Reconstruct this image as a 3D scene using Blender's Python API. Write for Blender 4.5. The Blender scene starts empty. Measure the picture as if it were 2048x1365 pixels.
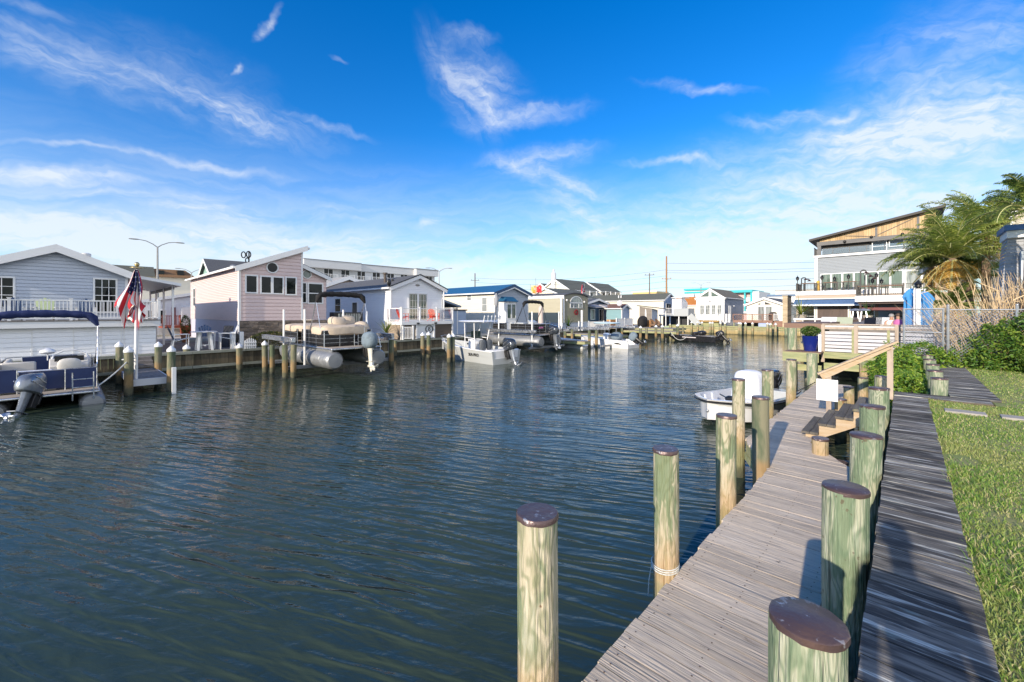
import bpy, math, random
import numpy as np
from mathutils import Vector, Matrix, Euler
R = math.radians
random.seed(7)
S = bpy.context.scene
COL = S.collection

# ------------------------------------------------------------------ survey
# camera 3.15 m above the water at the origin; +Y runs up the canal, -X is the opposite bank
F, TH, EYE, HY = 834., R(43.3), 3.15, 625.
s_, c_ = math.sin(TH), math.cos(TH)
def ray(x, y):
    u = (x-1024)/F
    return (-s_+u*c_, c_+u*s_, (HY-y)/F)
def GZ(x, y, z):
    r = ray(x, y); t = (z-EYE)/r[2]; return Vector((r[0]*t, r[1]*t, z))
def GX(x, y, X):
    r = ray(x, y); t = X/r[0]; return Vector((X, r[1]*t, EYE+r[2]*t))
def GY(x, y, Y):
    r = ray(x, y); t = Y/r[1]; return Vector((r[0]*t, Y, EYE+r[2]*t))

# ------------------------------------------------------------------ camera
cd = bpy.data.cameras.new('camera'); cam = bpy.data.objects.new('camera', cd); COL.objects.link(cam)
cam.location = (0, 0, EYE); cam.rotation_euler = (R(90), 0, TH)
cd.sensor_width = 36; cd.lens = 36*F/2048; cd.shift_y = -(682.5-HY)/2048
cd.clip_start = .05; cd.clip_end = 6000
S.camera = cam

# ------------------------------------------------------------------ exposure, sun, sky
SUN_EL = R(18.5); SUN_AZ = math.atan2(.092, -.996)     # azimuth from +Y towards +X
S.view_settings.view_transform = 'Standard'; S.view_settings.look = 'None'
S.view_settings.exposure = 1.25; S.view_settings.gamma = 1
sl = bpy.data.lights.new('sun', 'SUN'); sun = bpy.data.objects.new('sun', sl); COL.objects.link(sun)
sl.energy = 2.6; sl.angle = R(.55); sl.color = (1, .87, .70)
sdir = Vector((math.sin(SUN_AZ)*math.cos(SUN_EL), math.cos(SUN_AZ)*math.cos(SUN_EL), math.sin(SUN_EL)))
sun.rotation_euler = sdir.to_track_quat('Z', 'Y').to_euler()
S.render.engine = 'CYCLES'
S.cycles.max_bounces = 6; S.cycles.transparent_max_bounces = 8; S.cycles.use_denoising = True
S.cycles.caustics_reflective = False; S.cycles.caustics_refractive = False
S.cycles.sample_clamp_indirect = 6

class G:
    """small node-graph writer"""
    def __init__(s, nt): s.nt = nt; s.n = nt.nodes; s.l = nt.links
    def put(s, sock, v):
        if v is None: return
        if isinstance(v, bpy.types.NodeSocket): s.l.new(v, sock)
        else:
            if sock.type == 'RGBA' and not isinstance(v, (int, float)) and len(v) == 3: v = (*v, 1)
            sock.default_value = v
    def node(s, t, ins=(), out=0, **kw):
        n = s.n.new(t)
        for k, v in kw.items(): setattr(n, k, v)
        for i, v in (ins.items() if isinstance(ins, dict) else enumerate(ins)): s.put(n.inputs[i], v)
        return n.outputs[out]
    def m(s, op, *a, clamp=False): return s.node('ShaderNodeMath', a, operation=op, use_clamp=clamp)
    def v(s, op, *a, out=0): return s.node('ShaderNodeVectorMath', a, out=out, operation=op)
    def mix(s, f, a, b, mode='MIX'): return s.node('ShaderNodeMixRGB', (f, a, b), blend_type=mode)
    def ramp(s, v, lo, hi, a=0., b=1., smooth=True):
        return s.node('ShaderNodeMapRange', (v, lo, hi, a, b), clamp=True, interpolation_type='SMOOTHSTEP' if smooth else 'LINEAR')
    def noise(s, vec, scale=1., detail=3., rough=.5, dist=0.):
        return s.node('ShaderNodeTexNoise', {'Vector': vec, 'Scale': scale, 'Detail': detail, 'Roughness': rough, 'Distortion': dist})

W = bpy.data.worlds.new('World'); S.world = W; W.use_nodes = True
g = G(W.node_tree); g.n.clear()
sky = g.node('ShaderNodeTexSky', sky_type='NISHITA', sun_disc=False, sun_elevation=SUN_EL, sun_rotation=SUN_AZ,
             air_density=1.0, dust_density=.25, ozone_density=2.2, altitude=0)
D = g.v('NORMALIZE', g.node('ShaderNodeTexCoord', out=0))
sx = g.n.new('ShaderNodeSeparateXYZ'); g.l.new(D, sx.inputs[0])
az = g.m('ARCTAN2', sx.outputs[0], sx.outputs[1]); el = g.m('ARCSINE', sx.outputs[2])
P = g.node('ShaderNodeCombineXYZ', (az, el, 0.))
def azel(x, y):
    r = ray(x, y); return Vector((math.atan2(r[0], r[1]), math.atan2(r[2], math.hypot(r[0], r[1])), 0))
warp = g.node('ShaderNodeTexNoise', {'Vector': P, 'Scale': 9., 'Detail': 4., 'Roughness': .6}, out=1)
sc_ = g.n.new('ShaderNodeVectorMath'); sc_.operation = 'SCALE'; g.l.new(g.v('SUBTRACT', warp, (.5, .5, .5)), sc_.inputs[0]); sc_.inputs[3].default_value = .07
Pw = g.v('ADD', P, sc_.outputs[0])
fine = g.noise(g.v('MULTIPLY', Pw, (26., 60., 1.)), 1., 4., .62, .6)
def fibre(tilt, sx_, sy_, off): return g.noise(g.node('ShaderNodeMapping', {0: Pw, 1: (off, off, 0), 2: (0, 0, R(tilt)), 3: (1/sx_, 1/sy_, 1)}, vector_type='TEXTURE'), 1., 4., .6, .7)
FIB = (fibre(-17, 5., 26, 3.), fibre(3, 4.5, 26, 11.), fibre(-55, 6, 22, 7.))
CLOUDS = [  # from, to (survey pixels), half width, strength, fibre contrast
    ((-80, 55), (330, 185), 50, .62, .9), ((190, 130), (640, 275), 44, .85, .9), ((560, 228), (740, 274), 9, .5, .5), ((60,60),(500,170),60,.25,.6),
    ((-10, 8), (140, 48), 13, .5, .6), ((516, 78), (556, 18), 11, .9, .75), ((469, 150), (481, 134), 6, .6, .7), ((656, 108), (690, 120), 6, .6, .7),
    ((860, 60), (980, 270), 40, .5, .9), ((880, 100), (1060, 215), 46, .52, .9), ((930,150),(1010,260),30,.5,.8), ((930, 245), (1165, 212), 22, .55, .8), ((880,60),(990,80),14,.4,.8),
    ((965, 335), (1195, 288), 26, .6, .9), ((1005, 322), (1215, 388), 24, .65, .9),
    ((-60, 338), (300, 364), 19, 1., .6), ((90, 372), (540, 418), 24, .5, .8), ((-20, 275), (290, 306), 6, .5, .4), ((260, 296), (560, 358), 9, .6, .4),
    ((310, 418), (580, 436), 16, .6, .8), ((-150, 438), (330, 486), 44, 1.1, .45), ((150, 492), (940, 556), 44, 1.0, .45), ((620, 425), (720, 438), 12, .4, .8), ((300, 455), (900, 520), 40, .45, .8),
    ((1290, 163), (1500, 180), 12, .55, .9), ((1470, 238), (1690, 230), 13, .6, .8), ((1655, 244), (1708, 216), 7, .7, .4), ((1250, 321), (1450, 322), 9, .6, .6),
    ((1600, 280), (2300, 190), 66, 1.05, .6), ((1400, 350), (2300, 320), 110, .8, .65), ((1240, 450), (2000, 470), 85, .9, .7), ((1700, 190), (2250, 60), 130, .6, .8),
    ((1260, 520), (1700, 560), 60, .85, .6), ((1080, 390), (1260, 480), 50, .6, .9), ((830, 455), (885, 440), 8, .5, .5), ((1020, 492), (1110, 488), 6, .6, .5)]
dens = None
for a, b, w, k, con in CLOUDS:
    A, B = azel(*a), azel(*b); mid = ((a[0]+b[0])/2, (a[1]+b[1])/2)
    L = math.hypot(b[0]-a[0], b[1]-a[1]); n_ = (-(b[1]-a[1])/L, (b[0]-a[0])/L)
    Wd = (azel(mid[0]+n_[0]*w, mid[1]+n_[1]*w)-azel(*mid)).length
    C_ = (A+B)/2; ang = math.atan2(B.y-A.y, B.x-A.x); hl = (B-A).length/2
    q = g.node('ShaderNodeMapping', {0: Pw, 1: C_, 2: (0, 0, ang), 3: (hl, Wd, 1)}, vector_type='TEXTURE')
    q = g.v('MULTIPLY', q, (1, 1, 0))
    ln = g.v('LENGTH', q, out=1)
    mask = g.ramp(ln, 1.5, .0)
    nz = FIB[0 if -1.5 < ang < -.06 and abs(ang) < .8 else 2 if .8 < abs(ang) < 2.2 else 1]
    f = g.ramp(nz, .30, .74, 1-con, 1.)
    t = g.m('MULTIPLY', g.m('MULTIPLY', mask, f), k)
    dens = t if dens is None else g.m('ADD', dens, t)
dens = g.m('MULTIPLY', dens, g.ramp(fine, .28, .70, .50, 1.12))
low = g.ramp(el, .40, .0, 0., 1.0)
dens = g.m('ADD', dens, g.m('MULTIPLY', low, g.ramp(FIB[1], .3, .7, .55, 1.)))
dens = g.m('MULTIPLY', g.m('MINIMUM', dens, 1.), .84)
dens = g.m('MULTIPLY', dens, g.ramp(sx.outputs[2], -.03, .02))
hs = g.node('ShaderNodeHueSaturation', {'Hue': .5, 'Saturation': 1.45, 'Value': 1., 'Fac': 1., 'Color': sky})
skyc = g.mix(1., hs, (.66, .90, 1.17, 1), 'MULTIPLY')
SKY_STR = .086
clear = g.node('ShaderNodeMixRGB', (1., skyc, (SKY_STR,)*3), blend_type='MULTIPLY')
tot = g.mix(dens, clear, (.385, .41, .44, 1))
# bright cloud bank added out of view to fill the shaded canal fronts
east = g.m('MULTIPLY', g.m('MULTIPLY', g.ramp(az, .35, .8), g.ramp(az, 2.9, 2.2)), g.m('MULTIPLY', g.ramp(el, .0, .12), g.ramp(el, 1.1, .6)))
east = g.m('MULTIPLY', east, g.ramp(FIB[1], .25, .6, .5, .95))
tot = g.mix(east, tot, (.60, .62, .66, 1))
bg = g.node('ShaderNodeBackground', {0: tot, 1: 1.})
wo = g.n.new('ShaderNodeOutputWorld'); g.l.new(bg, wo.inputs[0])

W.cycles.sampling_method = 'MANUAL'; W.cycles.sample_map_resolution = 512

# ------------------------------------------------------------------ materials
MATS = {}
def mat(name, col, rough=.6, metal=0., layers=(), grain=None, isl=0., bump=0., bvec=(20, 20, 20), zl=(), coat=0., spec=.5, trans=None, rvar=0.):
    """layers: (colour, stretch, lo, hi, amount); grain: (colour, stretch, freq, amount); zl: (colour, z_lo, z_hi, amount) stains by height"""
    if name in MATS: return MATS[name]
    m = bpy.data.materials.new(name); m.use_nodes = True; MATS[name] = m
    g = G(m.node_tree); g.n.clear()
    b = g.n.new('ShaderNodeBsdfPrincipled'); o = g.n.new('ShaderNodeOutputMaterial'); g.l.new(b.outputs[0], o.inputs[0])
    geo = g.n.new('ShaderNodeNewGeometry'); pos = geo.outputs['Position']
    if isl:   # shift the pattern on every separate board
        off = g.v('MULTIPLY', g.node('ShaderNodeCombineXYZ', (geo.outputs['Random Per Island'],)*3), (37., 53., 71.))
        pos2 = g.v('ADD', pos, off)
    else: pos2 = pos
    c = (*col, 1)
    for k, (lc, vec, lo, hi, amt) in enumerate(layers):
        nz = g.noise(g.v('ADD', g.v('MULTIPLY', pos2, vec), (k*17.3, k*5.1, k*9.7)), 1., 4., .6, .3)
        c = g.mix(g.ramp(nz, lo, hi, 0., amt), c, lc)
    if grain:
        gc, vec, fr, amt = grain
        nz = g.noise(g.v('MULTIPLY', pos2, vec), 1., 2., .5, .4)
        w = g.m('PINGPONG', g.m('MULTIPLY', nz, fr), 1.)
        c = g.mix(g.ramp(w, .35, .95, 0., amt), c, gc)
    if isl:
        c = g.node('ShaderNodeHueSaturation', {'Hue': .5, 'Saturation': 1., 'Value': g.ramp(geo.outputs['Random Per Island'], 0., 1., 1-isl, 1+isl, False), 'Fac': 1., 'Color': c})
    if zl:
        sz = g.n.new('ShaderNodeSeparateXYZ'); g.l.new(geo.outputs['Position'], sz.inputs[0])
        wob = g.m('MULTIPLY', g.m('SUBTRACT', g.noise(pos, 7., 3.), .5), .35)
        zz = g.m('ADD', sz.outputs[2], wob)
        for zc, z0, z1, amt in zl: c = g.mix(g.ramp(zz, z0, z1, 0., amt), c, zc)
    g.put(b.inputs['Base Color'], c)
    b.inputs['Roughness'].default_value = rough
    if rvar: g.put(b.inputs['Roughness'], g.ramp(g.noise(pos, 6., 3.), .3, .7, rough-rvar, rough+rvar))
    b.inputs['Metallic'].default_value = metal
    b.inputs['Specular IOR Level'].default_value = spec
    b.inputs['Coat Weight'].default_value = coat
    if bump:
        nz = g.noise(g.v('MULTIPLY', pos2, bvec), 1., 3., .6)
        bn = g.n.new('ShaderNodeBump'); bn.inputs['Strength'].default_value = min(1, bump); bn.inputs['Distance'].default_value = .03
        g.l.new(nz, bn.inputs['Height']); g.l.new(bn.outputs[0], b.inputs['Normal'])
    if trans:  # thin leaf letting light through
        tr = g.n.new('ShaderNodeBsdfTranslucent'); g.put(tr.inputs[0], c)
        mx = g.n.new('ShaderNodeMixShader'); mx.inputs[0].default_value = trans
        g.l.new(b.outputs[0], mx.inputs[1]); g.l.new(tr.outputs[0], mx.inputs[2]); g.l.new(mx.outputs[0], o.inputs[0])
    return m
dirt = ((.25, .24, .21), (.9, .9, 2.2), .5, .8, .22)
def vinyl(name, col, amt=.25): return mat(name, col, .55, layers=[(tuple(x*.78 for x in col), (.7, .7, 1.6), .48, .72, amt), (tuple(x*.88 for x in col), (6, 6, 1.1), .5, .75, .35)], bump=.08, bvec=(3, 3, 60), isl=.02)
def paint(name, col, rough=.5, **k): return mat(name, col, rough, layers=[(tuple(x*.75 for x in col), (2, 2, 2), .5, .75, .35)], **k)
WHITE = mat('white_paint', (.78, .78, .77), .45, layers=[dirt], bump=.05)
WVIN = vinyl('white_siding', (.85, .86, .88)); GVIN = vinyl('grey_siding', (.50, .545, .62)); PVIN = vinyl('pink_siding', (.73, .575, .545), .35)
CREAM = vinyl('cream_siding', (.74, .69, .58)); OLIVE = vinyl('olive_siding', (.30, .28, .20)); TAN = vinyl('tan_siding', (.46, .43, .32)); BLUEG = vinyl('blue_grey_siding', (.42, .47, .54))
TEAL = vinyl('teal_siding', (.22, .38, .42)); NAVYV = vinyl('dark_blue_siding', (.05, .10, .17)); LBLUE = vinyl('pale_blue_siding', (.36, .45, .60)); RGREY = vinyl('steel_grey_siding', (.245, .275, .305))
GLASS = mat('window_glass', (.008, .010, .010), .03, spec=.28, layers=[((.022, .026, .022), (.6, .6, .9), .45, .65, .8)])
GLASSL = mat('curtained_glass', (.30, .32, .31), .06, spec=.9, layers=[((.12, .14, .14), (4, 4, .5), .45, .6, .8)])
GLASSG = mat('greenish_glass', (.10, .14, .11), .04, spec=.9, layers=[((.22, .24, .2), (5, 5, .4), .5, .6, .6)])
ROOFG = mat('grey_shingle', (.085, .088, .095), .85, layers=[((.15, .15, .15), (3, 14, 14), .45, .65, .5)], bump=.6, bvec=(5, 18, 18))
ROOFO = mat('olive_shingle', (.10, .105, .085), .85, layers=[((.16, .16, .13), (3, 14, 14), .45, .65, .5)], bump=.5, bvec=(5, 18, 18))
ROOFB = mat('brown_shingle', (.20, .11, .05), .85, layers=[((.30, .17, .08), (2, 9, 9), .45, .65, .6)], bump=.5)
ROOFT = mat('taupe_shingle', (.14, .12, .085), .85, layers=[((.21, .18, .13), (2, 12, 12), .45, .65, .5)], bump=.5)
ROOFBL = mat('blue_metal_roof', (.025, .12, .23), .4, metal=.2, layers=[((.04, .16, .28), (.4, 8, .4), .45, .6, .5)])
DARK = mat('dark_trim', (.02, .022, .026), .5)
BLACK = mat('black_plastic', (.012, .012, .013), .38, layers=[((.03, .03, .03), (5, 5, 5), .5, .7, .6)])
ALU = mat('brushed_aluminium', (.62, .64, .66), .33, metal=.9, layers=[((.40, .42, .44), (1.2, 5, 6), .45, .65, .7)], rvar=.1)
ALUD = mat('dull_aluminium', (.27, .28, .29), .5, metal=.5, layers=[((.27, .28, .29), (1.1, 4, 5), .42, .62, .8), ((.62, .62, .6), (2, 2, 9), .6, .7, .5)], rvar=.12)
STEEL = mat('galvanised_steel', (.42, .44, .46), .42, metal=.7, layers=[((.3, .31, .33), (6, 6, 6), .45, .6, .6)])
GEL = mat('white_gelcoat', (.80, .80, .80), .22, layers=[((.66, .66, .63), (.9, .9, 3), .5, .75, .4)], coat=.3)
GELG = mat('pale_grey_gelcoat', (.44, .46, .46), .25, layers=[((.36, .37, .36), (.8, .8, 3), .5, .75, .4)], coat=.3)
NAVY = mat('navy_panel', (.007, .02, .085), .35, layers=[((.012, .03, .11), (2, 2, 2), .45, .65, .6)], coat=.2)
CANV = mat('navy_canvas', (.007, .018, .085), .85, layers=[((.014, .03, .12), (5, 5, 9), .45, .65, .5)], bump=.5, bvec=(9, 9, 9))
BCANV = mat('black_canvas', (.010, .009, .009), .85, layers=[((.024, .022, .02), (4, 4, 9), .5, .65, .7)], bump=.5, bvec=(9, 9, 9))
TANC = mat('tan_boat_cover', (.56, .46, .35), .85, layers=[((.40, .32, .24), (2, 2, 3), .5, .7, .5)], bump=.8, bvec=(5, 5, 6))
GCANV = mat('slate_motor_cover', (.17, .22, .26), .8, layers=[((.09, .12, .15), (4, 4, 5), .5, .65, .6)], bump=.9, bvec=(7, 7, 7))
WCANV = mat('white_canvas', (.74, .75, .78), .75, layers=[((.60, .62, .66), (3, 3, 2), .5, .7, .5)], bump=.6, bvec=(5, 5, 3))
VINB = mat('beige_upholstery', (.58, .55, .50), .5, layers=[((.44, .41, .36), (3, 3, 3), .5, .7, .5)])
COWL = mat('silver_blue_cowling', (.20, .22, .25), .25, metal=.5, layers=[((.32, .34, .37), (2, 2, 3), .45, .65, .6)], coat=.5)
COWLD = mat('charcoal_cowling', (.035, .042, .052), .22, metal=.3, layers=[((.07, .08, .1), (2, 2, 3), .45, .65, .6)], coat=.5)
WMOT = mat('cream_motor_paint', (.66, .63, .55), .35, layers=[((.45, .42, .36), (6, 6, 4), .5, .7, .5)])
PILEG = mat('green_treated_pile', (.45, .42, .30), .85, isl=.05, layers=[((.15, .22, .13), (6, 6, 1.4), .45, .54, .85), ((.56, .52, .40), (9, 9, 1.0), .56, .66, .6), ((.09, .08, .055), (22, 22, .9), .62, .70, .6)],
    grain=((.15, .20, .11), (6, 6, 1.3), 24, .55), bump=.8, bvec=(40, 40, 2.5), zl=[((.05, .055, .04), .35, .05, .8)])
PILEB = mat('walkway_pile_wood', (.38, .39, .28), .88, isl=.06, spec=.3, layers=[((.12, .18, .10), (6, 6, 1.3), .45, .54, .8), ((.52, .52, .42), (11, 11, 1.0), .56, .70, .7), ((.22, .28, .18), (48, 48, 2.2), .50, .62, .6), ((.06, .065, .045), (36, 36, .8), .60, .655, .8), ((.12, .08, .05), (7, 7, 5), .67, .70, .7), ((.50, .50, .43), (60, 60, 4), .62, .70, .5)],
    grain=((.11, .17, .10), (5, 5, 1.1), 34, .6), bump=.9, bvec=(44, 44, 2.8))
PILEW = mat('rust_streaked_pile', (.47, .42, .30), .86, isl=.05, spec=.3, layers=[((.14, .20, .11), (6, 6, 1.6), .47, .54, .85), ((.54, .50, .38), (9, 9, 1.0), .56, .66, .6), ((.28, .27, .16), (46, 46, 2.0), .50, .62, .55), ((.08, .065, .045), (34, 34, .8), .60, .655, .8), ((.16, .07, .03), (7, 7, 5), .67, .70, .8)],
    grain=((.15, .18, .09), (5, 5, 1.1), 26, .55), bump=.9, bvec=(44, 44, 2.6), zl=[((.46, .27, .12), 1.2, .78, .5), ((.15, .19, .10), .7, .5, .6), ((.05, .055, .04), .3, .05, .85)])
PILEO = mat('dock_pile_wood', (.19, .18, .115), .88, isl=.1, layers=[((.07, .10, .055), (4, 4, 1.0), .42, .58, .85), ((.33, .29, .20), (8, 8, 1.0), .57, .69, .6)],
    bump=.5, bvec=(20, 20, 2), zl=[((.36, .19, .065), .95, .7, .5), ((.06, .075, .05), .42, .25, .8), ((.02, .024, .02), .14, .0, .9)])
PCAP = mat('copper_brown_cap', (.105, .070, .070), .38, metal=.35, layers=[((.40, .42, .46), (13, 13, 13), .61, .66, .7), ((.62, .62, .6), (9, 9, 9), .68, .70, .9), ((.15, .09, .07), (5, 5, 5), .45, .65, .5)], bump=.3, bvec=(14, 14, 14))
PWCAP = mat('white_cone_cap', (.78, .79, .80), .45, layers=[dirt])
DECK = mat('weathered_grey_deck', (.63, .53, .41), .9, isl=.15, spec=.25, layers=[((.38, .32, .26), (1.1, 10, 9), .48, .66, .5), ((.68, .62, .54), (.8, 11, 10), .54, .72, .35), ((.30, .25, .20), (.7, 1.6, 1.6), .55, .72, .35), ((.10, .075, .055), (11, 26, 26), .70, .735, .8), ((.22, .17, .13), (3, 60, 50), .58, .68, .6), ((.09, .07, .055), (5, 9, 9), .69, .76, .8), ((.26, .11, .05), (9, 30, 9), .71, .76, .55)],
    grain=((.32, .28, .25), (.7, 12, 10), 14, .22), bump=.5, bvec=(2, 60, 30))
BWALK = mat('black_lichened_boardwalk', (.20, .185, .165), .95, isl=.32, spec=.2, layers=[((.04, .04, .042), (1.3, 7, 7), .44, .58, .85), ((.50, .50, .46), (1.5, 17, 16), .53, .64, .85), ((.03, .03, .032), (2.5, 45, 40), .56, .66, .6), ((.24, .29, .27), (2.6, 12, 11), .62, .72, .55)],
    grain=((.05, .05, .053), (.9, 16, 12), 10, .4), bump=.6, bvec=(2, 50, 30))
TREAD = mat('dark_stair_tread', (.13, .115, .095), .9, isl=.15, layers=[((.22, .20, .10), (14, 2, 10), .55, .72, .6), ((.06, .055, .05), (12, 1.5, 10), .45, .6, .6)], bump=.5, bvec=(40, 3, 30))
PINE = mat('weathered_pine_lumber', (.46, .36, .25), .8, isl=.08, layers=[((.42, .29, .16), (2, 12, 10), .48, .66, .6)], grain=((.40, .27, .14), (1.5, 8, 8), 11, .4), bump=.3, bvec=(4, 30, 30))
GREYW = mat('aged_grey_lumber', (.42, .34, .27), .85, isl=.1, layers=[((.27, .21, .16), (9, 9, 1.2), .46, .64, .6), ((.52, .42, .32), (3, 3, 3), .55, .7, .4)], bump=.4, bvec=(26, 26, 3))
GREENW = mat('green_treated_beam', (.33, .33, .17), .85, isl=.1, layers=[((.20, .24, .12), (1.4, 6, 9), .45, .62, .7), ((.45, .41, .26), (1, 9, 12), .56, .7, .5)], bump=.4, bvec=(3, 26, 26))
BULK = mat('shaded_bulkhead_planks', (.115, .095, .062), .92, isl=.45, layers=[((.075, .065, .042), (8, 8, .8), .44, .62, .8), ((.22, .18, .12), (6, 6, .7), .60, .74, .6)], bump=.5, bvec=(16, 16, 2), zl=[((.07, .075, .05), .5, .25, .8), ((.02, .022, .018), .2, .0, .9)])  # dark copy of the planks, the bank's shade put into the colour
BULKY = mat('sunlit_bulkhead_planks', (.46, .39, .22), .88, isl=.2, layers=[((.27, .25, .15), (8, 8, .8), .44, .62, .6), ((.55, .49, .31), (6, 6, .7), .56, .7, .6)], bump=.5, bvec=(16, 16, 2), zl=[((.36, .26, .10), .6, .3, .6), ((.08, .075, .04), .18, .02, .9)])  # bright copy of the planks, sunlight put into the colour
RIMW = mat('grey_green_dock_rim', (.25, .26, .215), .85, isl=.12, layers=[((.20, .22, .17), (6, 1.2, 8), .45, .62, .7)], bump=.4, bvec=(20, 3, 20))
PATIO = mat('grey_patio_boards', (.21, .19, .175), .85, isl=.12, layers=[((.13, .115, .10), (2, 9, 9), .45, .65, .7)], bump=.3)
COMP = mat('brown_composite_deck', (.20, .12, .085), .75, isl=.08, layers=[((.27, .18, .13), (1, 14, 14), .5, .66, .6)], bump=.2)
BLUEPL = mat('navy_chair_plastic', (.016, .045, .115), .5, layers=[((.03, .07, .15), (5, 5, 5), .5, .7, .5)])
LIMEPL = mat('lime_chair_plastic', (.55, .62, .32), .5, layers=[((.42, .5, .25), (5, 5, 5), .5, .7, .5)])
REDPL = mat('coral_red_chair_plastic', (.78, .07, .03), .5, layers=[((.6, .05, .02), (5, 5, 5), .5, .7, .5)])
ROPE = mat('white_rope', (.62, .62, .58), .9, layers=[((.4, .4, .36), (40, 40, 40), .45, .6, .6)])
DROPE = mat('dark_rope', (.02, .02, .022), .9, layers=[((.05, .05, .05), (40, 40, 40), .45, .6, .6)])
CONC = mat('grey_concrete', (.36, .33, .29), .9, layers=[((.3, .29, .27), (2.5, 2.5, 2.5), .45, .65, .6)], bump=.3)
STONE = mat('ledger_stone', (.22, .17, .13), .9, isl=.45, layers=[((.10, .09, .085), (4, 4, 9), .45, .62, .6), ((.36, .29, .22), (5, 5, 11), .58, .68, .6)], bump=.8, bvec=(18, 18, 18))
BRICK = mat('buff_block', (.50, .40, .27), .9, isl=.16, layers=[((.38, .3, .2), (6, 6, 6), .5, .7, .5)], bump=.3)
POLEW = mat('utility_pole_wood', (.34, .17, .07), .85, layers=[((.22, .11, .05), (5, 5, .5), .45, .65, .6)])
POLEG = mat('grey_pole_wood', (.16, .14, .12), .85, layers=[((.1, .09, .08), (5, 5, .5), .45, .65, .6)])
STEELP = mat('lamp_post_grey', (.30, .30, .29), .5, metal=.4, layers=[((.22, .22, .21), (4, 4, .4), .45, .65, .5)])

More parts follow.
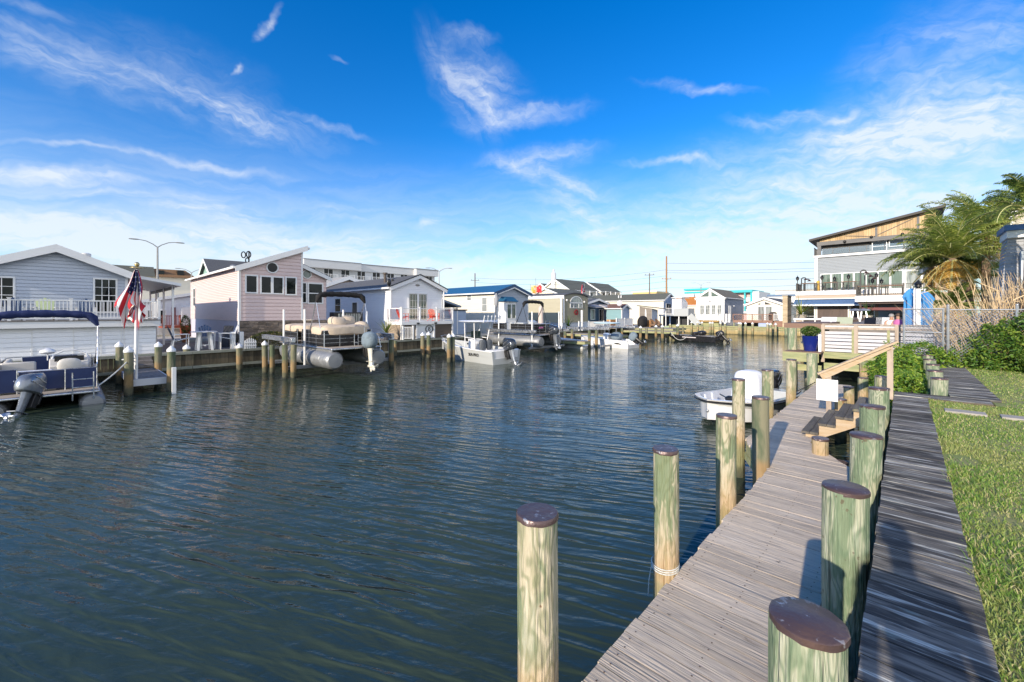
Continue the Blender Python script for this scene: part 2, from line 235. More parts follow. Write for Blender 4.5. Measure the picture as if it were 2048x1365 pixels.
# ------------------------------------------------------------------ mesh builder
class M:
    def __init__(s): s.v = []; s.f = []
    def add(s, vs, fs):
        k = len(s.v); s.v += [tuple(p) for p in vs]; s.f += [tuple(i+k for i in f) for f in fs]; return s
    def box(s, x0, x1, y0, y1, z0, z1):
        if x0 > x1: x0, x1 = x1, x0
        if y0 > y1: y0, y1 = y1, y0
        if z0 > z1: z0, z1 = z1, z0
        return s.add([(x0,y0,z0),(x1,y0,z0),(x1,y1,z0),(x0,y1,z0),(x0,y0,z1),(x1,y0,z1),(x1,y1,z1),(x0,y1,z1)],
                     [(0,3,2,1),(4,5,6,7),(0,1,5,4),(1,2,6,5),(2,3,7,6),(3,0,4,7)])
    def obox(s, c, d, e=(0, 0, 0)):
        m = Euler(e).to_matrix(); c = Vector(c); h = [x/2 for x in d]
        P = [c+m@Vector((a*h[0], b*h[1], z*h[2])) for z in (-1, 1) for a, b in ((-1,-1),(1,-1),(1,1),(-1,1))]
        return s.add(P, [(0,3,2,1),(4,5,6,7),(0,1,5,4),(1,2,6,5),(2,3,7,6),(3,0,4,7)])
    def bar(s, p, q, w, h, up=(0, 0, 1)):
        p, q = Vector(p), Vector(q); d = (q-p).normalized(); u = Vector(up)
        if abs(d.dot(u)) > .98: u = Vector((1, 0, 0))
        r = d.cross(u).normalized(); u = r.cross(d)
        P = [a+r*i*w/2+u*j*h/2 for a in (p, q) for i, j in ((-1,-1),(1,-1),(1,1),(-1,1))]
        return s.add(P, [(0,1,2,3),(7,6,5,4),(4,5,1,0),(5,6,2,1),(6,7,3,2),(7,4,0,3)])
    def loft(s, rings, cap=True, closed=True):
        n = len(rings[0]); k = len(s.v); fs = []
        for i in range(len(rings)-1):
            for j in range(n if closed else n-1):
                a = i*n+j; b = i*n+(j+1) % n; fs.append((a, b, b+n, a+n))
        if cap: fs.append(tuple(range(n-1, -1, -1))); fs.append(tuple((len(rings)-1)*n+j for j in range(n)))
        return s.add([p for r in rings for p in r], fs)
    def tube(s, path, r, n=6, cap=True):
        P = [Vector(p) for p in path]; rs = r if isinstance(r, (list, tuple)) else [r]*len(P)
        rings = []; pu = None
        for i, p in enumerate(P):
            d = (P[min(i+1, len(P)-1)]-P[max(i-1, 0)]).normalized()
            if pu is None: u = Vector((0, 0, 1)) if abs(d.z) < .9 else Vector((1, 0, 0))
            else: u = pu
            u = (u-d*u.dot(d)).normalized(); pu = u; w = d.cross(u)
            rings.append([p+(u*math.cos(t)+w*math.sin(t))*rs[i] for t in [2*math.pi*j/n for j in range(n)]])
        return s.loft(rings, cap)
    def cyl(s, p, q, r0, r1=None, n=10): return s.tube([p, q], [r0, r0 if r1 is None else r1], n)
    def lathe(s, prof, c=(0, 0, 0), n=14, cap=True):
        return s.loft([[(c[0]+r*math.cos(2*math.pi*j/n), c[1]+r*math.sin(2*math.pi*j/n), c[2]+z) for j in range(n)] for r, z in prof], cap)
    def prism(s, poly, ax, a, b):
        f = {'x': lambda p, t: (t, p[0], p[1]), 'y': lambda p, t: (p[0], t, p[1]), 'z': lambda p, t: (p[0], p[1], t)}[ax]
        return s.loft([[f(p, a) for p in poly], [f(p, b) for p in poly]])
    def grid(s, fn, nu, nv):
        vs = [fn(i/nu, j/nv) for i in range(nu+1) for j in range(nv+1)]
        return s.add(vs, [(i*(nv+1)+j, (i+1)*(nv+1)+j, (i+1)*(nv+1)+j+1, i*(nv+1)+j+1) for i in range(nu) for j in range(nv)])
    def ell(s, c, r, nu=8, nv=12, e=2.):
        sg = lambda x, p: math.copysign(abs(x)**p, x); p = 2./e; rings = []
        for i in range(nu+1):
            t = -math.pi/2+math.pi*min(max(i/nu, .02), .98)
            rings.append([(c[0]+r[0]*sg(math.cos(t), p)*sg(math.cos(a), p), c[1]+r[1]*sg(math.cos(t), p)*sg(math.sin(a), p), c[2]+r[2]*sg(math.sin(t), p)) for a in [2*math.pi*j/nv for j in range(nv)]])
        return s.loft(rings)
    def xf(s, mtx, k=0):
        for i in range(k, len(s.v)): s.v[i] = tuple(mtx @ Vector(s.v[i]))
        return s
    def o(s, name, m, parent=None, bev=0., smooth=True, ang=38):
        me = bpy.data.meshes.new(name); me.from_pydata(s.v, [], s.f); me.update()
        if m: me.materials.append(m)
        if smooth:
            me.polygons.foreach_set('use_smooth', [True]*len(me.polygons))
            me.set_sharp_from_angle(angle=R(ang))
        ob = bpy.data.objects.new(name, me); COL.objects.link(ob); ob.parent = parent
        if bev:
            md = ob.modifiers.new('bevel', 'BEVEL'); md.width = bev; md.segments = 2; md.limit_method = 'ANGLE'; md.angle_limit = R(40); md.harden_normals = False
        return ob
def T(name, label, cat, loc=(0, 0, 0), rz=0., group=None):
    o = bpy.data.objects.new(name, None); COL.objects.link(o); o.location = loc; o.rotation_euler = (0, 0, rz)
    o['label'] = label; o['category'] = cat
    if group: o['group'] = group
    return o
def tag(o, label, cat, group=None):
    o['label'] = label; o['category'] = cat
    if group: o['group'] = group
    return o
def struct(o, kind='structure'): o['kind'] = kind; return o
def dup(root, loc=None, rz=None, label=None, group=None, parent=None):
    r = root.copy(); COL.objects.link(r)
    if parent is not None: r.parent = parent
    if loc is not None: r.location = loc
    if rz is not None: r.rotation_euler = (0, 0, rz)
    if label: r['label'] = label
    if group: r['group'] = group
    for ch in list(root.children): dup(ch, parent=r)
    return r
def text(body, size, mtx, m, parent, name='lettering', ext=.004):
    cu = bpy.data.curves.new(name, 'FONT'); cu.body = body; cu.size = size; cu.extrude = ext; cu.align_x = 'CENTER'; cu.align_y = 'CENTER'
    t = bpy.data.objects.new('text_source', cu); COL.objects.link(t); bpy.context.view_layer.update()
    me = bpy.data.meshes.new_from_object(t.evaluated_get(bpy.context.evaluated_depsgraph_get())); bpy.data.objects.remove(t); me.materials.clear(); me.materials.append(m)
    o = bpy.data.objects.new(name, me); COL.objects.link(o); o.parent = parent; o.matrix_local = mtx; return o
def catenary(p, q, sag, n=12):
    p, q = Vector(p), Vector(q); return [p.lerp(q, i/n)-Vector((0, 0, sag*4*(i/n)*(1-i/n))) for i in range(n+1)]

# ------------------------------------------------------------------ wall frames, siding, windows
class Fr:
    """a vertical plane: pt(s, z, d) with s along it, d outwards"""
    def __init__(s, face, at): s.face = face; s.at = at
    def pt(s, a, z, d=0.):
        f = s.face
        return {'+x': (s.at+d, a, z), '-x': (s.at-d, a, z), '-y': (a, s.at-d, z), '+y': (a, s.at+d, z)}[f]
    def box(s, m, a0, a1, z0, z1, d0, d1):
        p, q = s.pt(a0, z0, d0), s.pt(a1, z1, d1); return m.box(p[0], q[0], p[1], q[1], z0, z1)
    def poly(s, m, pts, d0, d1):
        A = [s.pt(a, z, d0) for a, z in pts]; B = [s.pt(a, z, d1) for a, z in pts]; return m.loft([A, B])
def clipz(poly, z, keep):
    out = []; n = len(poly)
    for i in range(n):
        p, q = poly[i], poly[(i+1) % n]; a = (p[1]-z)*keep; b = (q[1]-z)*keep
        if a >= 0: out.append(p)
        if a*b < 0: t = a/(a-b); out.append((p[0]+(q[0]-p[0])*t, z))
    return out
def siding(m, fr, poly, course=.115, lip=.016, d=0.):
    z0 = min(p[1] for p in poly); z1 = max(p[1] for p in poly); k = 0
    gv = .24*course; dp = -.022
    while z0+k*course < z1-1e-4:
        a, b = z0+k*course, min(z0+(k+1)*course, z1); k += 1; t = max(a+.3*(b-a), b-gv)
        for lo_, hi_, f in ((a, t, lambda z: d+lip*(1-.3*(z-a)/course)), (t, b, lambda z: d+dp)):
            pl = clipz(clipz(poly, lo_, 1), hi_, -1)
            if len(pl) < 3: continue
            V = [fr.pt(s, z, f(z)) for s, z in pl]; m.add(V, [tuple(range(len(V)))])
            for zz, d0, d1 in (((lo_, d+lip, d+dp),) if lo_ == a else ((t, d+lip*.75, d+dp),)):
                row = sorted(p[0] for p in pl if abs(p[1]-zz) < 1e-5)
                if len(row) >= 2: m.add([fr.pt(row[0], zz, d0), fr.pt(row[-1], zz, d0), fr.pt(row[-1], zz, d1), fr.pt(row[0], zz, d1)], [(0, 1, 2, 3)])
    return m
def window(parent, fr, a0, a1, z0, z1, nx=1, ny=1, glass=None, fw=.07, mt=None, d=.0, mull=.03, name='window'):
    if a0 > a1: a0, a1 = a1, a0
    if z0 > z1: z0, z1 = z1, z0
    m = M(); D = d+.055
    fr.box(m, a0-fw, a0, z0-fw, z1+fw, d-.02, D); fr.box(m, a1, a1+fw, z0-fw, z1+fw, d-.02, D)
    fr.box(m, a0, a1, z1, z1+fw, d-.02, D-.003); fr.box(m, a0, a1, z0-fw, z0, d-.02, D-.003)
    for i in range(1, nx): x = a0+(a1-a0)*i/nx; fr.box(m, x-mull/2, x+mull/2, z0, z1, d+.02, D-.012)
    for i in range(1, ny): z = z0+(z1-z0)*i/ny; fr.box(m, a0, a1, z-mull/2, z+mull/2, d+.02, D-.016)
    w = m.o(name, mt or WHITE, parent)
    p = M(); fr.box(p, a0, a1, z0, z1, d+.01, d+.03); p.o('pane', glass or GLASS, w); return w
# ================================================================== SETTING
def water_mat():
    m = bpy.data.materials.new('canal_water'); m.use_nodes = True; g = G(m.node_tree); g.n.clear()
    b = g.n.new('ShaderNodeBsdfPrincipled'); o = g.n.new('ShaderNodeOutputMaterial'); g.l.new(b.outputs[0], o.inputs[0])
    pos = g.node('ShaderNodeNewGeometry')
    big = g.noise(pos, .13, 2.)
    g.put(b.inputs['Base Color'], g.mix(g.ramp(big, .35, .65), (.031, .048, .034, 1), (.038, .056, .040, 1)))
    b.inputs['Roughness'].default_value = .045; b.inputs['IOR'].default_value = 1.33; b.inputs['Specular Tint'].default_value = (.92, 1., .88, 1); b.inputs['Specular IOR Level'].default_value = .5
    def wave(ang, sx, sy, det, dist, off):
        q = g.node('ShaderNodeMapping', {0: pos, 1: (off, off, 0), 2: (0, 0, R(ang)), 3: (1/sx, 1/sy, 1)}, vector_type='TEXTURE')
        return g.noise(q, 1., det, .5, dist)
    n1 = wave(24, .9, 4.6, 2., .5, 3.); n2 = wave(30, .36, 1.5, 2., .4, 9.); n3 = wave(34, 5., 15., 3., .5, 1.); n4 = wave(62, .9, 3.4, 2., .4, 5.)
    sp = g.n.new('ShaderNodeSeparateXYZ'); g.l.new(pos, sp.inputs[0])
    calm = g.m('MULTIPLY', g.ramp(g.noise(pos, .16, 2.), .35, .65, .55, 1.15), g.m('MULTIPLY', g.ramp(sp.outputs[1], 10., 40., 1., .22), g.ramp(sp.outputs[0], -24., -10., .55, 1.)))
    sh = g.m('POWER', n1, 1.4)
    h = g.m('ADD', g.m('ADD', g.m('MULTIPLY', sh, .034), g.m('MULTIPLY', n2, .032)), g.m('ADD', g.m('MULTIPLY', n3, .0060), g.m('MULTIPLY', n4, .016)))
    qw = g.node('ShaderNodeMapping', {0: pos, 2: (0, 0, R(25)), 3: (1, 1, 1)}, vector_type='TEXTURE')
    sq = g.n.new('ShaderNodeSeparateXYZ'); g.l.new(qw, sq.inputs[0])
    ph = g.m('ADD', g.m('MULTIPLY', sq.outputs[1], 27.), g.m('ADD', g.m('MULTIPLY', n2, 22.), g.m('MULTIPLY', n1, 5.)))
    rp = g.m('MULTIPLY', g.m('POWER', g.m('ADD', g.m('MULTIPLY', g.m('SINE', ph), .5), .5), 1.6), g.ramp(g.noise(g.v('MULTIPLY', pos, (.55, .75, 1)), 1., 2.), .3, .7, .15, 1.))
    h = g.m('ADD', h, g.m('MULTIPLY', rp, .0150))
    h = g.m('MULTIPLY', h, calm)
    bn = g.n.new('ShaderNodeBump'); bn.inputs['Strength'].default_value = 1.; bn.inputs['Distance'].default_value = 1.
    g.l.new(h, bn.inputs['Height']); g.l.new(bn.outputs[0], b.inputs['Normal'])
    return m
m = M(); m.add([(-32, -60, 0), (14, -60, 0), (14, 70, 0), (-32, 70, 0)], [(0, 1, 2, 3)])
struct(m.o('water', water_mat()))
GRD = mat('sandy_ground', (.42, .39, .33), .95, layers=[((.50, .47, .40), (.5, .5, .5), .45, .65, .6), ((.12, .15, .06), (.18, .18, .18), .5, .65, .7)])
m = M(); BIG = 3000
for x0, x1, y0, y1 in ((-BIG, -27, -BIG, BIG), (-27, BIG, 64.9, BIG), (1.2, BIG, 12.9, 34), (-.1, BIG, -BIG, 12.9), (-27, -.1, -BIG, -40)):
    m.add([(x0, y0, 1.04), (x1, y0, 1.04), (x1, y1, 1.04), (x0, y1, 1.04)], [(0, 1, 2, 3)])
m.add([(-5.0, 34, 1.04), (BIG, 34, 1.04), (BIG, 64.9, 1.04), (-9.6, 64.9, 1.04)], [(0, 1, 2, 3)]); struct(m.o('ground', GRD))
SOIL = mat('lawn_soil', (.24, .24, .09), .95, layers=[((.17, .23, .06), (1.6, 1.6, 1.6), .42, .6, .75), ((.27, .19, .12), (2.2, 2.2, 2.2), .63, .72, .8)], bump=.5, bvec=(30, 30, 30))
m = M()
m.add([(.33, -8, 1.31), (30, -8, 1.31), (30, 12.4, 1.31), (.33, 12.4, 1.31), (1.3, 12.4, 1.31), (30, 26, 1.31), (1.3, 26, 1.31)], [(0, 1, 2, 4, 3), (4, 2, 5, 6)])
struct(m.o('lawn', SOIL))
# grass blades: one uncountable mass
def grass():
    rng = np.random.default_rng(3)
    def pts(x0, x1, y0, y1, n): return np.stack([rng.uniform(x0, x1, n), rng.uniform(y0, y1, n)], 1)
    P = np.concatenate([pts(.33, 2.6, 1.3, 4.5, 46000), pts(.33, 4.2, 4.5, 8.5, 46000), pts(.34, 6., 8.5, 12.4, 34000), pts(1.42, 8., 12.4, 22, 34000)])
    # bare and dry patches
    fx = np.sin(P[:, 0]*3.1+np.sin(P[:, 1]*1.7)*1.3)*np.sin(P[:, 1]*2.3+np.sin(P[:, 0]*2.1))+.45*np.sin(P[:, 0]*9+P[:, 1]*7)
    keep = rng.random(len(P)) > np.clip((fx-.85)*1.3, 0, .7)
    bare = ((np.hypot(P[:, 0]-.75, P[:, 1]-2.35) < .5) & (rng.random(len(P)) < .7)) | ((np.hypot((P[:, 0]-.5), (P[:, 1]-7.6)/1.6) < .17) & (rng.random(len(P)) < .85))
    edge = np.maximum(0, .5-np.abs(P[:, 0]-.36))*1.1
    P = P[keep & ~bare]; edge = edge[keep & ~bare]; n = len(P); d = np.hypot(P[:, 0], P[:, 1])
    hgt = rng.uniform(.018, .052, n)*(1+edge)*(1+.3*np.sin(P[:, 0]*4)*np.sin(P[:, 1]*3.1)); wd = rng.uniform(.0016, .0032, n)*(1+d*.13)
    a = rng.uniform(0, 2*np.pi, n); lean = rng.uniform(.1, 1.1, n)*hgt
    dx, dy = np.cos(a), np.sin(a); b = rng.uniform(0, 2*np.pi, n); lx, ly = np.cos(b)*lean, np.sin(b)*lean
    V = np.zeros((n, 5, 3)); z0 = 1.308
    for k, (t, w) in enumerate(((0, 1), (0, -1), (.55, .8), (.55, -.8), (1, 0))):
        V[:, k, 0] = P[:, 0]+dx*wd*w+lx*t*t; V[:, k, 1] = P[:, 1]+dy*wd*w+ly*t*t; V[:, k, 2] = z0+hgt*t*(1-.25*t)
    idx = np.arange(n)[:, None]*5
    tri = np.concatenate([idx+np.array([0, 1, 3]), idx+np.array([0, 3, 2]), idx+np.array([2, 3, 4])]).astype(np.int32)
    me = bpy.data.meshes.new('grass'); me.vertices.add(n*5); me.vertices.foreach_set('co', V.reshape(-1))
    me.loops.add(len(tri)*3); me.loops.foreach_set('vertex_index', tri.reshape(-1)); me.polygons.add(len(tri)); me.polygons.foreach_set('loop_start', np.arange(len(tri), dtype=np.int32)*3)
    me.update(calc_edges=True); me.validate()
    mt = bpy.data.materials.new('grass_blade'); mt.use_nodes = True; g = G(mt.node_tree); g.n.clear()
    b_ = g.n.new('ShaderNodeBsdfPrincipled'); o = g.n.new('ShaderNodeOutputMaterial'); geo = g.n.new('ShaderNodeNewGeometry')
    r = geo.outputs['Random Per Island']; cr = g.n.new('ShaderNodeValToRGB'); g.l.new(r, cr.inputs[0])
    e = cr.color_ramp.elements; e[0].position = 0; e[0].color = (.10, .21, .03, 1); e[1].position = .5; e[1].color = (.19, .33, .05, 1)
    for p, c in ((.72, (.34, .40, .09, 1)), (.86, (.44, .42, .18, 1)), (1., (.58, .50, .28, 1))): k = e.new(p); k.color = c
    c = g.mix(g.ramp(g.noise(geo.outputs['Position'], 1.1, 3.), .45, .68, 0., .5), cr.outputs[0], (.40, .40, .15, 1))
    g.put(b_.inputs['Base Color'], c); b_.inputs['Roughness'].default_value = .5
    tr = g.n.new('ShaderNodeBsdfTranslucent'); g.put(tr.inputs[0], c); mx = g.n.new('ShaderNodeMixShader'); mx.inputs[0].default_value = .3
    g.l.new(b_.outputs[0], mx.inputs[1]); g.l.new(tr.outputs[0], mx.inputs[2]); g.l.new(mx.outputs[0], o.inputs[0]); me.materials.append(mt)
    ob = bpy.data.objects.new('grass', me); COL.objects.link(ob); ob['kind'] = 'stuff'; ob['label'] = 'short green lawn grass beside the boardwalk'
grass()
for (x, y), sz, lab in (((1930, 825), (.52, .30), 'thin grey stepping slab in the lawn just before the boardwalk corner'), ((2046, 838), (.5, .3), 'grey stepping slab at the lawn edge farther right from the boardwalk corner')):
    p = GZ(x, y, 1.33); m = M().box(-sz[0]/2, sz[0]/2, -sz[1]/2, sz[1]/2, -.05, .012)
    ob = m.o('stepping_stone', CONC, bev=.008); ob.location = (p.x, p.y, 1.335); tag(ob, lab, 'stepping stone', 'stepping slabs in the lawn')

# boardwalk along the lawn, with its step to the right
def plank_rows(m, x0f, x1f, y0, y1, z, w=.138, gap=.009, th=.038, jit=.006):
    y = y0; k = 0
    while y+w <= y1+.001:
        a0, a1, b0, b1 = x0f(y), x1f(y), x0f(y+w), x1f(y+w); j = random.uniform(-jit, jit); dz = random.uniform(-.002, .002)
        P = [(a0+j, y), (a1+j, y), (b1+j, y+w), (b0+j, y+w)]; c = random.uniform(-.003, .003)
        m.add([(x, yy, z-th) for x, yy in P]+[(P[0][0], P[0][1], z+dz-.003), (P[1][0], P[1][1], z+dz-.003+c), (P[2][0], P[2][1], z+dz-.003+c), (P[3][0], P[3][1], z+dz-.003)]
              +[(P[0][0], P[0][1]+.0004, z+dz-.0015), (P[1][0], P[1][1]+.0004, z+dz+c-.0015), (P[2][0], P[2][1]-.003, z+dz+c), (P[3][0], P[3][1]-.003, z+dz)],
              [(3, 2, 1, 0), (0, 1, 5, 4), (1, 2, 6, 5), (2, 3, 7, 6), (3, 0, 4, 7), (4, 5, 9, 8), (5, 6, 10, 9), (6, 7, 11, 10), (7, 4, 8, 11), (8, 9, 10, 11)])
        y += w+gap; k += 1
m = M()
plank_rows(m, lambda y: -.175, lambda y: .345, -6.7, 12.33, 1.352, w=.196, gap=.012)
for k in range(4): m.box(-.175, 1.26, 12.345+k*.142, 12.345+k*.142+.136, 1.312, 1.350)
plank_rows(m, lambda y: .70, lambda y: 1.42, 12.93, 21.5, 1.352, w=.196, gap=.012)
struct(m.o('boardwalk', BWALK, smooth=False))
m = M(); m.box(.36, 1.26, 12.30, 12.335, 1.20, 1.345)
for x, y0, y1 in ((-.16, -5, 12.9), (.68, 12.95, 21.5)): m.box(x, x+.07, y0, y1, .0, 1.30)
m.box(-.09, .68, 12.9, 12.97, 0, 1.30)
y = -4.
while y < 12.8: m.box(-.185, -.162, y, y+.19, -.3, 1.28); y += .205
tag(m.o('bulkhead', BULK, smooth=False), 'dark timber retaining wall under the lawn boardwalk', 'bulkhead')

# low dock
def lerp3(y, pts):
    for (a, va), (b, vb) in zip(pts, pts[1:]):
        if y <= b: return va+(vb-va)*(max(y, a)-a)/(b-a)
    return pts[-1][1]
LX = [(-9, -1.53), (7.3, -1.53), (8.75, -2.2), (18, -2.2)]; RX = [(-9, -.50), (8.1, -.52), (9.35, -1.28), (18, -1.28)]
dk = T('dock', 'low weathered grey plank dock beside the lawn boardwalk', 'dock', (0, 0, 0))
m = M(); plank_rows(m, lambda y: lerp3(y, LX), lambda y: lerp3(y, RX), -4.002, 17.6, .75, w=.183, gap=.008, jit=.012); m.o('planks', DECK, dk, smooth=False)
m = M(); rng = random.Random(6); y = .2-.191*22
while y < 12:
    a, b = lerp3(y, LX), lerp3(y, RX)
    for x in (a+.07, (a+b)/2, b-.07):
        for dy in (.045, .138):
            xx, yy = x+rng.uniform(-.012, .012), y+dy+rng.uniform(-.008, .008); m.add([(xx+.0065*math.cos(t), yy+.0065*math.sin(t), .7515+.002) for t in np.linspace(0, 6.2832, 7)[:-1]], [(0, 1, 2, 3, 4, 5)])
    y += .191
sw_ = m.o('screw_heads', mat('rusty_screw', (.10, .045, .025), .7), dk, smooth=False); sw_['kind'] = 'stuff'
m = M()
for pts, sg in ((LX, 1), (RX, -1)):
    ys = [-4, 7.3 if sg > 0 else 8.1, 8.75 if sg > 0 else 9.35, 17.6]
    for a, b in zip(ys, ys[1:]): m.bar((lerp3(a, pts)+sg*.04, a, .61), (lerp3(b, pts)+sg*.04, b, .61), .045, .19)
for y in np.arange(-3.8, 17.5, 1.9): m.box(lerp3(y, LX)+.06, lerp3(y, RX)-.06, y, y+.05, .52, .70)
m.bar((-1.47, 7.6, .62), (-2.13, 8.75, .62), .05, .15); m.bar((-1.5, 7.45, .42), (-2.2, 8.9, .42), .12, .12)
m.o('frame', GREENW, dk, smooth=False)

# ------------------------------------------------------------------ pilings
def pile_mesh(r, z0, z1, n=20, wob=.02, seed=0, taper=.0):
    rng = random.Random(seed); m = M(); ph = [rng.uniform(0, 6) for _ in range(6)]; rings = []; k = 14
    for i in range(k+1):
        t = i/k; z = z0+(z1-z0)*t; rr = r*(1+taper*(1-t))
        cx, cy = wob*.3*math.sin(ph[0]+t*3), wob*.3*math.sin(ph[1]+t*2.5)
        rings.append([(cx+rr*(1+wob*math.sin(2*a+ph[2])+wob*.6*math.sin(3*a+ph[3]+t*2)+wob*.4*math.sin(7*a+ph[4]+t))*math.cos(a), cy+rr*(1+wob*math.sin(2*a+ph[2])+wob*.6*math.sin(3*a+ph[3]+t*2)+wob*.4*math.sin(7*a+ph[4]+t))*math.sin(a), z) for a in [2*math.pi*j/n for j in range(n)]])
    return m.loft(rings)
NP = [0]
def piling(x, y, zt, dia, label, mt, cap='flat', group=None, z0=-.6, n=20):
    NP[0] += 1; r = dia/2; sd = NP[0]
    t = T('piling', label, 'piling', (x, y, 0), group=group); t.rotation_euler = (random.uniform(-.009, .009), random.uniform(-.009, .009), 0)
    pile_mesh(r, z0, zt-(.02 if cap else 0), n, .022, sd).o('post', mt, t, ang=60)
    if cap == 'flat':
        m = M(); rng = random.Random(sd); prof = []
        for rr, z in ((r*1.012, zt-.036), (r*1.035, zt-.034), (r*1.03, zt-.006), (r*.985, zt)):
            prof.append([(rr*(1+.012*math.sin(j*2.4+sd))*math.cos(2*math.pi*j/28), rr*(1+.012*math.sin(j*2.4+sd))*math.sin(2*math.pi*j/28), z+(.003*math.sin(j*1.9+sd) if z < zt-.02 else 0)) for j in range(28)])
        m.loft(prof); m.o('cap', PCAP, t, ang=45)
    elif cap == 'cone':
        M().lathe([(r*1.04, zt-.10), (r*1.12, zt-.09), (r*1.12, zt-.02), (r*1.08, zt), (r*.1, zt+r*1.05), (.004, zt+r*1.12)], n=16).o('cap', PWCAP, t, ang=30)
    elif cap == 'cut':
        M().lathe([(r*.97, zt-.03), (r*.97, zt)], n=16).o('cap', PCAP, t)
    return t
# water side of the low dock
WS = 'tall green pilings on the water side of the low dock'
piling(-1.655, 1.99, 1.91, .255, 'nearest tall green piling standing in the water with a brown cap', PILEW, group=WS)
piling(-1.645, 3.85, 1.875, .222, 'tall piling with thin rope tied low round its base at dock edge', PILEW, group=WS)
piling(-1.645, 5.68, 1.857, .232, 'third tall green piling out from the camera along the dock edge', PILEW, group=WS)
piling(-1.64, 7.42, 1.83, .235, 'brown streaked piling just before the dock widens beside the brace', PILEO, group=WS)
piling(-2.33, 8.85, 1.87, .225, 'rust streaked piling at the dock corner in front of the covered skiff', PILEW, group=WS)
piling(-2.36, 11.3, 1.80, .24, 'green piling between covered skiff console and black outboard motor', PILEW, group=WS)
piling(-2.36, 14.05, 1.82, .25, 'green piling beside the stern of the covered skiff with dark mooring rope', PILEW, group=WS)
# walkway side
BS = 'thick pilings between the boardwalk and the low dock'
for (y, z), lab in zip(((2.28, 1.765), (4.16, 1.786), (6.30, 1.745), (8.12, 1.775), (9.95, 1.80)),
    ('nearest thick piling with a wide brown cap against the black boardwalk', 'second thick piling from the camera against the black boardwalk, swirled grain',
     'thick piling against the boardwalk just before the stairs begin', 'thick piling standing close in front of the stair treads by boardwalk', 'thick piling against the boardwalk behind the stair treads')):
    piling(-.335, y, z, .292, lab, PILEB, group=BS, z0=0.)
for (x, y, z), lab in zip(((-1.04, 8.75, 1.02), (-1.15, 12.9, 1.04), (-1.12, 14.6, 1.12), (-.42, 13.4, 1.62), (-.85, 15.4, 1.3)),
    ('short sawn-off piling at the foot of the wooden stairs', 'low capped piling stub just behind the wooden stairs', 'low capped stub farther along the dock edge beyond the stairs',
     'capped piling beside the far handrail post near the ivy', 'slim pale stub post beyond the stairs in front of dark water')):
    piling(x, y, z, .24, lab, PILEW, 'flat' if z != 1.3 else 'cut', 'short pilings around the stairs')
piling(-.82, 8.95, .62, .26, 'dark piling under the stairs standing in the water', PILEO, 'cut', 'short pilings around the stairs')
for k, lab in enumerate(('nearest squat piling in the row beside second boardwalk', 'second squat piling in the row beside second boardwalk', 'middle squat piling in the row beside second boardwalk', 'fourth squat piling in the row beside second boardwalk', 'farthest squat piling in the row beside second boardwalk, against the ivy')):
    piling(.545, 13.2+k*1.55, 1.70+.012*k, .28, lab, PILEB, group='squat pilings beside the second boardwalk', z0=0.)

# ------------------------------------------------------------------ stairs and handrail
st = T('stairs', 'four dark wooden steps on pale stringers from dock up to boardwalk', 'stairs', (-1, 10.4, .75))
def stp(*a): return [x-d for x, d in zip(a, (-1, 10.4, .75))]
m = M()
for k, (x, z) in enumerate(((-1.46, .86), (-1.20, 1.05), (-.945, 1.225), (-.69, 1.40))):
    for j in range(2):
        x0 = x+.135*j; m.box(x0+1, x0+1+.128, -.68, .86, z-.75-.042, z-.75)
m.o('tread', TREAD, st, smooth=False)
for y in (-.62, .76):
    m = M(); poly = [(-1.40, .75), (-1.17, .75), (-.42, 1.20), (-.42, 1.36), (-.68, 1.357), (-.68, 1.18), (-.935, 1.18), (-.935, 1.005), (-1.19, 1.005), (-1.19, .815), (-1.40, .815)]
    m.prism([(a+1, b-.75) for a, b in poly], 'y', y, y+.042); m.o('stringer', PINE, st, smooth=False)
hr = T('handrail', 'sloping timber handrail on two posts above the stairs', 'handrail', (-1.25, 11.75, .75))
def HRp(p): return (p[0]+1.25, p[1]-11.75, p[2]-.75)
M().box(-.045, .045, -.045, .045, 0, 1.07).o('post', GREYW, hr, smooth=False)
p2 = HRp((-.23, 12.0, 0)); M().box(p2[0]-.05, p2[0]+.05, p2[1]-.05, p2[1]+.05, .55, 1.74).o('post', GREYW, hr, smooth=False)
M().bar((-.2, -.06, 1.0), (p2[0]+.12, p2[1]-.07, 1.79), .14, .04).bar((-.13, -.07, .93), (p2[0]-.02, p2[1]-.075, 1.68), .045, .13).o('rail', PINE, hr, smooth=False)
bd = M().box(-.2, .19, -.006, .006, 0, .48).o('sign_board', mat('white_board', (.80, .80, .80), .5), bev=.003)
bd.location = (-1.27, 11.68, 1.16); tag(bd, 'blank white rectangular board fixed behind the lower handrail post', 'board')
for dx, dz in ((.13, .42), (.14, .04)): pass

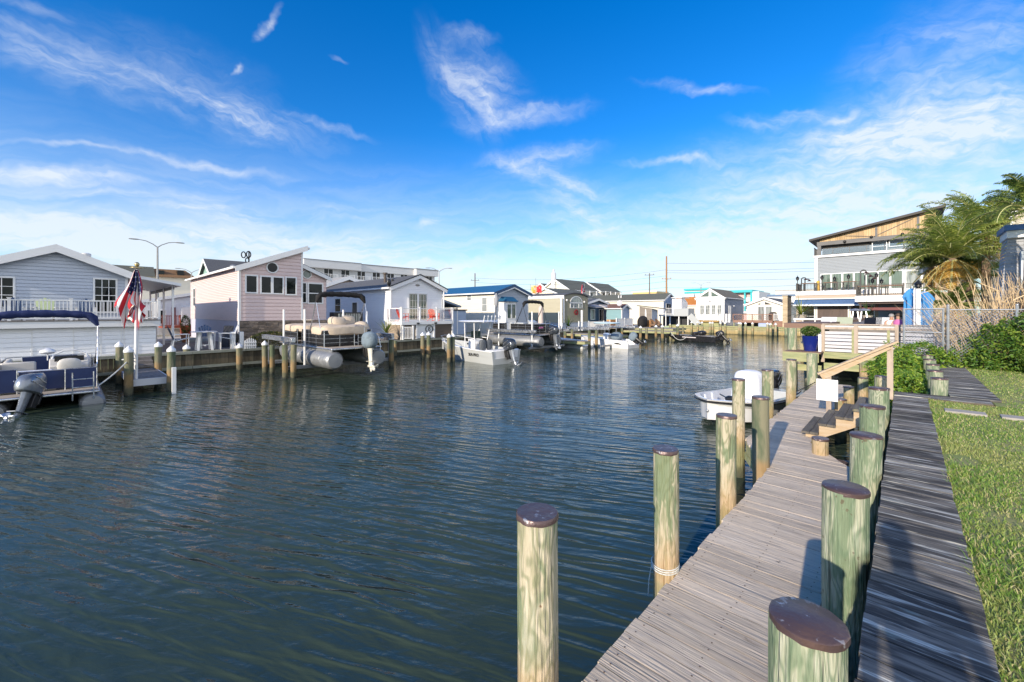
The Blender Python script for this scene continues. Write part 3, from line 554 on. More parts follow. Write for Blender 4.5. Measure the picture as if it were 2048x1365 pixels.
# ------------------------------------------------------------------ boats: shared parts
def outboard(parent, loc, tilt=0., sc=1., cm=COWL, lm=None, cover=None, rz=0., name='outboard_motor', prop=ALU):
    """leg is the part; cowling, propeller and bracket hang on it. x aft, z up, pivot at the transom top"""
    lm = lm or cm
    m = M()
    secs = [(-.02, .16, .11, .10), (-.10, .15, .09, .08), (-.35, .13, .075, .05), (-.55, .12, .06, .035), (-.72, .15, .05, .03), (-.80, .20, .045, .03)]
    m.loft([[(.20+cx_*0+a*math.cos(t)*1.0, b*math.sin(t), z) for t in [2*math.pi*j/12 for j in range(12)]] for z, a, b, cx_ in secs])
    m.box(.0, .47, -.10, .10, -.60, -.585)                           # anti-ventilation plate
    m.lathe([(.01, -.28), (.055, -.2), (.062, 0.), (.05, .2), (.04, .26)], n=10)     # gear case (turned below)
    k = len(m.v)-50
    rot = Matrix.Translation((.22, 0, -.80)) @ Matrix.Rotation(R(90), 4, 'Y'); m.xf(rot, k)
    m.prism([(.10, -.84), (.30, -.84), (.27, -1.02), (.20, -1.04)], 'y', -.012, .012)
    leg = m.o(name, lm, parent)
    leg.location = loc; leg.rotation_euler = (0, -tilt, rz); leg.scale = (sc,)*3
    # cowling
    m = M(); rings = []
    for t, x0, x1, hw in ((0, -.10, .44, .15), (.06, -.16, .50, .20), (.25, -.20, .54, .225), (.5, -.20, .55, .225), (.75, -.17, .52, .21), (.9, -.12, .44, .17), (1., -.04, .32, .10)):
        cx, ax = (x0+x1)/2, (x1-x0)/2; z = t*.60-.02
        rings.append([(cx+ax*math.copysign(abs(math.cos(a))**.75, math.cos(a)), hw*math.copysign(abs(math.sin(a))**.75, math.sin(a)), z+.07*t*(-math.cos(a))) for a in [2*math.pi*j/18 for j in range(18)]])
    m.loft(rings)
    if cover:
        cw = M().ell((.17, 0, .30), (.42, .27, .36), 10, 16, 2.6); rr = random.Random(4)
        cw.v = [(x*(1+.03*rr.uniform(-1, 1)), y*(1+.05*rr.uniform(-1, 1)), z) for x, y, z in cw.v]; cw.o('motor_cover', cover, leg)
    else:
        m.o('cowling', cm, leg)
        s = M()
        for sg in (-1, 1):
            s.bar((-.10, sg*.222, .16), (.45, sg*.222, .27), .012, .03); s.bar((-.02, sg*.217, .33), (.36, sg*.213, .42), .012, .022)
        s.o('stripe', ALU, leg)
    pr = M()
    for k in range(3):
        a0 = 2*math.pi*k/3
        def bl(u, v, a0=a0):
            r = .05+.13*v; a = a0+(u-.5)*1.35*(1-.25*v); return (.50+.055*(u-.5)*2, r*math.cos(a), -.80+r*math.sin(a))
        kk = len(pr.v); pr.grid(bl, 5, 4); 
    pr.cyl((.45, 0, -.80), (.56, 0, -.80), .05, .03, 10); po = pr.o('propeller', prop, leg); sd = po.modifiers.new('thick', 'SOLIDIFY'); sd.thickness = .012
    M().box(-.10, .07, -.13, .13, -.42, .06).box(-.16, -.10, -.15, .15, -.30, .04).cyl((-.05, -.17, -.02), (-.05, .17, -.02), .05).o('bracket', BLACK, leg, bev=.012)
    return leg
def hull_mesh(L, B, sheer0, sheer1, keel=-.25, floor=.18, gun=.13, flare=.15, n=16, bowp=2.2):
    m = M(); rings = []
    for i in range(n+1):
        t = i/n; b = B/2*(1-.06*(1-t))*max(.0, 1-max(0, (t-.42)/.58)**bowp)+.015; sh = sheer0+(sheer1-sheer0)*t**1.6
        rise = max(0, (t-.72)/.28)**2; k = keel+(sh-.12-keel)*rise*.9; ch = keel+.22+(sh*.55-keel-.22)*max(0, (t-.5)/.5)**1.6
        bc = b*(.90-flare*t); g_ = min(gun, b*.8); fl = min(floor+.35*max(0, t-.75)*1.5, sh-.08); bi = max(.004, b-g_); x = -L*t
        if t > .9: x = -L*t
        rk = .11*L*max(0, (t-.70)/.30)**2; rings.append([(x, -b, sh), (x+rk*.55, -bc, ch), (x+rk, 0, k), (x+rk*.55, bc, ch), (x, b, sh), (x, bi, sh+.012), (x, bi*.93, fl), (x, -bi*.93, fl), (x, -bi, sh+.012)])
    m.loft(rings); return m, rings
def rub_rail(rings, dz=-.05, r=.03):
    P = [Vector(rg[0])+Vector((0, -.008, dz)) for rg in rings]+[Vector(rg[4])+Vector((0, .008, dz)) for rg in reversed(rings)]
    return M().tube(P, r, 6)
def wheel(parent, c, r=.17, tiltx=60, mt=BLACK):
    m = M(); e = Matrix.Translation(c) @ Matrix.Rotation(R(tiltx), 4, 'Y')
    P = [(r*math.cos(a), r*math.sin(a), 0) for a in [2*math.pi*j/16 for j in range(17)]]; m.tube(P, .016, 6)
    for k in range(3): a = 2*math.pi*k/3; m.cyl((0, 0, -.03), (r*math.cos(a), r*math.sin(a), 0), .014, .012, 6)
    m.cyl((0, 0, -.14), (0, 0, 0), .03, .03, 8); m.xf(e); return m.o('steering_wheel', mt, parent)

# ------------------------------------------------------------------ the white skiff at the low dock
sk = T('skiff', 'white open skiff with draped white console cover moored at the low dock', 'boat', (-3.33, 16.7, 0), R(82.5))
hm, rg = hull_mesh(4.75, 2.05, .48, .76, -.22, .08, .15, .50, 24, 3.8); hm.o('hull', GEL, sk, bev=.0)
rub_rail(rg, -.06, .028).o('rub_rail', BLACK, sk)
m = M(); 
for i in range(2, 18): pass
m.loft([[(r[1][0], r[1][1]*1.01, min(r[1][2], .06)), (r[2][0], 0, min(r[2][2], .05)-.012), (r[3][0], r[3][1]*1.01, min(r[3][2], .06))] for r in rg[:19]], cap=False, closed=False); m.o('bottom_paint', BLACK, sk)
m = M().ell((-1.95, 0, .72), (.46, .40, .60), 12, 20, 3.6); rr = random.Random(2)
m.v = [(x+(.05*math.sin(y*9+z*3) if z < .9 else 0), y*(1.0+.22*max(0, .9-z))+.025*math.sin(x*14+z*5), z) for x, y, z in m.v]; m.o('console_cover', WCANV, sk)
m = M().ell((-2.55, 0, .28), (.42, .48, .26), 8, 16, 3.); m.v = [(x, y+.02*math.sin(x*12), z+.03*math.sin(y*8+x*5)) for x, y, z in m.v]; m.o('seat_cover', WCANV, sk)
m = M(); m.box(-.62, -.12, -.78, .78, .20, .55); m.o('stern_bench', GELG, sk, bev=.03)
for x in (-3.05, -3.5):
    for sg in (-1, 1): M().prism([(x, .22), (x+.16, .22), (x-.06, .66), (x-.12, .66)], 'y', sg*.62-.02, sg*.62+.02).o('rod_holder', GEL, sk)
M().ell((-3.95, -.25, .72), (.16, .12, .08), 6, 10).cyl((-3.95, -.25, .70), (-3.2, .35, .66), .02).o('anchor', BLACK, sk)
M().ell((-4.74, 0, .45), (.03, .04, .05)).o('bow_eye', STEEL, sk)
outboard(sk, (.05, 0, .58), R(28), .95, mat('black_cowling', (.012, .012, .014), .25, coat=.5), BLACK)
for a, b, sg, lab, mt in (((-2.36, 14.05, .80), (-2.45, 16.3, .6), .06, 'dark mooring rope from the skiff stern to a green piling', DROPE), ((-2.36, 14.05, .84), (-2.2, 17.2, .80), .02, 'dark rope lying along the dock edge past the skiff', DROPE), ((-2.42, 11.3, .9), (-3.1, 13.3, .78), .12, 'dark bow rope from the skiff to the piling by its console', DROPE)):
    tag(M().tube(catenary(a, b, sg), .014, 5).o('mooring_rope', mt), lab, 'rope')
m = M(); 
for k in range(3): m.tube([(-1.645+.122*math.cos(a), 3.85+.122*math.sin(a), .80-.02*k+.015*math.sin(a)) for a in np.linspace(0, 2*math.pi, 18)], .006, 5)
m.tube([(-1.645-.12, 3.85, .78), (-1.64-.14, 3.8, .6), (-1.66-.12, 3.78, .45)], .005, 5)
tag(m.o('rope_coil', ROPE), 'thin pale rope wound round the foot of the second waterside piling', 'rope')

# ------------------------------------------------------------------ the photographer on the lawn edge, who throws the shadow on the boardwalk
def skinned(name, J, E_, mt, parent=None, lv=2):
    ks = list(J); me = bpy.data.meshes.new(name); me.from_pydata([J[k][:3] for k in ks], [(ks.index(a), ks.index(b)) for a, b in E_], [])
    ob = bpy.data.objects.new(name, me); COL.objects.link(ob); ob.parent = parent; ob.modifiers.new('skin', 'SKIN'); sb = ob.modifiers.new('sub', 'SUBSURF'); sb.levels = sb.render_levels = lv
    for i, k in enumerate(ks): v = me.skin_vertices[0].data[i]; v.radius = J[k][3:]; v.use_root = (i == 0)
    me.polygons.foreach_set('use_smooth', [True]*len(me.polygons)); ob.modifiers['skin'].use_smooth_shade = True
    me.materials.append(mt); return ob
def photographer():
    J = {'pel': (0, 0, .94, .14, .10), 'sp': (0, 0, 1.15, .135, .095), 'ch': (0, 0, 1.36, .16, .10), 'nk': (0, .0, 1.50, .058, .058), 'jaw': (0, .035, 1.60, .062, .075), 'hd': (0, .015, 1.69, .078, .095), 'tp': (0, .0, 1.765, .055, .065), 'nose': (0, .125, 1.655, .012, .014)}
    E_ = [('pel', 'sp'), ('sp', 'ch'), ('ch', 'nk'), ('nk', 'jaw'), ('jaw', 'hd'), ('hd', 'tp'), ('jaw', 'nose')]
    for sg, n in ((-1, 'l'), (1, 'r')):
        J[n+'s'] = (sg*.19, 0, 1.42, .06, .06); J[n+'e'] = (sg*.235, -.01, 1.13, .043, .043); J[n+'w'] = (sg*.25, .07, .90, .028, .03); J[n+'m'] = (sg*.25, .10, .83, .018, .038)
        J[n+'h'] = (sg*.095, 0, .87, .088, .092); J[n+'k'] = (sg*.105, .02, .49, .055, .058); J[n+'a'] = (sg*.11, -.02, .09, .036, .04); J[n+'t'] = (sg*.13, .15, .03, .04, .026)
        E_ += [('ch', n+'s'), (n+'s', n+'e'), (n+'e', n+'w'), (n+'w', n+'m'), ('pel', n+'h'), (n+'h', n+'k'), (n+'k', n+'a'), (n+'a', n+'t')]
        for k in range(4):
            dy = .045-.022*k; L = (.036, .042, .040, .030)[k]; J[f'{n}f{k}'] = (sg*.247, .10+dy*.9, .785, .0085, .0085); J[f'{n}g{k}'] = (sg*.235, .105+dy, .785-L, .008, .008); J[f'{n}i{k}'] = (sg*.215, .107+dy, .785-1.7*L, .0065, .0065); E_ += [(n+'m', f'{n}f{k}'), (f'{n}f{k}', f'{n}g{k}'), (f'{n}g{k}', f'{n}i{k}')]
        J[n+'u'] = (sg*.235, .145, .845, .010, .010); J[n+'v'] = (sg*.222, .165, .80, .008, .008); E_ += [(n+'w', n+'u'), (n+'u', n+'v')]
    ob = skinned('person', J, E_, mat('photographer_skin', (.50, .31, .22), .55)); ob.location = (.40, -.42, 1.315)
    tag(ob, 'person in grey shirt and dark trousers standing relaxed on the lawn edge', 'person')
    g_ = lambda k, f, a=0: (*J[k][:3], J[k][3]*f+a, J[k][4]*f+a)
    Js = {'hem': (0, 0, .82, .155, .118), 'pel': g_('pel', 1., .026), 'sp': g_('sp', 1., .02), 'ch': g_('ch', 1., .016), 'col': (0, 0, 1.475, .07, .07)}; Es = [('hem', 'pel'), ('pel', 'sp'), ('sp', 'ch'), ('ch', 'col')]
    Jt = {'pel': (0, 0, .96, .15, .112)}; Et = []
    for sg, n in ((-1, 'l'), (1, 'r')):
        Js[n+'s'] = g_(n+'s', 1, .014); Js[n+'c'] = (sg*.218, -.005, 1.24, .062, .062); Es += [('ch', n+'s'), (n+'s', n+'c')]
        Jt[n+'h'] = g_(n+'h', 1, .018); Jt[n+'k'] = g_(n+'k', 1, .02); Jt[n+'a'] = (*J[n+'a'][:2], .10, .056, .06); Et += [('pel', n+'h'), (n+'h', n+'k'), (n+'k', n+'a')]
        M().ell((sg*.125, .07, .045), (.052, .15, .05), 8, 12, 2.6).o('shoe', mat('dark_shoe', (.03, .03, .035), .6), ob)
        M().ell((sg*.03, .105, 1.68), (.013, .008, .008), 6, 8).o('eye', mat('eye_white', (.6, .58, .55), .3), ob); M().ell((sg*.087, .01, 1.665), (.012, .025, .035), 6, 8).o('ear', mat('photographer_skin', (0, 0, 0)), ob)
    skinned('shirt', Js, Es, mat('grey_shirt', (.20, .21, .23), .9, bump=.4), ob); skinned('trousers', Jt, Et, mat('dark_trousers', (.05, .055, .07), .9, bump=.4), ob)
    h = M().ell((0, -.015, 1.725), (.098, .112, .088), 8, 16); h.o('hair', mat('brown_hair', (.08, .05, .03), .6), ob); M().ell((0, .108, 1.605), (.026, .010, .007), 6, 10).o('lips', mat('lips', (.35, .14, .12), .5), ob)
photographer()
# ================================================================== BUILDERS: roots whose parts are measured in world coordinates
WSP = set()
def TW(name, label, cat, loc, group=None):
    o = T(name, label, cat, loc, 0, group); WSP.add(o); return o
_o = M.o
def _ow(s, name, m, parent=None, **k):
    ob = _o(s, name, m, parent, **k)
    if parent is not None and parent in WSP: ob.location = -Vector(parent.location)
    return ob
M.o = _ow
def ringpipe(m, pts, r=.017, n=6): return m.tube(pts, r, n)

# ------------------------------------------------------------------ pontoon boat; x forward is -x, stern at 0, z=0 at pontoon centre
def pontoon_boat(label, loc, L, panel, style, rz=0.):
    b = T('pontoon_boat', label, 'boat', loc, rz); r = .33 if style == 'blue' else .42
    for sg in (-1, 1):
        m = M(); y = sg*1.1
        prof = [(0., .03), (.02, .8*r), (.10, r*.97), (.12, r), (L-1.5, r), (L-.9, r*.93), (L-.4, r*.62), (L-.08, r*.2), (L, .02)]
        rings = [[(-x, y+rr*math.cos(a), rr*math.sin(a)+(.30*max(0, (x-L+1.5)/1.5)**2)) for a in [2*math.pi*j/18 for j in range(18)]] for x, rr in prof]
        m.loft(rings)
        for x in np.arange(.9, L-1.4, 1.3): m.lathe([(r+.004, -.01), (r+.012, 0), (r+.004, .01)], n=18, cap=False); k = len(m.v)-54; m.xf(Matrix.Translation((-x, y, 0)) @ Matrix.Rotation(R(90), 4, 'Y'), k)
        m.box(-L+.9, -.3, y-.05, y+.05, r-.03, r+.08); p = m.o('pontoon', ALUD, b)
    zd = .45 if style == 'blue' else .58
    if style != 'blue':
        for sg in (-1, 1): M().box(-L+1.6, -.1, sg*1.21-.02, sg*1.21+.02, .18, zd-.09).o('side_skirt', ALUD, b)
    M().box(-L+.1, -.02, -1.28, 1.28, zd-.09, zd-.01).o('deck_rim', ALU, b, bev=.03)
    M().box(-L+.14, -.06, -1.24, 1.24, zd-.01, zd+.004).o('deck', mat('tan_boat_carpet', (.40, .34, .27), .9, layers=[((.3, .25, .2), (4, 4, 4), .45, .65, .5)]), b)
    h = .80; rail = M(); pan = M()
    def fence(x0, y0, x1, y1, top=h, solid=True, bars=(), low=.06):
        rail.tube([(x0, y0, zd), (x0, y0, zd+top), (x1, y1, zd+top), (x1, y1, zd)], .018, 6)
        if solid: pan.bar((x0, y0, zd+(top+low)/2), (x1, y1, zd+(top+low)/2), .016, top-low-.02)
        for f in bars: rail.tube([(x0, y0, zd+top*f), (x1, y1, zd+top*f)], .014, 6)
        n = max(1, int(math.hypot(x1-x0, y1-y0)/.75))
        for k in range(1, n): t = k/n; rail.tube([(x0+(x1-x0)*t, y0+(y1-y0)*t, zd), (x0+(x1-x0)*t, y0+(y1-y0)*t, zd+top)], .014, 6)
    xs = -.75 if style != 'lifted' else -1.0; xb = -L+.55
    bars = () if style == 'blue' else (.25, .5, .75)
    for sg in (-1, 1):
        fence(xs, sg*1.22, -L*.52, sg*1.22, h, True, bars); fence(-L*.52-.65, sg*1.22, xb+.3, sg*1.22, h, True, bars)
        rail.tube([(xb+.3, sg*1.22, zd+h), (xb+.05, sg*1.05, zd+h), (xb, sg*.8, zd+h)], .018, 6)
    fence(xb, -.8, xb, .8, h, True, bars)
    if style == 'blue': fence(xs, -1.22, xs, -.62, h, True); fence(xs+.02, .45, xs+.02, 1.22, .72, True); fence(xs-.1, -.6, xs-.1, .45, .70, True)
    else: fence(xs, -1.2, xs, .30, h, True, bars); fence(xs, .5, xs, 1.2, h, True, bars); rail.tube([(xs+.03, .28, zd+.1), (xs+.03, .28, zd+1.0), (xs+.03, .55, zd+1.05), (xs+.03, .82, zd+1.0), (xs+.03, .82, zd+.1)], .022, 6)
    pan.o('fence_panel', panel, b); rail.o('rail', ALU, b)
    # ladder at the stern
    la = M()
    if style == 'blue':
        for y in (.62, 1.12): la.tube([(.05, y, zd+.65), (.05, y, zd-.05), (.02, y, zd-.28)], .02, 6)
        for z in (.15, .42): la.tube([(.05, .62, zd+z), (.05, 1.12, zd+z)], .016, 6)
    else:
        for y in (.78, 1.15): la.tube([(-.45, y, zd), (-.40, y, zd+.35), (-.28, y, zd+.52), (-.12, y, zd+.45), (.04, y, zd+.05), (.05, y, zd-.2)], .018, 6)
        for z in (-.15,): la.tube([(.05, .78, zd+z), (.05, 1.15, zd+z)], .016, 6)
    la.o('ladder', ALU, b)
    # folded bimini arch
    xa = -1.7 if style == 'blue' else -1.9; top = 2.62
    ar = []
    for k in range(21):
        t = -1+2*k/20; ar.append((xa+.12*t*t*(1 if style != 'blue' else .3), 1.27*math.copysign(min(1, abs(t)**.9*1.0), t), zd+top-(.10*abs(t)**2+.75*max(0, abs(t)-.86)**1.1*4)))
    cm_ = CANV if style == 'blue' else BCANV
    m = M(); rr = random.Random(5); m.tube(ar, [.135+.014*math.sin(k*2.1) if 0 < k < 20 else .05 for k in range(21)], 10); m.o('bimini_cover', cm_, b)
    for sg in (-1, 1):
        f = M(); e = ar[-1] if sg > 0 else ar[0]
        f.tube([e, (xa-.75, sg*1.24, zd+h)], .018, 6); f.tube([(e[0]-.1, e[1], e[2]+.04), (xa-.62, sg*1.24, zd+h+.12)], .018, 6); f.tube([e, (xa+.55, sg*1.24, zd+h)], .018, 6); f.o('bimini_frame', ALU if style != 'black' else BLACK, b)
    # seats and helm
    if style == 'blue':
        def bench(x0, x1, y0, y1, back, name='bench'):
            m = M().box(x0, x1, y0, y1, zd, zd+.42); s = m.o(name, VINB, b, bev=.05)
            m = M().box(*back[:4], zd+.38, zd+back[4]); m.o('backrest', VINB, s, bev=.05)
        bench(-1.6, -.95, -1.15, .25, (-1.05, -.9, -1.15, .25, .68)); bench(-3.2, -2.6, -1.15, -.3, (-3.35, -3.2, -1.15, -.3, .85)); bench(-5.6, -3.8, .65, 1.15, (-5.6, -3.8, 1.0, 1.15, .82)); bench(-5.6, -4.2, -1.15, -.65, (-5.6, -4.2, -1.15, -1.0, .82))
        M().box(-1.55, -.95, -1.15, .15, zd+.60, zd+.68).o('sun_pad', WCANV, b, bev=.03)
        m = M().prism([(-2.3, zd), (-1.75, zd), (-1.78, zd+.75), (-2.0, zd+.98), (-2.25, zd+1.0)], 'y', .05, 1.05); he = m.o('helm_console', VINB, b, bev=.03)
        m = M()
        m.tube([(-2.05, .08, zd+.8), (-2.18, .15, zd+1.12), (-2.2, .4, zd+1.26), (-2.2, .75, zd+1.26), (-2.18, 1.0, zd+1.1), (-2.05, 1.05, zd+.8)], .03, 8); m.o('windscreen_frame', GEL, he)
        M().box(-2.0, -1.92, .18, .92, zd+.78, zd+1.08).o('dash_panel', BLACK, he)
        wheel(he, (-1.74, .42, zd+.92), .17, 62)
        m = M(); m.ell((-1.35, .55, zd+.52), (.28, .28, .09), 8, 14, 3); m.cyl((-1.35, .55, zd), (-1.35, .55, zd+.45), .05); cs = m.o('captain_seat', VINB, b)
        M().ell((-1.12, .55, zd+.80), (.10, .31, .26), 8, 14, 2.8).o('backrest', VINB, cs)
        M().cyl((-2.7, .0, zd+.9), (-2.7, .0, zd+1.2), .02).lathe([(.05, 1.58), (.16, 1.60), (.22, 1.66), (.2, 1.72), (.05, 1.80)], (-2.7, 0, 0), 14).o('folding_table', GEL, b)
        for p in ((-3.4, -1.2), (-1.3, 1.2)): M().ell((p[0], p[1], zd+h+.12), (.06, .05, .14), 6, 8).box(p[0]-.03, p[0]+.03, p[1]-.03, p[1]+.03, zd+h, zd+h+.04).o('speaker', BLACK, b)
        outboard(b, (.12, -.25, zd+.08), R(24), 1.08, COWL, COWL, prop=ALU, rz=R(-34))
    elif style == 'lifted':
        def cov(c, d, seed):
            m = M().ell(c, d, 10, 22, 4.); q = random.Random(seed); ph = [q.uniform(0, 6) for _ in range(4)]
            m.v = [(x+.03*math.sin(y*6+ph[0]), y+.025*math.sin(x*7+ph[1]+z*4), z+.03*math.sin(x*4+ph[2])*math.sin(y*4+ph[3])) for x, y, z in m.v]; return m
        cov((-1.85, 0, zd+.78), (.95, 1.31, .30), 1).o('seat_cover', TANC, b); cov((-L+1.75, 0, zd+.80), (1.45, 1.30, .26), 2).o('seat_cover', TANC, b)
        for c, d, sd in (((-1.75, -.25, zd+1.18), (.30, .42, .30), 3), ((-2.2, .55, zd+1.2), (.34, .40, .34), 4), ((-1.5, .9, zd+1.0), (.4, .36, .2), 5)):
            m = M().ell(c, d, 8, 14, 2.4); q = random.Random(sd); m.v = [(x+.05*math.sin(z*7+sd), y+.05*math.sin(x*9+sd), z+.03*math.sin(y*8)) for x, y, z in m.v]; m.o('helm_cover', TANC, b)
        outboard(b, (.15, .42, zd-.02), R(4), 1.15, GCANV, WMOT, GCANV, prop=WMOT)
    else:
        M().box(-1.6, -.9, -1.1, 1.1, zd, zd+.82).o('bench', GELG, b, bev=.05); M().box(-5, -3.4, .5, 1.12, zd, zd+.85).o('bench', GELG, b, bev=.05)
        m = M().prism([(-2.6, zd), (-2.05, zd), (-2.1, zd+.9), (-2.5, zd+1.1)], 'y', .1, .95); m.o('helm_console', GELG, b, bev=.03)
        M().bar((xs+.03, -.55, zd+.5), (xs+.03, -.05, zd+.52), .02, .12).o('name_decal', mat('pink_decal', (.55, .16, .35), .5), b)
        outboard(b, (.15, 0, zd), R(8), 1.25, COWLD, COWL, prop=ALU)
    return b

# ------------------------------------------------------------------ garden furniture, facing +x
def adirondack(label, loc, rz, mt, group, tall=0., legm=None):
    t = T('adirondack_chair', label, 'chair', loc, rz, group); z = tall; lm = legm or mt
    m = M()
    for k in range(5): m.bar((.33-.13*k, -.27, z+.38-.03*k), (.33-.13*k, .27, z+.38-.03*k), .11, .022)
    m.o('seat', mt if not legm else lm, t)
    m = M()
    for k in range(5):
        y = -.22+.11*k; hh = .78-.05*abs(k-2)**1.5; m.bar((-.22, y*.92, z+.26), (-.22-.36*hh, y*1.15, z+.26+hh), .098, .02, (1, 0, 0))
    m.o('backrest', mt, t)
    for sg in (-1, 1): M().bar((.42, sg*.33, z+.60), (-.36, sg*.33, z+.58), .12, .024).o('armrest', lm, t)
    for sg in (-1, 1):
        M().bar((.34, sg*.30, 0), (.34, sg*.32, z+.59), .09, .03, (1, 0, 0)).o('leg', lm, t); M().bar((-.55 if not tall else -.38, sg*.28, 0), (.30 if not tall else -.25, sg*.28, z+.36), .10, .03).o('leg', lm, t)
    return t

# ------------------------------------------------------------------ houses
def house(root, face, at, depth, s0, s1, zb, ze, zp, fm, sm, rm, pk=.5, oh=.28, ze1=None, ground=1.05, skirt=WHITE, course=.115, fcourse=None, rake=WHITE, back=True, rh=.2):
    """gabled box: face '+x' or '-y'; width s0..s1 along the face; ze/ze1 eaves at s0/s1, zp ridge"""
    ze1 = ze if ze1 is None else ze1; sp = s0+(s1-s0)*pk
    Pt = (lambda s, d, z: (at-d, s, z)) if face == '+x' else (lambda s, d, z: (s, at+d, z))
    fr = Fr(face, at); f0, f1 = ('-y', '+y') if face == '+x' else ('-x', '+x')
    L_, R_ = Fr(f0, s0), Fr(f1, s1); d0, d1 = (at-depth, at) if face == '+x' else (at, at+depth)
    poly = [(s0, zb), (s1, zb), (s1, ze1), (sp, zp), (s0, ze)] if 0 < pk < 1 else ([(s0, zb), (s1, zb), (s1, ze1), (s0, ze)])
    m = M(); siding(m, fr, poly, fcourse or course)
    if fm is not sm: m.o('wall', fm, root, smooth=False); m = M()
    siding(m, L_, [(d0, zb), (d1, zb), (d1, ze), (d0, ze)], course); siding(m, R_, [(d0, zb), (d1, zb), (d1, ze1), (d0, ze1)], course)
    if back: m.add([Pt(a, depth, z) for a, z in poly], [tuple(range(len(poly)))])
    m.o('wall', sm, root, smooth=False)
    if zb > ground+.05:
        m = M(); a, b = Pt(s0+.03, .03, ground-.2), Pt(s1-.03, depth-.03, zb); m.box(a[0], b[0], a[1], b[1], a[2], b[2]); m.o('skirting', skirt, root)
    # roof slabs
    th = .13
    m = M(); tr = M()
    segs = [(s0, ze, sp, zp, -1), (sp, zp, s1, ze1, 1)] if 0 < pk < 1 else [(s0, ze, s1, ze1, 0)]
    for a, za, b, zb_, sd in segs:
        dl = math.hypot(b-a, zb_-za); ux, uz = (b-a)/dl, (zb_-za)/dl
        if sd <= 0: a, za = a-ux*oh, za-uz*oh
        if sd >= 0: b, zb_ = b+ux*oh, zb_+uz*oh
        sec = [(a, za+.03), (b, zb_+.03), (b, zb_+.03+th), (a, za+.03+th)]
        m.loft([[Pt(s, -oh, z) for s, z in sec], [Pt(s, depth+oh, z) for s, z in sec]])
        tr.loft([[Pt(s, -oh-.03, z-(rh-.06 if z < (za+zb_)/2*10 and i < 2 else 0)) for i, (s, z) in enumerate(sec)], [Pt(s, -oh+.02, z-(rh-.06 if i < 2 else 0)) for i, (s, z) in enumerate(sec)]])
    m.o('roof', rm, root, smooth=False); tr.o('rake_trim', rake, root, smooth=False)
    for s, z, o_ in ((s0, ze, -1), (s1, ze1, 1)):
        g_ = M()
        if pk in (0, 1) and False: continue
        sl = (zp-z)/max(.3, abs(sp-s)) if 0 < pk < 1 else (0 if o_*(pk-.5) > 0 else abs(ze1-ze)/(s1-s0)); cs = 1/math.hypot(1, sl); se, z = s+o_*oh*cs, z-oh*sl*cs; a, b = Pt(se+o_*.012, -oh*.98, z), Pt(se+o_*.12, depth+oh*.9, z); g_.box(a[0], b[0], a[1], b[1], z+.02, z+.145); g_.o('gutter', WHITE, root, smooth=False)
    for s, o_ in ((s0, 1), (s1, -1)):
        c = M(); zt = (ze if o_ > 0 else ze1); a, b = Pt(s-o_*.025, -.025, zb), Pt(s+o_*.09, .06, zt-.02); c.box(a[0], b[0], a[1], b[1], zb, zt-.02); c.o('corner_trim', WHITE, root, smooth=False)
    return fr, L_, R_
def railing(parent, pts, z0, h, mt=WHITE, post=.10, sp=1.6, bal=.115, bw=.035, caps=True, name='railing', glass=None, endposts=True):
    m = M(); gl = M()
    for (xa, ya), (xb, yb) in zip(pts, pts[1:]):
        L = math.hypot(xb-xa, yb-ya); n = max(1, round(L/sp))
        for k in range(0 if (xa, ya) == pts[0] else 1, n+1):
            t = k/n; x, y = xa+(xb-xa)*t, ya+(yb-ya)*t; m.box(x-post/2, x+post/2, y-post/2, y+post/2, z0, z0+h+.06)
            if caps: m.box(x-post*.7, x+post*.7, y-post*.7, y+post*.7, z0+h+.06, z0+h+.09)
        m.bar((xa, ya, z0+h-.02), (xb, yb, z0+h-.02), .065, .055); m.bar((xa, ya, z0+.10), (xb, yb, z0+.10), .05, .055)
        if glass:
            for k in range(n):
                t0, t1 = (k+.06)/n, (k+.94)/n; gl.bar((xa+(xb-xa)*t0, ya+(yb-ya)*t0, z0+h/2+.04), (xa+(xb-xa)*t1, ya+(yb-ya)*t1, z0+h/2+.04), .012, h-.16)
        else:
            nb = int(L/bal)
            for k in range(1, nb): t = k/nb; x, y = xa+(xb-xa)*t, ya+(yb-ya)*t; m.box(x-bw/2, x+bw/2, y-bw/2, y+bw/2, z0+.1, z0+h-.03)
    r = m.o(name, mt, parent, smooth=False)
    if glass: gl.o('glass_panel', glass, r)
    return r
def disc_window(parent, fr, a, z, r, d=.02, glass=GLASS):
    m = M(); n = 28
    A = lambda rr, dd: [fr.pt(a+rr*math.cos(t), z+rr*math.sin(t), dd) for t in [2*math.pi*j/n for j in range(n)]]
    m.loft([A(r, d), A(r*1.22, d), A(r*1.22, d+.05), A(r, d+.05), A(r, d+.01)], cap=False); w = m.o('round_window', WHITE, parent)
    M().loft([A(r*1.02, d), A(r*1.02, d+.018)]).o('pane', glass, w)
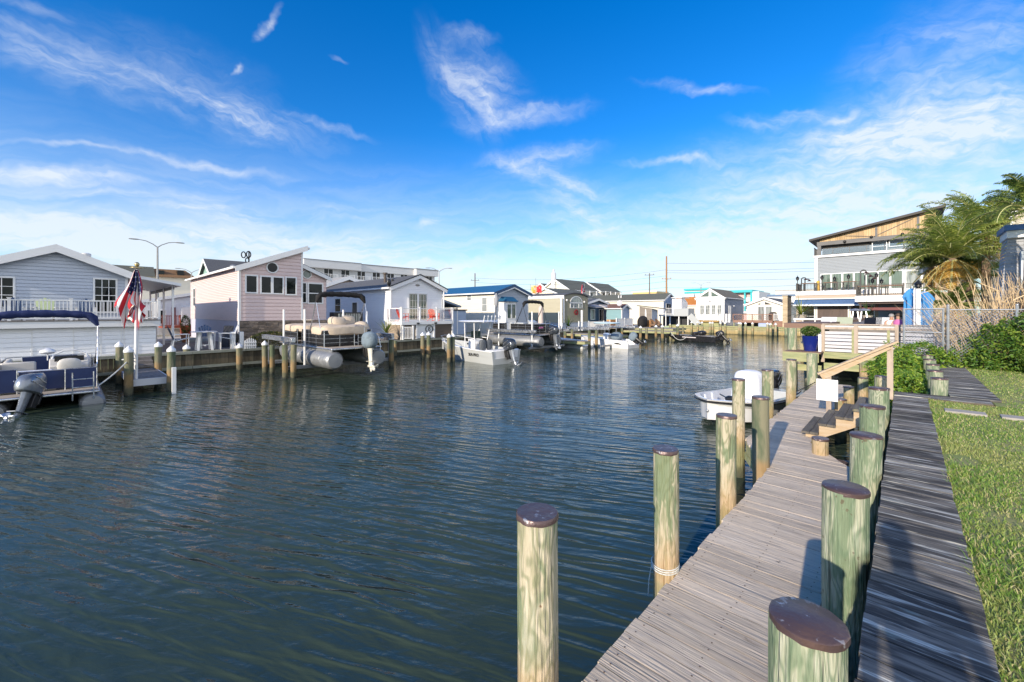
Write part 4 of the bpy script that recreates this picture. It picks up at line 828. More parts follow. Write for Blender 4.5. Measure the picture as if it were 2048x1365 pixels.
def planter(label, loc, rpot, hpot, potm, leafm, kind, h, seed, group=None):
    t = T('potted_plant', label, 'plant', loc, group=group); rng = random.Random(seed)
    if hpot: M().lathe([(rpot*.72, 0), (rpot*.95, hpot*.6), (rpot*1.04, hpot*.92), (rpot*1.1, hpot), (rpot*.95, hpot), (rpot*.9, hpot*.9)], n=18).o('pot', potm, t)
    m = M()
    if kind == 'spiky':
        for k in range(46):
            a = rng.uniform(0, 6.28); e = rng.uniform(.15, 1.35); L = h*rng.uniform(.6, 1); w = .018+.02*rng.random(); P = []
            for i in range(6):
                q = i/5; dr = L*q*math.cos(e)*(1+.2*q); dz = L*(q*math.sin(e)-.35*q*q*math.cos(e)); P.append(Vector((dr*math.cos(a), dr*math.sin(a), hpot+dz)))
            sd = Vector((-math.sin(a), math.cos(a), 0)); V = []
            for i, p in enumerate(P): ww = w*(1-(i/5)**2)+.003; V += [p-sd*ww, p+sd*ww]
            m.add(V, [(2*i, 2*i+1, 2*i+3, 2*i+2) for i in range(5)])
    else:
        for k in range(int(900)):
            v = Vector((rng.gauss(0, 1), rng.gauss(0, 1), rng.gauss(0, 1))).normalized()*rng.uniform(.55, 1)**.5
            c = Vector((v.x*rpot*1.15, v.y*rpot*1.15, hpot+h*.5+v.z*h*.5)); leaf(m, c, rng, .05)
    m.o('foliage', leafm, t, smooth=False)
    return t
def leaf(m, c, rng, s, up=.6):
    n = Vector((rng.gauss(0, 1), rng.gauss(0, 1), rng.gauss(0, 1)+up)).normalized(); u = n.orthogonal().normalized(); q = rng.uniform(0, 6.28)
    u = (u*math.cos(q)+n.cross(u)*math.sin(q)); w = n.cross(u); s *= rng.uniform(.6, 1.3)
    m.add([c-u*s, c+w*s*.42+n*s*.12, c+u*s, c-w*s*.42+n*s*.12], [(0, 1, 2, 3)])
def leafmat(name, a, b, c, tr=.3):
    if name in MATS: return MATS[name]
    m = bpy.data.materials.new(name); MATS[name] = m; m.use_nodes = True; g = G(m.node_tree); g.n.clear()
    bs = g.n.new('ShaderNodeBsdfPrincipled'); o = g.n.new('ShaderNodeOutputMaterial'); geo = g.n.new('ShaderNodeNewGeometry')
    cr = g.n.new('ShaderNodeValToRGB'); g.l.new(geo.outputs['Random Per Island'], cr.inputs[0]); e = cr.color_ramp.elements
    e[0].color = (*a, 1); e[1].color = (*c, 1); k = e.new(.55); k.color = (*b, 1)
    g.put(bs.inputs['Base Color'], cr.outputs[0]); bs.inputs['Roughness'].default_value = .45
    t = g.n.new('ShaderNodeBsdfTranslucent'); g.put(t.inputs[0], cr.outputs[0]); mx = g.n.new('ShaderNodeMixShader'); mx.inputs[0].default_value = tr
    g.l.new(bs.outputs[0], mx.inputs[1]); g.l.new(t.outputs[0], mx.inputs[2]); g.l.new(mx.outputs[0], o.inputs[0]); return m
LEAFG = leafmat('green_leaf', (.03, .075, .015), (.065, .13, .022), (.16, .22, .04))
LEAFY = leafmat('yellow_green_leaf', (.09, .14, .02), (.17, .23, .035), (.34, .34, .06))
LEAFD = leafmat('dark_palm_leaf', (.085, .15, .04), (.17, .25, .055), (.32, .37, .09), .4)
LEAFO = leafmat('dry_orange_frond', (.42, .22, .04), (.66, .40, .08), (.78, .54, .16), .25)
# ================================================================== OPPOSITE BANK
# bulkhead and patios
bk = TW('bulkhead', 'long shaded plank bulkhead with grey rim along the opposite bank', 'bulkhead', (-27, 16, 0))
m = M(); y = -22.
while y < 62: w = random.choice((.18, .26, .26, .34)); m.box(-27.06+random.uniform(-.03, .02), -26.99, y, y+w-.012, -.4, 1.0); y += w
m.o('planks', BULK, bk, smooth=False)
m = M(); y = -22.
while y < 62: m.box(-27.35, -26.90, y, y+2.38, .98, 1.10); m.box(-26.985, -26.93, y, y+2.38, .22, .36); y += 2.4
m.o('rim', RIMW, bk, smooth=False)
m = M()
for k in range(34): m.box(-36, -27.36, 2.3+k*.145, 2.3+k*.145+.139, 1.045, 1.085)
struct(m.o('patio_path', PATIO, smooth=False))
m = M()
for k in range(50): m.box(-29.4, -27.36, 12.8+k*.2, 12.8+k*.2+.192, 1.045, 1.085)
struct(m.o('walkway_path', PATIO, smooth=False))

# ---- house 1, grey
YR = GX(255, 548, -30).y; h1 = TW('house', 'light grey lap-sided cottage with low white-edged gable behind white railed deck', 'house', (-30, -.43, 1.05))
fr, LS, RS = house(h1, '+x', -30, 12, -3., 2.1, 1.05, 5.17, 6.26, GVIN, GVIN, ROOFG, pk=.503, oh=.35, rh=.30, course=.165)
a, b = GX(0, 556, -30), GX(26, 612, -30); window(h1, fr, b.y-1.0, b.y, b.z-.3, a.z, 3, 1, GLASS, .075)
window(h1, fr, b.y-1.0, b.y, (a.z+b.z)/2-.13, a.z-.001, 3, 2, GLASS, .03, d=.005, mull=.022)
a, b = GX(190, 559, -30), GX(231, 612, -30); w = window(h1, fr, a.y, b.y, b.z-.3, a.z, 3, 1, GLASS, .075)
window(h1, fr, a.y, b.y, (a.z+b.z)/2-.13, a.z-.001, 3, 2, GLASS, .03, d=.005, mull=.022)
M().lathe([(.12, 0), (.12, .12), (.2, .14), (.2, .26), (.12, .30)], (-31.5, .6, 5.98), 12).o('roof_vent', WHITE, h1)
aw = TW('carport_awning', 'white sloped carport awning with scalloped edge beside grey cottage', 'awning', (-31, 3.3, 1.05))
m = M(); m.add([(-30.2, 2.12, 5.22), (-30.2, 4.4, 4.80), (-41, 4.4, 4.80), (-41, 2.12, 5.22), (-30.2, 2.12, 5.06), (-30.2, 4.4, 4.64), (-41, 4.4, 4.64), (-41, 2.12, 5.06)], [(0, 3, 2, 1), (4, 5, 6, 7), (0, 1, 5, 4), (1, 2, 6, 5), (2, 3, 7, 6), (3, 0, 4, 7)]); m.o('canopy', WHITE, aw, smooth=False)
for x in (-30.8, -34.2, -37.6, -40.6): M().box(x-.05, x+.05, 4.05, 4.15, 1.05, 4.7).o('post', WHITE, aw, smooth=False)
m = M()
for k in range(36): m.prism([(-40.8+k*.29, 4.66), (-40.8+k*.29+.27, 4.66), (-40.8+k*.29+.2, 4.46), (-40.8+k*.29+.07, 4.46)], 'y', 4.10, 4.12)
m.o('valance', mat('pewter_valance', (.3, .3, .28), .7), aw, smooth=False)
# deck of house 1
ye = GX(321, 650, -27.5).y
d1 = TW('deck', 'raised white deck with baluster railing over white panelled storage doors', 'deck', (-28.5, -3, 1.05))
M().box(-29.95, -27.45, -11, ye, 2.45, 2.74).o('fascia', WHITE, d1, bev=.012); M().box(-29.95, -27.42, -11, ye+.02, 2.745, 2.78).o('floor', PATIO, d1)
m = M(); f2 = Fr('+x', -27.72); siding(m, f2, [(-11, 1.05), (ye-.15, 1.05), (ye-.15, 2.44), (-11, 2.44)], .2, .02); siding(m, Fr('+y', ye-.15), [(-29.9, 1.05), (-27.72, 1.05), (-27.72, 2.44), (-29.9, 2.44)], .2, .012); m.o('storage_wall', WVIN, d1, smooth=False)
for k, (x0, x1) in enumerate(((-8., -5.5), (-5.4, -4.1), (-4., -2.6), (-2.5, -1.1), (.1, .95), (1.0, 1.75), (1.8, 2.35))):
    m = M(); D_ = .016
    for a0, a1, z0, z1 in ((x0, x0+.05, 1.1, 2.36), (x1-.05, x1, 1.1, 2.36), (x0+.05, x1-.05, 2.30, 2.36), (x0+.05, x1-.05, 1.1, 1.16)): f2.box(m, a0, a1, z0, z1, 0, .03)
    m.o('storage_door', WHITE, d1, smooth=False)
railing(d1, [(-27.52, -11), (-27.52, -3.6), (-27.52, -1.75), (-27.52, .05), (-27.52, ye-.05)], 2.78, .92, sp=2.2)
railing(d1, [(-27.72, ye-.05), (-29.8, ye-.05)], 2.78, .92, sp=2.2)
for y, mt, lab in ((-2.9, LIMEPL, 'lime green deck chair at far left behind the white railing'), (-1.72, BLUEPL, 'navy deck chair left of the lime chair by the grey cottage window'), (-.75, LIMEPL, 'lime green deck chair between two navy chairs behind the railing'), (.55, BLUEPL, 'navy deck chair under the right-hand window of the grey cottage')):
    adirondack(lab, (-29.0, y, 2.78), R(random.uniform(-8, 8)), mt, 'deck chairs behind the white railing', legm=WHITE)
# ---- side street cottage seen between the houses
cw = TW('house', 'small cream trailer home with burgundy shutters behind the patio', 'house', (-58, 3, 1.05))
frc, _, _ = house(cw, '+x', -50, 12, 4.4, 12., 1.05, 4.1, 4.9, WVIN, CREAM, ROOFG, oh=.25)
a, b = GX(322, 592, -50), GX(335, 606, -50); window(cw, frc, 4.9, 6.1, 2.1, 3.3, 2, 2, GLASS)
M().box(-49.98, -49.9, 7.3, 8.3, 1.5, 3.7).o('door', WHITE, cw, bev=.01)
for y in (6.7, 8.7): M().box(-49.98, -49.92, y-.15, y+.15, 2.0, 3.6).o('shutter', mat('burgundy_shutter', (.16, .03, .03), .6), cw)
rp = TW('porch_stairs', 'rust red wooden porch stairs with rails before cream trailer home', 'stairs', (-46, 7, 1.05)); RED = mat('rust_red_stain', (.30, .06, .025), .75, layers=[((.2, .04, .02), (4, 4, 1), .45, .6, .5)])
M().box(-49.9, -47.3, 5.6, 9.4, 1.75, 1.9).o('landing', RED, rp)
m = M()
for k in range(4): m.box(-47.3+k*.28, -47.0+k*.28, 6.8, 8.0, 1.05, 1.75-k*.17)
m.o('steps', RED, rp, smooth=False); railing(rp, [(-47.35, 5.6), (-47.35, 6.8)], 1.9, .95, RED, caps=False); railing(rp, [(-47.35, 8.0), (-47.35, 9.4)], 1.9, .95, RED, caps=False)
for sg in (6.75, 8.05): M().bar((-47.3, sg, 2.75), (-46.1, sg, 1.9), .06, .12).bar((-46.1, sg, 1.05), (-46.1, sg, 1.95), .1, .1).o('stair_rail', RED, rp, smooth=False)
for y in (6.2, 8.6):
    m = M().prism([(-46.9, 1.05), (-46.0, 1.05), (-46.6, 1.9), (-46.9, 1.9)], 'y', y-.05, y+.05); m.o('side_panel', WHITE, rp)

# ---- house 2, pink
h2 = TW('house', 'pink shake-sided cottage with tall single-slope gable and two round windows', 'house', (-30, 9.5, 1.05))
y0, y1, y2 = 7.2, 10.93, 12.75
fr, LS, RS = house(h2, '+x', -30, 15, y0, y1, 2.62, 5.93, 7.44, PVIN, PVIN, ROOFG, pk=1., oh=.28, ze1=7.44, fcourse=.23, skirt=mat('lavender_skirting', (.50, .48, .55), .7, layers=[dirt]), rh=.28)
m = M(); fr2 = Fr('+x', -30.5); siding(m, fr2, [(y1, 2.62), (y2, 2.62), (y2, 5.62), (y1, 6.38)], .23); siding(m, Fr('+y', y2), [(-33.5, 2.62), (-30.5, 2.62), (-30.5, 5.62), (-33.5, 5.62)]); m.o('wall', PVIN, h2, smooth=False)
m = M(); sec = [(y1, 6.42), (y2+.3, 5.53), (y2+.3, 5.66), (y1, 6.55)]; m.loft([[(-30.22, s, z) for s, z in sec], [(-33.6, s, z) for s, z in sec]]); m.o('roof', ROOFG, h2, smooth=False)
m = M(); sec = [(y1, 6.25), (y2+.3, 5.36), (y2+.3, 5.62), (y1, 6.51)]; m.loft([[(-30.19, s, z) for s, z in sec], [(-30.24, s, z) for s, z in sec]]); m.o('rake_trim', WHITE, h2, smooth=False)
for x0, ya, x1, yb, n in ((493, 552, 513, 585, 1), (523, 554, 565, 587, 2), (573, 556, 591, 589, 1)):
    a, b = GX(x0, ya, -29.97), GX(x1, yb, -29.97); window(h2, fr, a.y, b.y, b.z, a.z, n, 1, GLASS, .085, d=.01, mull=.16)
a, b = GX(618, 568, -30.45), GX(644, 606, -30.45); window(h2, fr2, a.y, b.y, b.z, a.z, 1, 2, GLASS, .1, d=.01, mull=.07)
a, b = GX(607, 567, -30.45), GX(612, 605, -30.45); window(h2, fr2, a.y-.1, b.y, b.z, a.z, 1, 2, GLASS, .08, d=.01, mull=.06)
c = GX(544.7, 535.7, -29.97); disc_window(h2, fr, c.y, c.z, .30); c = GX(614, 549, -30.45); disc_window(h2, fr2, c.y, c.z, .26, glass=GLASSG)
lw = Fr('-y', y0); a, b = GY(386, 562, y0), GY(390, 590, y0); window(h2, lw, -43.6, -42.9, 3.7, 5.1, 1, 2, GLASS, .07)
m = M(); z = 1.08; rng = random.Random(8)
while z < 2.56:
    hh = rng.choice((.07, .09, .12)); y = y0
    while y < y2-.02:
        w = rng.uniform(.18, .55); yy = min(y+w, y2); m.box(-29.97, -29.93+rng.uniform(-.012, .03), y+.004, yy-.004, z, min(z+hh, 2.6)-.006); y += w
    z += hh
m.o('stone_base', STONE, h2, smooth=False)
M().box(-30.2, -29.96, y0+.02, y2, 1.0, 2.6).o('base_wall', mat('mortar', (.10, .09, .08), .9), h2)
M().tube([(-29.9, y0-.04, 5.85), (-29.9, y0-.04, 1.2)], .05, 8).o('downspout', WHITE, h2)
bt = TW('roof_antenna', 'black ornamental ironwork of rings on the pink cottage roof corner', 'roof ornament', (-30.6, 7.4, 6.05)); p = GX(487, 518, -30.3); 
m = M()
for dx, dz, r in ((0, .25, .19), (.28, .30, .2), (.2, -.08, .15)): m.tube([(-30.3, p.y+dx+r*math.cos(t)*.6, p.z+dz+r*math.sin(t)) for t in np.linspace(0, 6.3, 16)], .035, 6)
m.tube([(-30.3, p.y+.3, p.z-.5), (-30.3, p.y+.3, p.z+.5)], .04, 6); m.o('ironwork', BLACK, bt)
M().ell((-33, 7.6, 6.25), (.28, .22, .12)).o('roof_vent', ALUD, h2)
# patio furniture
tb = T('patio_table', 'white round patio table on trestle legs', 'table', (-27.9, 5.05, 1.085)); 
m = M().lathe([(.55, .98), (.60, .985), (.60, 1.02), (.55, 1.025)], n=22); m.o('tabletop', mat('speckled_white_plastic', (.70, .68, .66), .5, layers=[((.35, .33, .33), (7, 7, 7), .55, .7, .5)]), tb)
for a in (45, 135, 225, 315): c, s = math.cos(R(a)), math.sin(R(a)); M().bar((.45*c, .45*s, 0), (.33*c, .33*s, .98), .11, .035).o('leg', WHITE, tb)
M().bar((-.33, 0, .25), (.33, 0, .25), .08, .03).bar((0, -.33, .28), (0, .33, .28), .08, .03).o('stretcher', WHITE, tb)
CG = 'navy and white high chairs round the patio table'
for dx, dy, rz, lab in ((-.1, -1.05, 90, 'navy backed tall chair on the left of the white patio table'), (-1.05, .3, 0, 'navy backed tall chair behind the white patio table'), (.1, 1.05, -95, 'white tall chair on the right of the patio table')):
    adirondack(lab, (-27.9+dx, 5.05+dy, 1.085), R(rz), BLUEPL if 'navy' in lab else WHITE, CG, .30, WHITE)
hc = T('folded_chair', 'dark folded lounge chair leaning by pink cottage skirting', 'chair', (-29.2, 6.3, 1.085)); M().bar((0, 0, 0), (-.45, .3, 1.25), .5, .05).o('back', BLACK, hc); M().bar((.2, .1, 0), (-.2, .2, .7), .04, .04).o('leg', BLACK, hc)
hb = T('hose_box', 'white hose reel box at the deck edge by pink cottage', 'hose box', (-27.75, 6.55, 1.085)); M().box(-.2, .2, -.3, -.1, 0, .95).box(-.2, .2, .1, .3, 0, .95).o('frame', WHITE, hb, bev=.02); M().ell((0, 0, .6), (.12, .1, .3)).o('hose', BLACK, hb)
sh = TW('bush', 'round yellow-green bush in front of stone base', 'bush', (-28.4, 8.4, 1.08)); m = M(); rng = random.Random(3)
for k in range(2600): v = Vector((rng.gauss(0, 1), rng.gauss(0, 1), rng.gauss(0, 1))).normalized()*rng.uniform(.6, 1)**.4; leaf(m, Vector((-28.35+v.x*.7, 8.45+v.y*1.15, 1.45+v.z*.55)), rng, .055)
m.o('foliage', leafmat('shrub_leaf', (.03, .05, .012), (.08, .10, .02), (.24, .20, .04)), sh, smooth=False)
pf = T('picket_fence', 'tiny white picket fence ornament on the bulkhead beside bush', 'fence', (-27.1, 7.05, 1.1)); m = M()
for k in range(6): hh = .42+.12*math.sin(k/5*math.pi); m.box(-.02, .02, -.28+.1*k, -.21+.1*k, 0, hh); m.prism([(-.28+.1*k, hh), (-.21+.1*k, hh), (-.245+.1*k, hh+.06)], 'x', -.02, .02)
m.box(.02, .05, -.3, .3, .12, .18); m.box(.02, .05, -.3, .3, .30, .36); m.o('pickets', WHITE, pf, smooth=False)
planter('leafy green potted plant at the back corner of patio', tuple(GX(371, 660, -36).xy)+(1.08,), .25, .5, mat('clay_pot', (.3, .15, .08), .8), LEAFG, 'bush', 1.4, 5)
# ---- pilings on the opposite bank
GL = 'white capped pilings along the opposite bank'
def lp(x, yb, ycap, lab, dia=.27, cap='cone', mt=PILEO, z=0.):
    p = GZ(x, yb, z); zt = EYE+(HY-ycap)/F*(-s_*p.x+c_*p.y); return piling(p.x, p.y, zt, dia, lab, mt, cap, GL, n=12)
lp(239, 768, 690, 'white capped piling behind the flagpole piling at the blue boat'); lp(257, 791, 700, 'white capped piling with mooring rope beside the flagpole')
lp(316, 763, 690, 'white capped piling at the inner right corner of floating platform'); lp(342, 783, 699, 'white capped piling at the outer right corner of floating platform')
lp(373, 744, 695, 'short white capped piling at bulkhead in front of patio table', .3); lp(479, 741, 693, 'lone rust stained white capped piling at bulkhead near bush', .3)
lp(530, 747, 687, 'white capped boat-lift piling nearest the bush', .26); lp(544, 748, 690, 'green bare boat-lift piling beside the first white cap', .24, None); lp(570, 758, 690, 'split grey boat-lift piling at the outer end of the beam', .26, None); lp(587, 757, 690, 'rust stained boat-lift piling at the outer end of the beam', .26, None)
lp(783, 735, 676, 'dark white capped piling behind covered motor of lifted boat', .28); lp(790.5, 713, 682, 'short rust stained piling under the white balcony cottage', .26, None)
lp(845, 717, 669, 'left of two white capped pilings before the ring emblem', .27); lp(857, 717, 668, 'right of two white capped pilings before the ring emblem', .27)
lp(898, 726, 672, 'left of two white capped pilings beside the grey fishing boat', .25); lp(906, 725, 671, 'right of two white capped pilings beside the grey fishing boat', .25)
lp(1011, 697, 666, 'blue-grey capped piling in front of the black pontoon boat', .27); lp(1037, 697, 668, 'bare green piling in front of black pontoon boat', .27, None)
# ---- platform and flag
pl = TW('floating_platform', 'small grey boarding platform with white edge between capped pilings', 'platform', (-23, 2.1, .5))
m = M(); 
for k in range(9): m.box(-25.6+k*.44, -25.17+k*.44, 1.62, 2.72, .50, .56)
m.o('boards', PATIO, pl, smooth=False); M().box(-21.65, -21.55, 1.55, 2.78, .30, .56).box(-25.6, -21.65, 1.57, 1.62, .3, .555).box(-25.6, -21.65, 2.72, 2.77, .3, .555).o('edge', mat('grey_vinyl_edge', (.50, .53, .57), .5), pl, smooth=False)
for k in range(3): M().box(-26.8+.4*k, -26.4+.4*k, 1.62, 2.72, .60+.0, 1.02-.15*k).o('step', PATIO, pl, smooth=False)
for (x, y, yb), lab in (((348, 735, 787), 'white plastic fender board beside outer platform piling'), ((327, 712, 742), 'white plastic fender board beside inner platform piling')):
    p = GZ(x, yb, 0.02); zt = EYE+(HY-y)/F*(-s_*p.x+c_*p.y); b_ = M().box(p.x-.03, p.x+.03, p.y-.07, p.y+.07, -.2, zt).o('fender_board', WHITE, bev=.012); tag(b_, lab, 'fender')
p = GX(272, 752, -21.75); fp = T('flagpole', 'white flagpole with brass ball finial on the floating platform', 'flagpole', (p.x, p.y, .55)); zt = GX(275, 538, -21.75).z-.55
M().tube([(0, 0, -.1), (0, 0, 1.2), (0, .03, zt)], [.06, .06, .035], 10).o('pole', WHITE, fp); M().ell((0, .03, zt+.17), (.08, .08, .09)).lathe([(.02, zt), (.22, zt+.03), (.22, zt+.05), (.02, zt+.08)], (0, .03, 0)).o('finial', mat('brass', (.45, .38, .2), .35, metal=.8), fp)
def flag(label, loc, Lf, W0, W1, seed, canton=.43, rz=0., group=None):
    vs, fs, mi = [], [], []; nu, nv = 44, 39
    for i in range(nu+1):
        u = i/nu
        for j in range(nv+1):
            v = j/nv-.5; w = (W0+(W1-W0)*u**.8); ph = v*17+seed; dep = .05+.13*u
            drop = 1-.42*abs(math.sin(v*6.5+seed))*u
            vs.append((dep*math.sin(ph)+.05*u, v*w+.05*math.sin(ph*.7+u*6)*u-.13*u-.22*u*v*v+.08*u*math.sin(u*5+seed), -Lf*u*drop))
    for i in range(nu):
        for j in range(nv):
            k = i*(nv+1)+j; fs.append((k, k+1, k+nv+2, k+nv+1)); st = j//3
            c = 2 if i/nu < canton and 6 < j < 36 else st % 2
            if c == 2 and i % 4 == 1 and (j+(2 if (i//4) % 2 else 0)) % 4 == 1: c = 1
            mi.append(c)
    me = bpy.data.meshes.new('flag'); me.from_pydata(vs, [], fs)
    for nm, col in (('flag_red', (.52, .018, .03)), ('flag_white', (.72, .72, .72)), ('flag_blue', (.012, .02, .10))): me.materials.append(mat(nm, col, .75, layers=[(tuple(x*.8 for x in col), (3, 3, 3), .5, .7, .4)]))
    me.polygons.foreach_set('material_index', mi); me.polygons.foreach_set('use_smooth', [True]*len(fs))
    o = bpy.data.objects.new('flag', me); COL.objects.link(o); o.location = loc; o.rotation_euler = (0, 0, rz); sd = o.modifiers.new('cloth', 'SOLIDIFY'); sd.thickness = .006; return tag(o, label, 'flag', group)
flag('red white and blue striped flag hanging furled from the white flagpole', (p.x+.06, p.y+.0, .55+zt-.05), 2.35, .10, .95, 1.2, rz=R(-12))
flag('small tattered striped flag with white patches on the railing corner post', (-27.3, 2.3, 3.55), .95, .2, .75, 4.1, .3)
tag(M().tube(catenary((-21.45, 1.55, 1.35), (-20.35, .7, .62), .05), .022, 6).tube([(-21.6+.16*math.cos(a), 1.52+.16*math.sin(a), 1.38+.03*math.sin(a)) for a in np.linspace(0, 6.3, 14)], .022, 6).o('mooring_rope', ROPE), 'white mooring line from blue boat to the piling with flagpole', 'rope')
# ---- boats
b1 = pontoon_boat('blue pontoon boat with beige seats, silver tilted motor and navy bimini', (-20.25, -.55, .03), 7., NAVY, 'blue')
b2 = pontoon_boat('lifted pontoon boat under tan covers with black bimini and slate motor cover', (-19.3, 9.6, .88), 7.2, BLACK, 'lifted')
b3 = pontoon_boat('lifted black pontoon boat with slanted black bimini and charcoal motor', (-20.6, 26.35, .82), 6.2, BLACK, 'black')
def boat_lift(label, x0, x1, y0, y1, zt, posts, zc):
    t = TW('boat_lift', label, 'boat lift', ((x0+x1)/2, (y0+y1)/2, 0))
    for y in (y0, y1): M().box(x0-.2, x1+.2, y-.09, y+.09, zt, zt+.2).box(x0-.2, x1+.2, y-.12, y+.12, zt+.2, zt+.225).o('beam', ALU, t, bev=.01)
    for x in (x0+.4, x1-.4): M().box(x-.08, x+.08, y0-.1, y1+.1, zc-.16, zc).o('cradle_beam', ALUD, t, bev=.01)
    for x in (x0+.4, x1-.4):
        for y in (y0, y1): M().tube([(x, y+.05, zc), (x, y+.05, zt)], .012, 5).o('cable', STEEL, t)
    for x, y, z0, z1 in posts: M().tube([(x, y, z0), (x, y, z1)], .055, 8).o('guide_post', WHITE, t)
    return t
boat_lift('boat lift with white guide posts and aluminium beams under tan covered pontoon boat', -25.2, -21.2, 7.25, 12.5, 1.72, [(-24.6, 8.0, .5, 3.3), (-21.8, 8.05, .5, 3.3), (-24.6, 11.3, .5, 3.3), (-21.8, 11.35, .5, 3.2)], .54)
boat_lift('boat lift with thin white guide posts under the black pontoon boat', -25.6, -20.6, 24.3, 28.6, 1.55, [(-21.3, 24.9, .35, 3.2), (-21.0, 28.0, .35, 3.2), (-25., 24.9, .35, 3.2)], .45)
fb = T('fishing_boat', 'pale grey fishing boat with white hard top and charcoal outboard motor', 'boat', (-17.75, 18.35, 0), R(-3))
hm, rg = hull_mesh(6.9, 2.5, .80, 1.25, -.3, .35, .16, .22, 20, 2.2); hm.o('hull', GELG, fb, bev=.02); rub_rail(rg, -.03, .03).o('rub_rail', GEL, fb)
M().loft([[(r[1][0], r[1][1]*1.01, .10), (r[2][0], 0, r[2][2]-.012), (r[3][0], r[3][1]*1.01, .10)] for r in rg[:14]], cap=False, closed=False).o('bottom_paint', mat('dark_olive_bottom', (.03, .035, .028), .7), fb)
M().box(-.75, -.02, -1.12, 1.12, .3, .86).o('transom', GEL, fb, bev=.06)
co = M().prism([(-3.3, .35), (-2.5, .35), (-2.55, 1.15), (-2.75, 1.35), (-3.25, 1.4)], 'y', -.45, .45).o('console', GEL, fb, bev=.05)
M().bar((-3.0, -.40, 1.66), (-3.0, .40, 1.66), .02, .5).o('windscreen', mat('smoked_acrylic', (.03, .05, .05), .05), co); wheel(co, (-2.42, 0, 1.15), .18, 62)
for y in (-.26, .26): M().ell((-1.95, y, 1.05), (.12, .24, .34), 8, 12, 3).o('helm_seat', mat('charcoal_seat', (.10, .11, .12), .6), fb)
M().box(-2.15, -1.6, -.5, .5, .35, .72).o('seat_box', GEL, fb, bev=.03)
m = M().ell((-2.75, 0, 2.55), (1.35, .95, .07), 6, 24, 4.); m.o('hard_top', GEL, fb)
m = M()
for sg in (-1, 1):
    m.tube([(-3.5, sg*.5, .4), (-3.45, sg*.55, 1.5), (-3.3, sg*.7, 2.5)], .035, 8); m.tube([(-2.5, sg*.5, .4), (-2.45, sg*.55, 1.4), (-2.3, sg*.7, 2.5)], .035, 8); m.tube([(-3.45, sg*.55, 1.5), (-2.45, sg*.56, 1.45)], .025, 6)
m.o('hard_top_frame', GEL, fb)
for k in range(5): y = -.6+.3*k; M().tube([(-1.5, y, 2.5), (-1.36, y, 2.95)], .028, 6).o('rod_holder', GEL, fb)
for sg in (-1, 1):
    for k in range(2): M().box(-3.35-.0, -3.2, sg*.455, sg*.47, .7+.32*k, .8+.32*k).o('vent', BLACK, co)
m = M(); m.tube([(-6.6, 0, 1.5), (-6.2, -.6, 1.48), (-5.2, -1.02, 1.38), (-5.1, -1.03, 1.1)], .018, 6).tube([(-6.6, 0, 1.5), (-6.2, .6, 1.48), (-5.2, 1.02, 1.38), (-5.1, 1.03, 1.1)], .018, 6); m.o('bow_rail', ALU, fb)
text('SEA PRO', .26, Matrix.Translation((-1.75, -1.205, .50)) @ Matrix.Rotation(R(90), 4, 'X') , BLACK, fb, ext=.012)
outboard(fb, (.15, 0, .82), R(18), 1.28, COWLD, COWL, prop=ALU)
cc = T('skiff', 'white centre console boat with pale blue canopy and slate covered motor', 'boat', (-17.3, 33.9, 0), R(-2))
hm, rg = hull_mesh(5.6, 2.2, .68, .95, -.25, .3, .14, .2, 16, 2.2); hm.o('hull', GEL, cc, bev=.02); rub_rail(rg, -.03, .025).o('rub_rail', GEL, cc)
m = M().ell((-1.7, 0, .95), (.55, .6, .42), 8, 14, 2.2); m.v = [(x, y, z if z < 1.0 else z-.25*(x+1.2)*-1 if False else z) for x, y, z in m.v]; m.o('seat_cover', GCANV, cc)
M().prism([(-2.9, .3), (-2.3, .3), (-2.35, 1.1), (-2.85, 1.25)], 'y', -.4, .4).o('console', GEL, cc, bev=.04)
M().ell((-2.7, 0, 2.15), (1.15, .9, .09), 6, 20, 4).o('canopy', mat('pale_blue_canvas', (.52, .66, .70), .8), cc)
m = M()
for sg in (-1, 1):
    for x in (-3.3, -2.1): m.tube([(x, sg*.5, .4), (x, sg*.65, 2.12)], .03, 6)
m.o('canopy_frame', ALU, cc)
m = M(); m.tube([(-.42, -.3, .0), (.5, -.3, 0)], .02) if False else None
m.ell((-1.0, -1.12, .42), (.28, .012, .05)).ell((-.7, -1.115, .36), (.10, .012, .03)); m.o('logo_mark', BLACK, cc)
outboard(cc, (.1, 0, .7), R(55), 1.0, GCANV, BLACK, GCANV)
bb = T('bass_boat', 'low black bass boat with black outboard motor and white rope loop', 'boat', (-14.0, 46.3, 0), R(-6))
hm, rg = hull_mesh(5.9, 2.2, .62, .72, -.2, .34, .30, .2, 16, 2.4); hm.o('hull', mat('black_gelcoat', (.02, .02, .022), .2, layers=[((.06, .06, .06), (2, 2, 2), .5, .7, .5)], coat=.5), bb, bev=.02)
M().box(-5.0, -3.4, -.7, .7, .55, .66).box(-2.2, -.6, -.8, .8, .55, .66).o('deck', mat('grey_boat_carpet', (.25, .24, .23), .9), bb, bev=.02)
M().prism([(-3.2, .5), (-2.6, .5), (-2.7, .95), (-2.9, 1.0)], 'y', .1, .8).o('console', BLACK, bb, bev=.03); M().ell((-1.9, .1, .92), (.4, .6, .26), 8, 12, 2.6).o('seat', BLACK, bb)
M().bar((-3.5, -1.06, .48), (-2.0, -1.08, .46), .012, .09).o('name_decal', mat('pale_decal', (.6, .55, .55), .5), bb)
outboard(bb, (.1, 0, .6), R(45), 1.05, BLACK, BLACK)
tag(M().tube(catenary((-18.4, 44.6, .95), (-16.9, 45.0, .55), .55), .025, 6).o('mooring_rope', ROPE), 'white rope drooping across the side of black bass boat', 'rope')
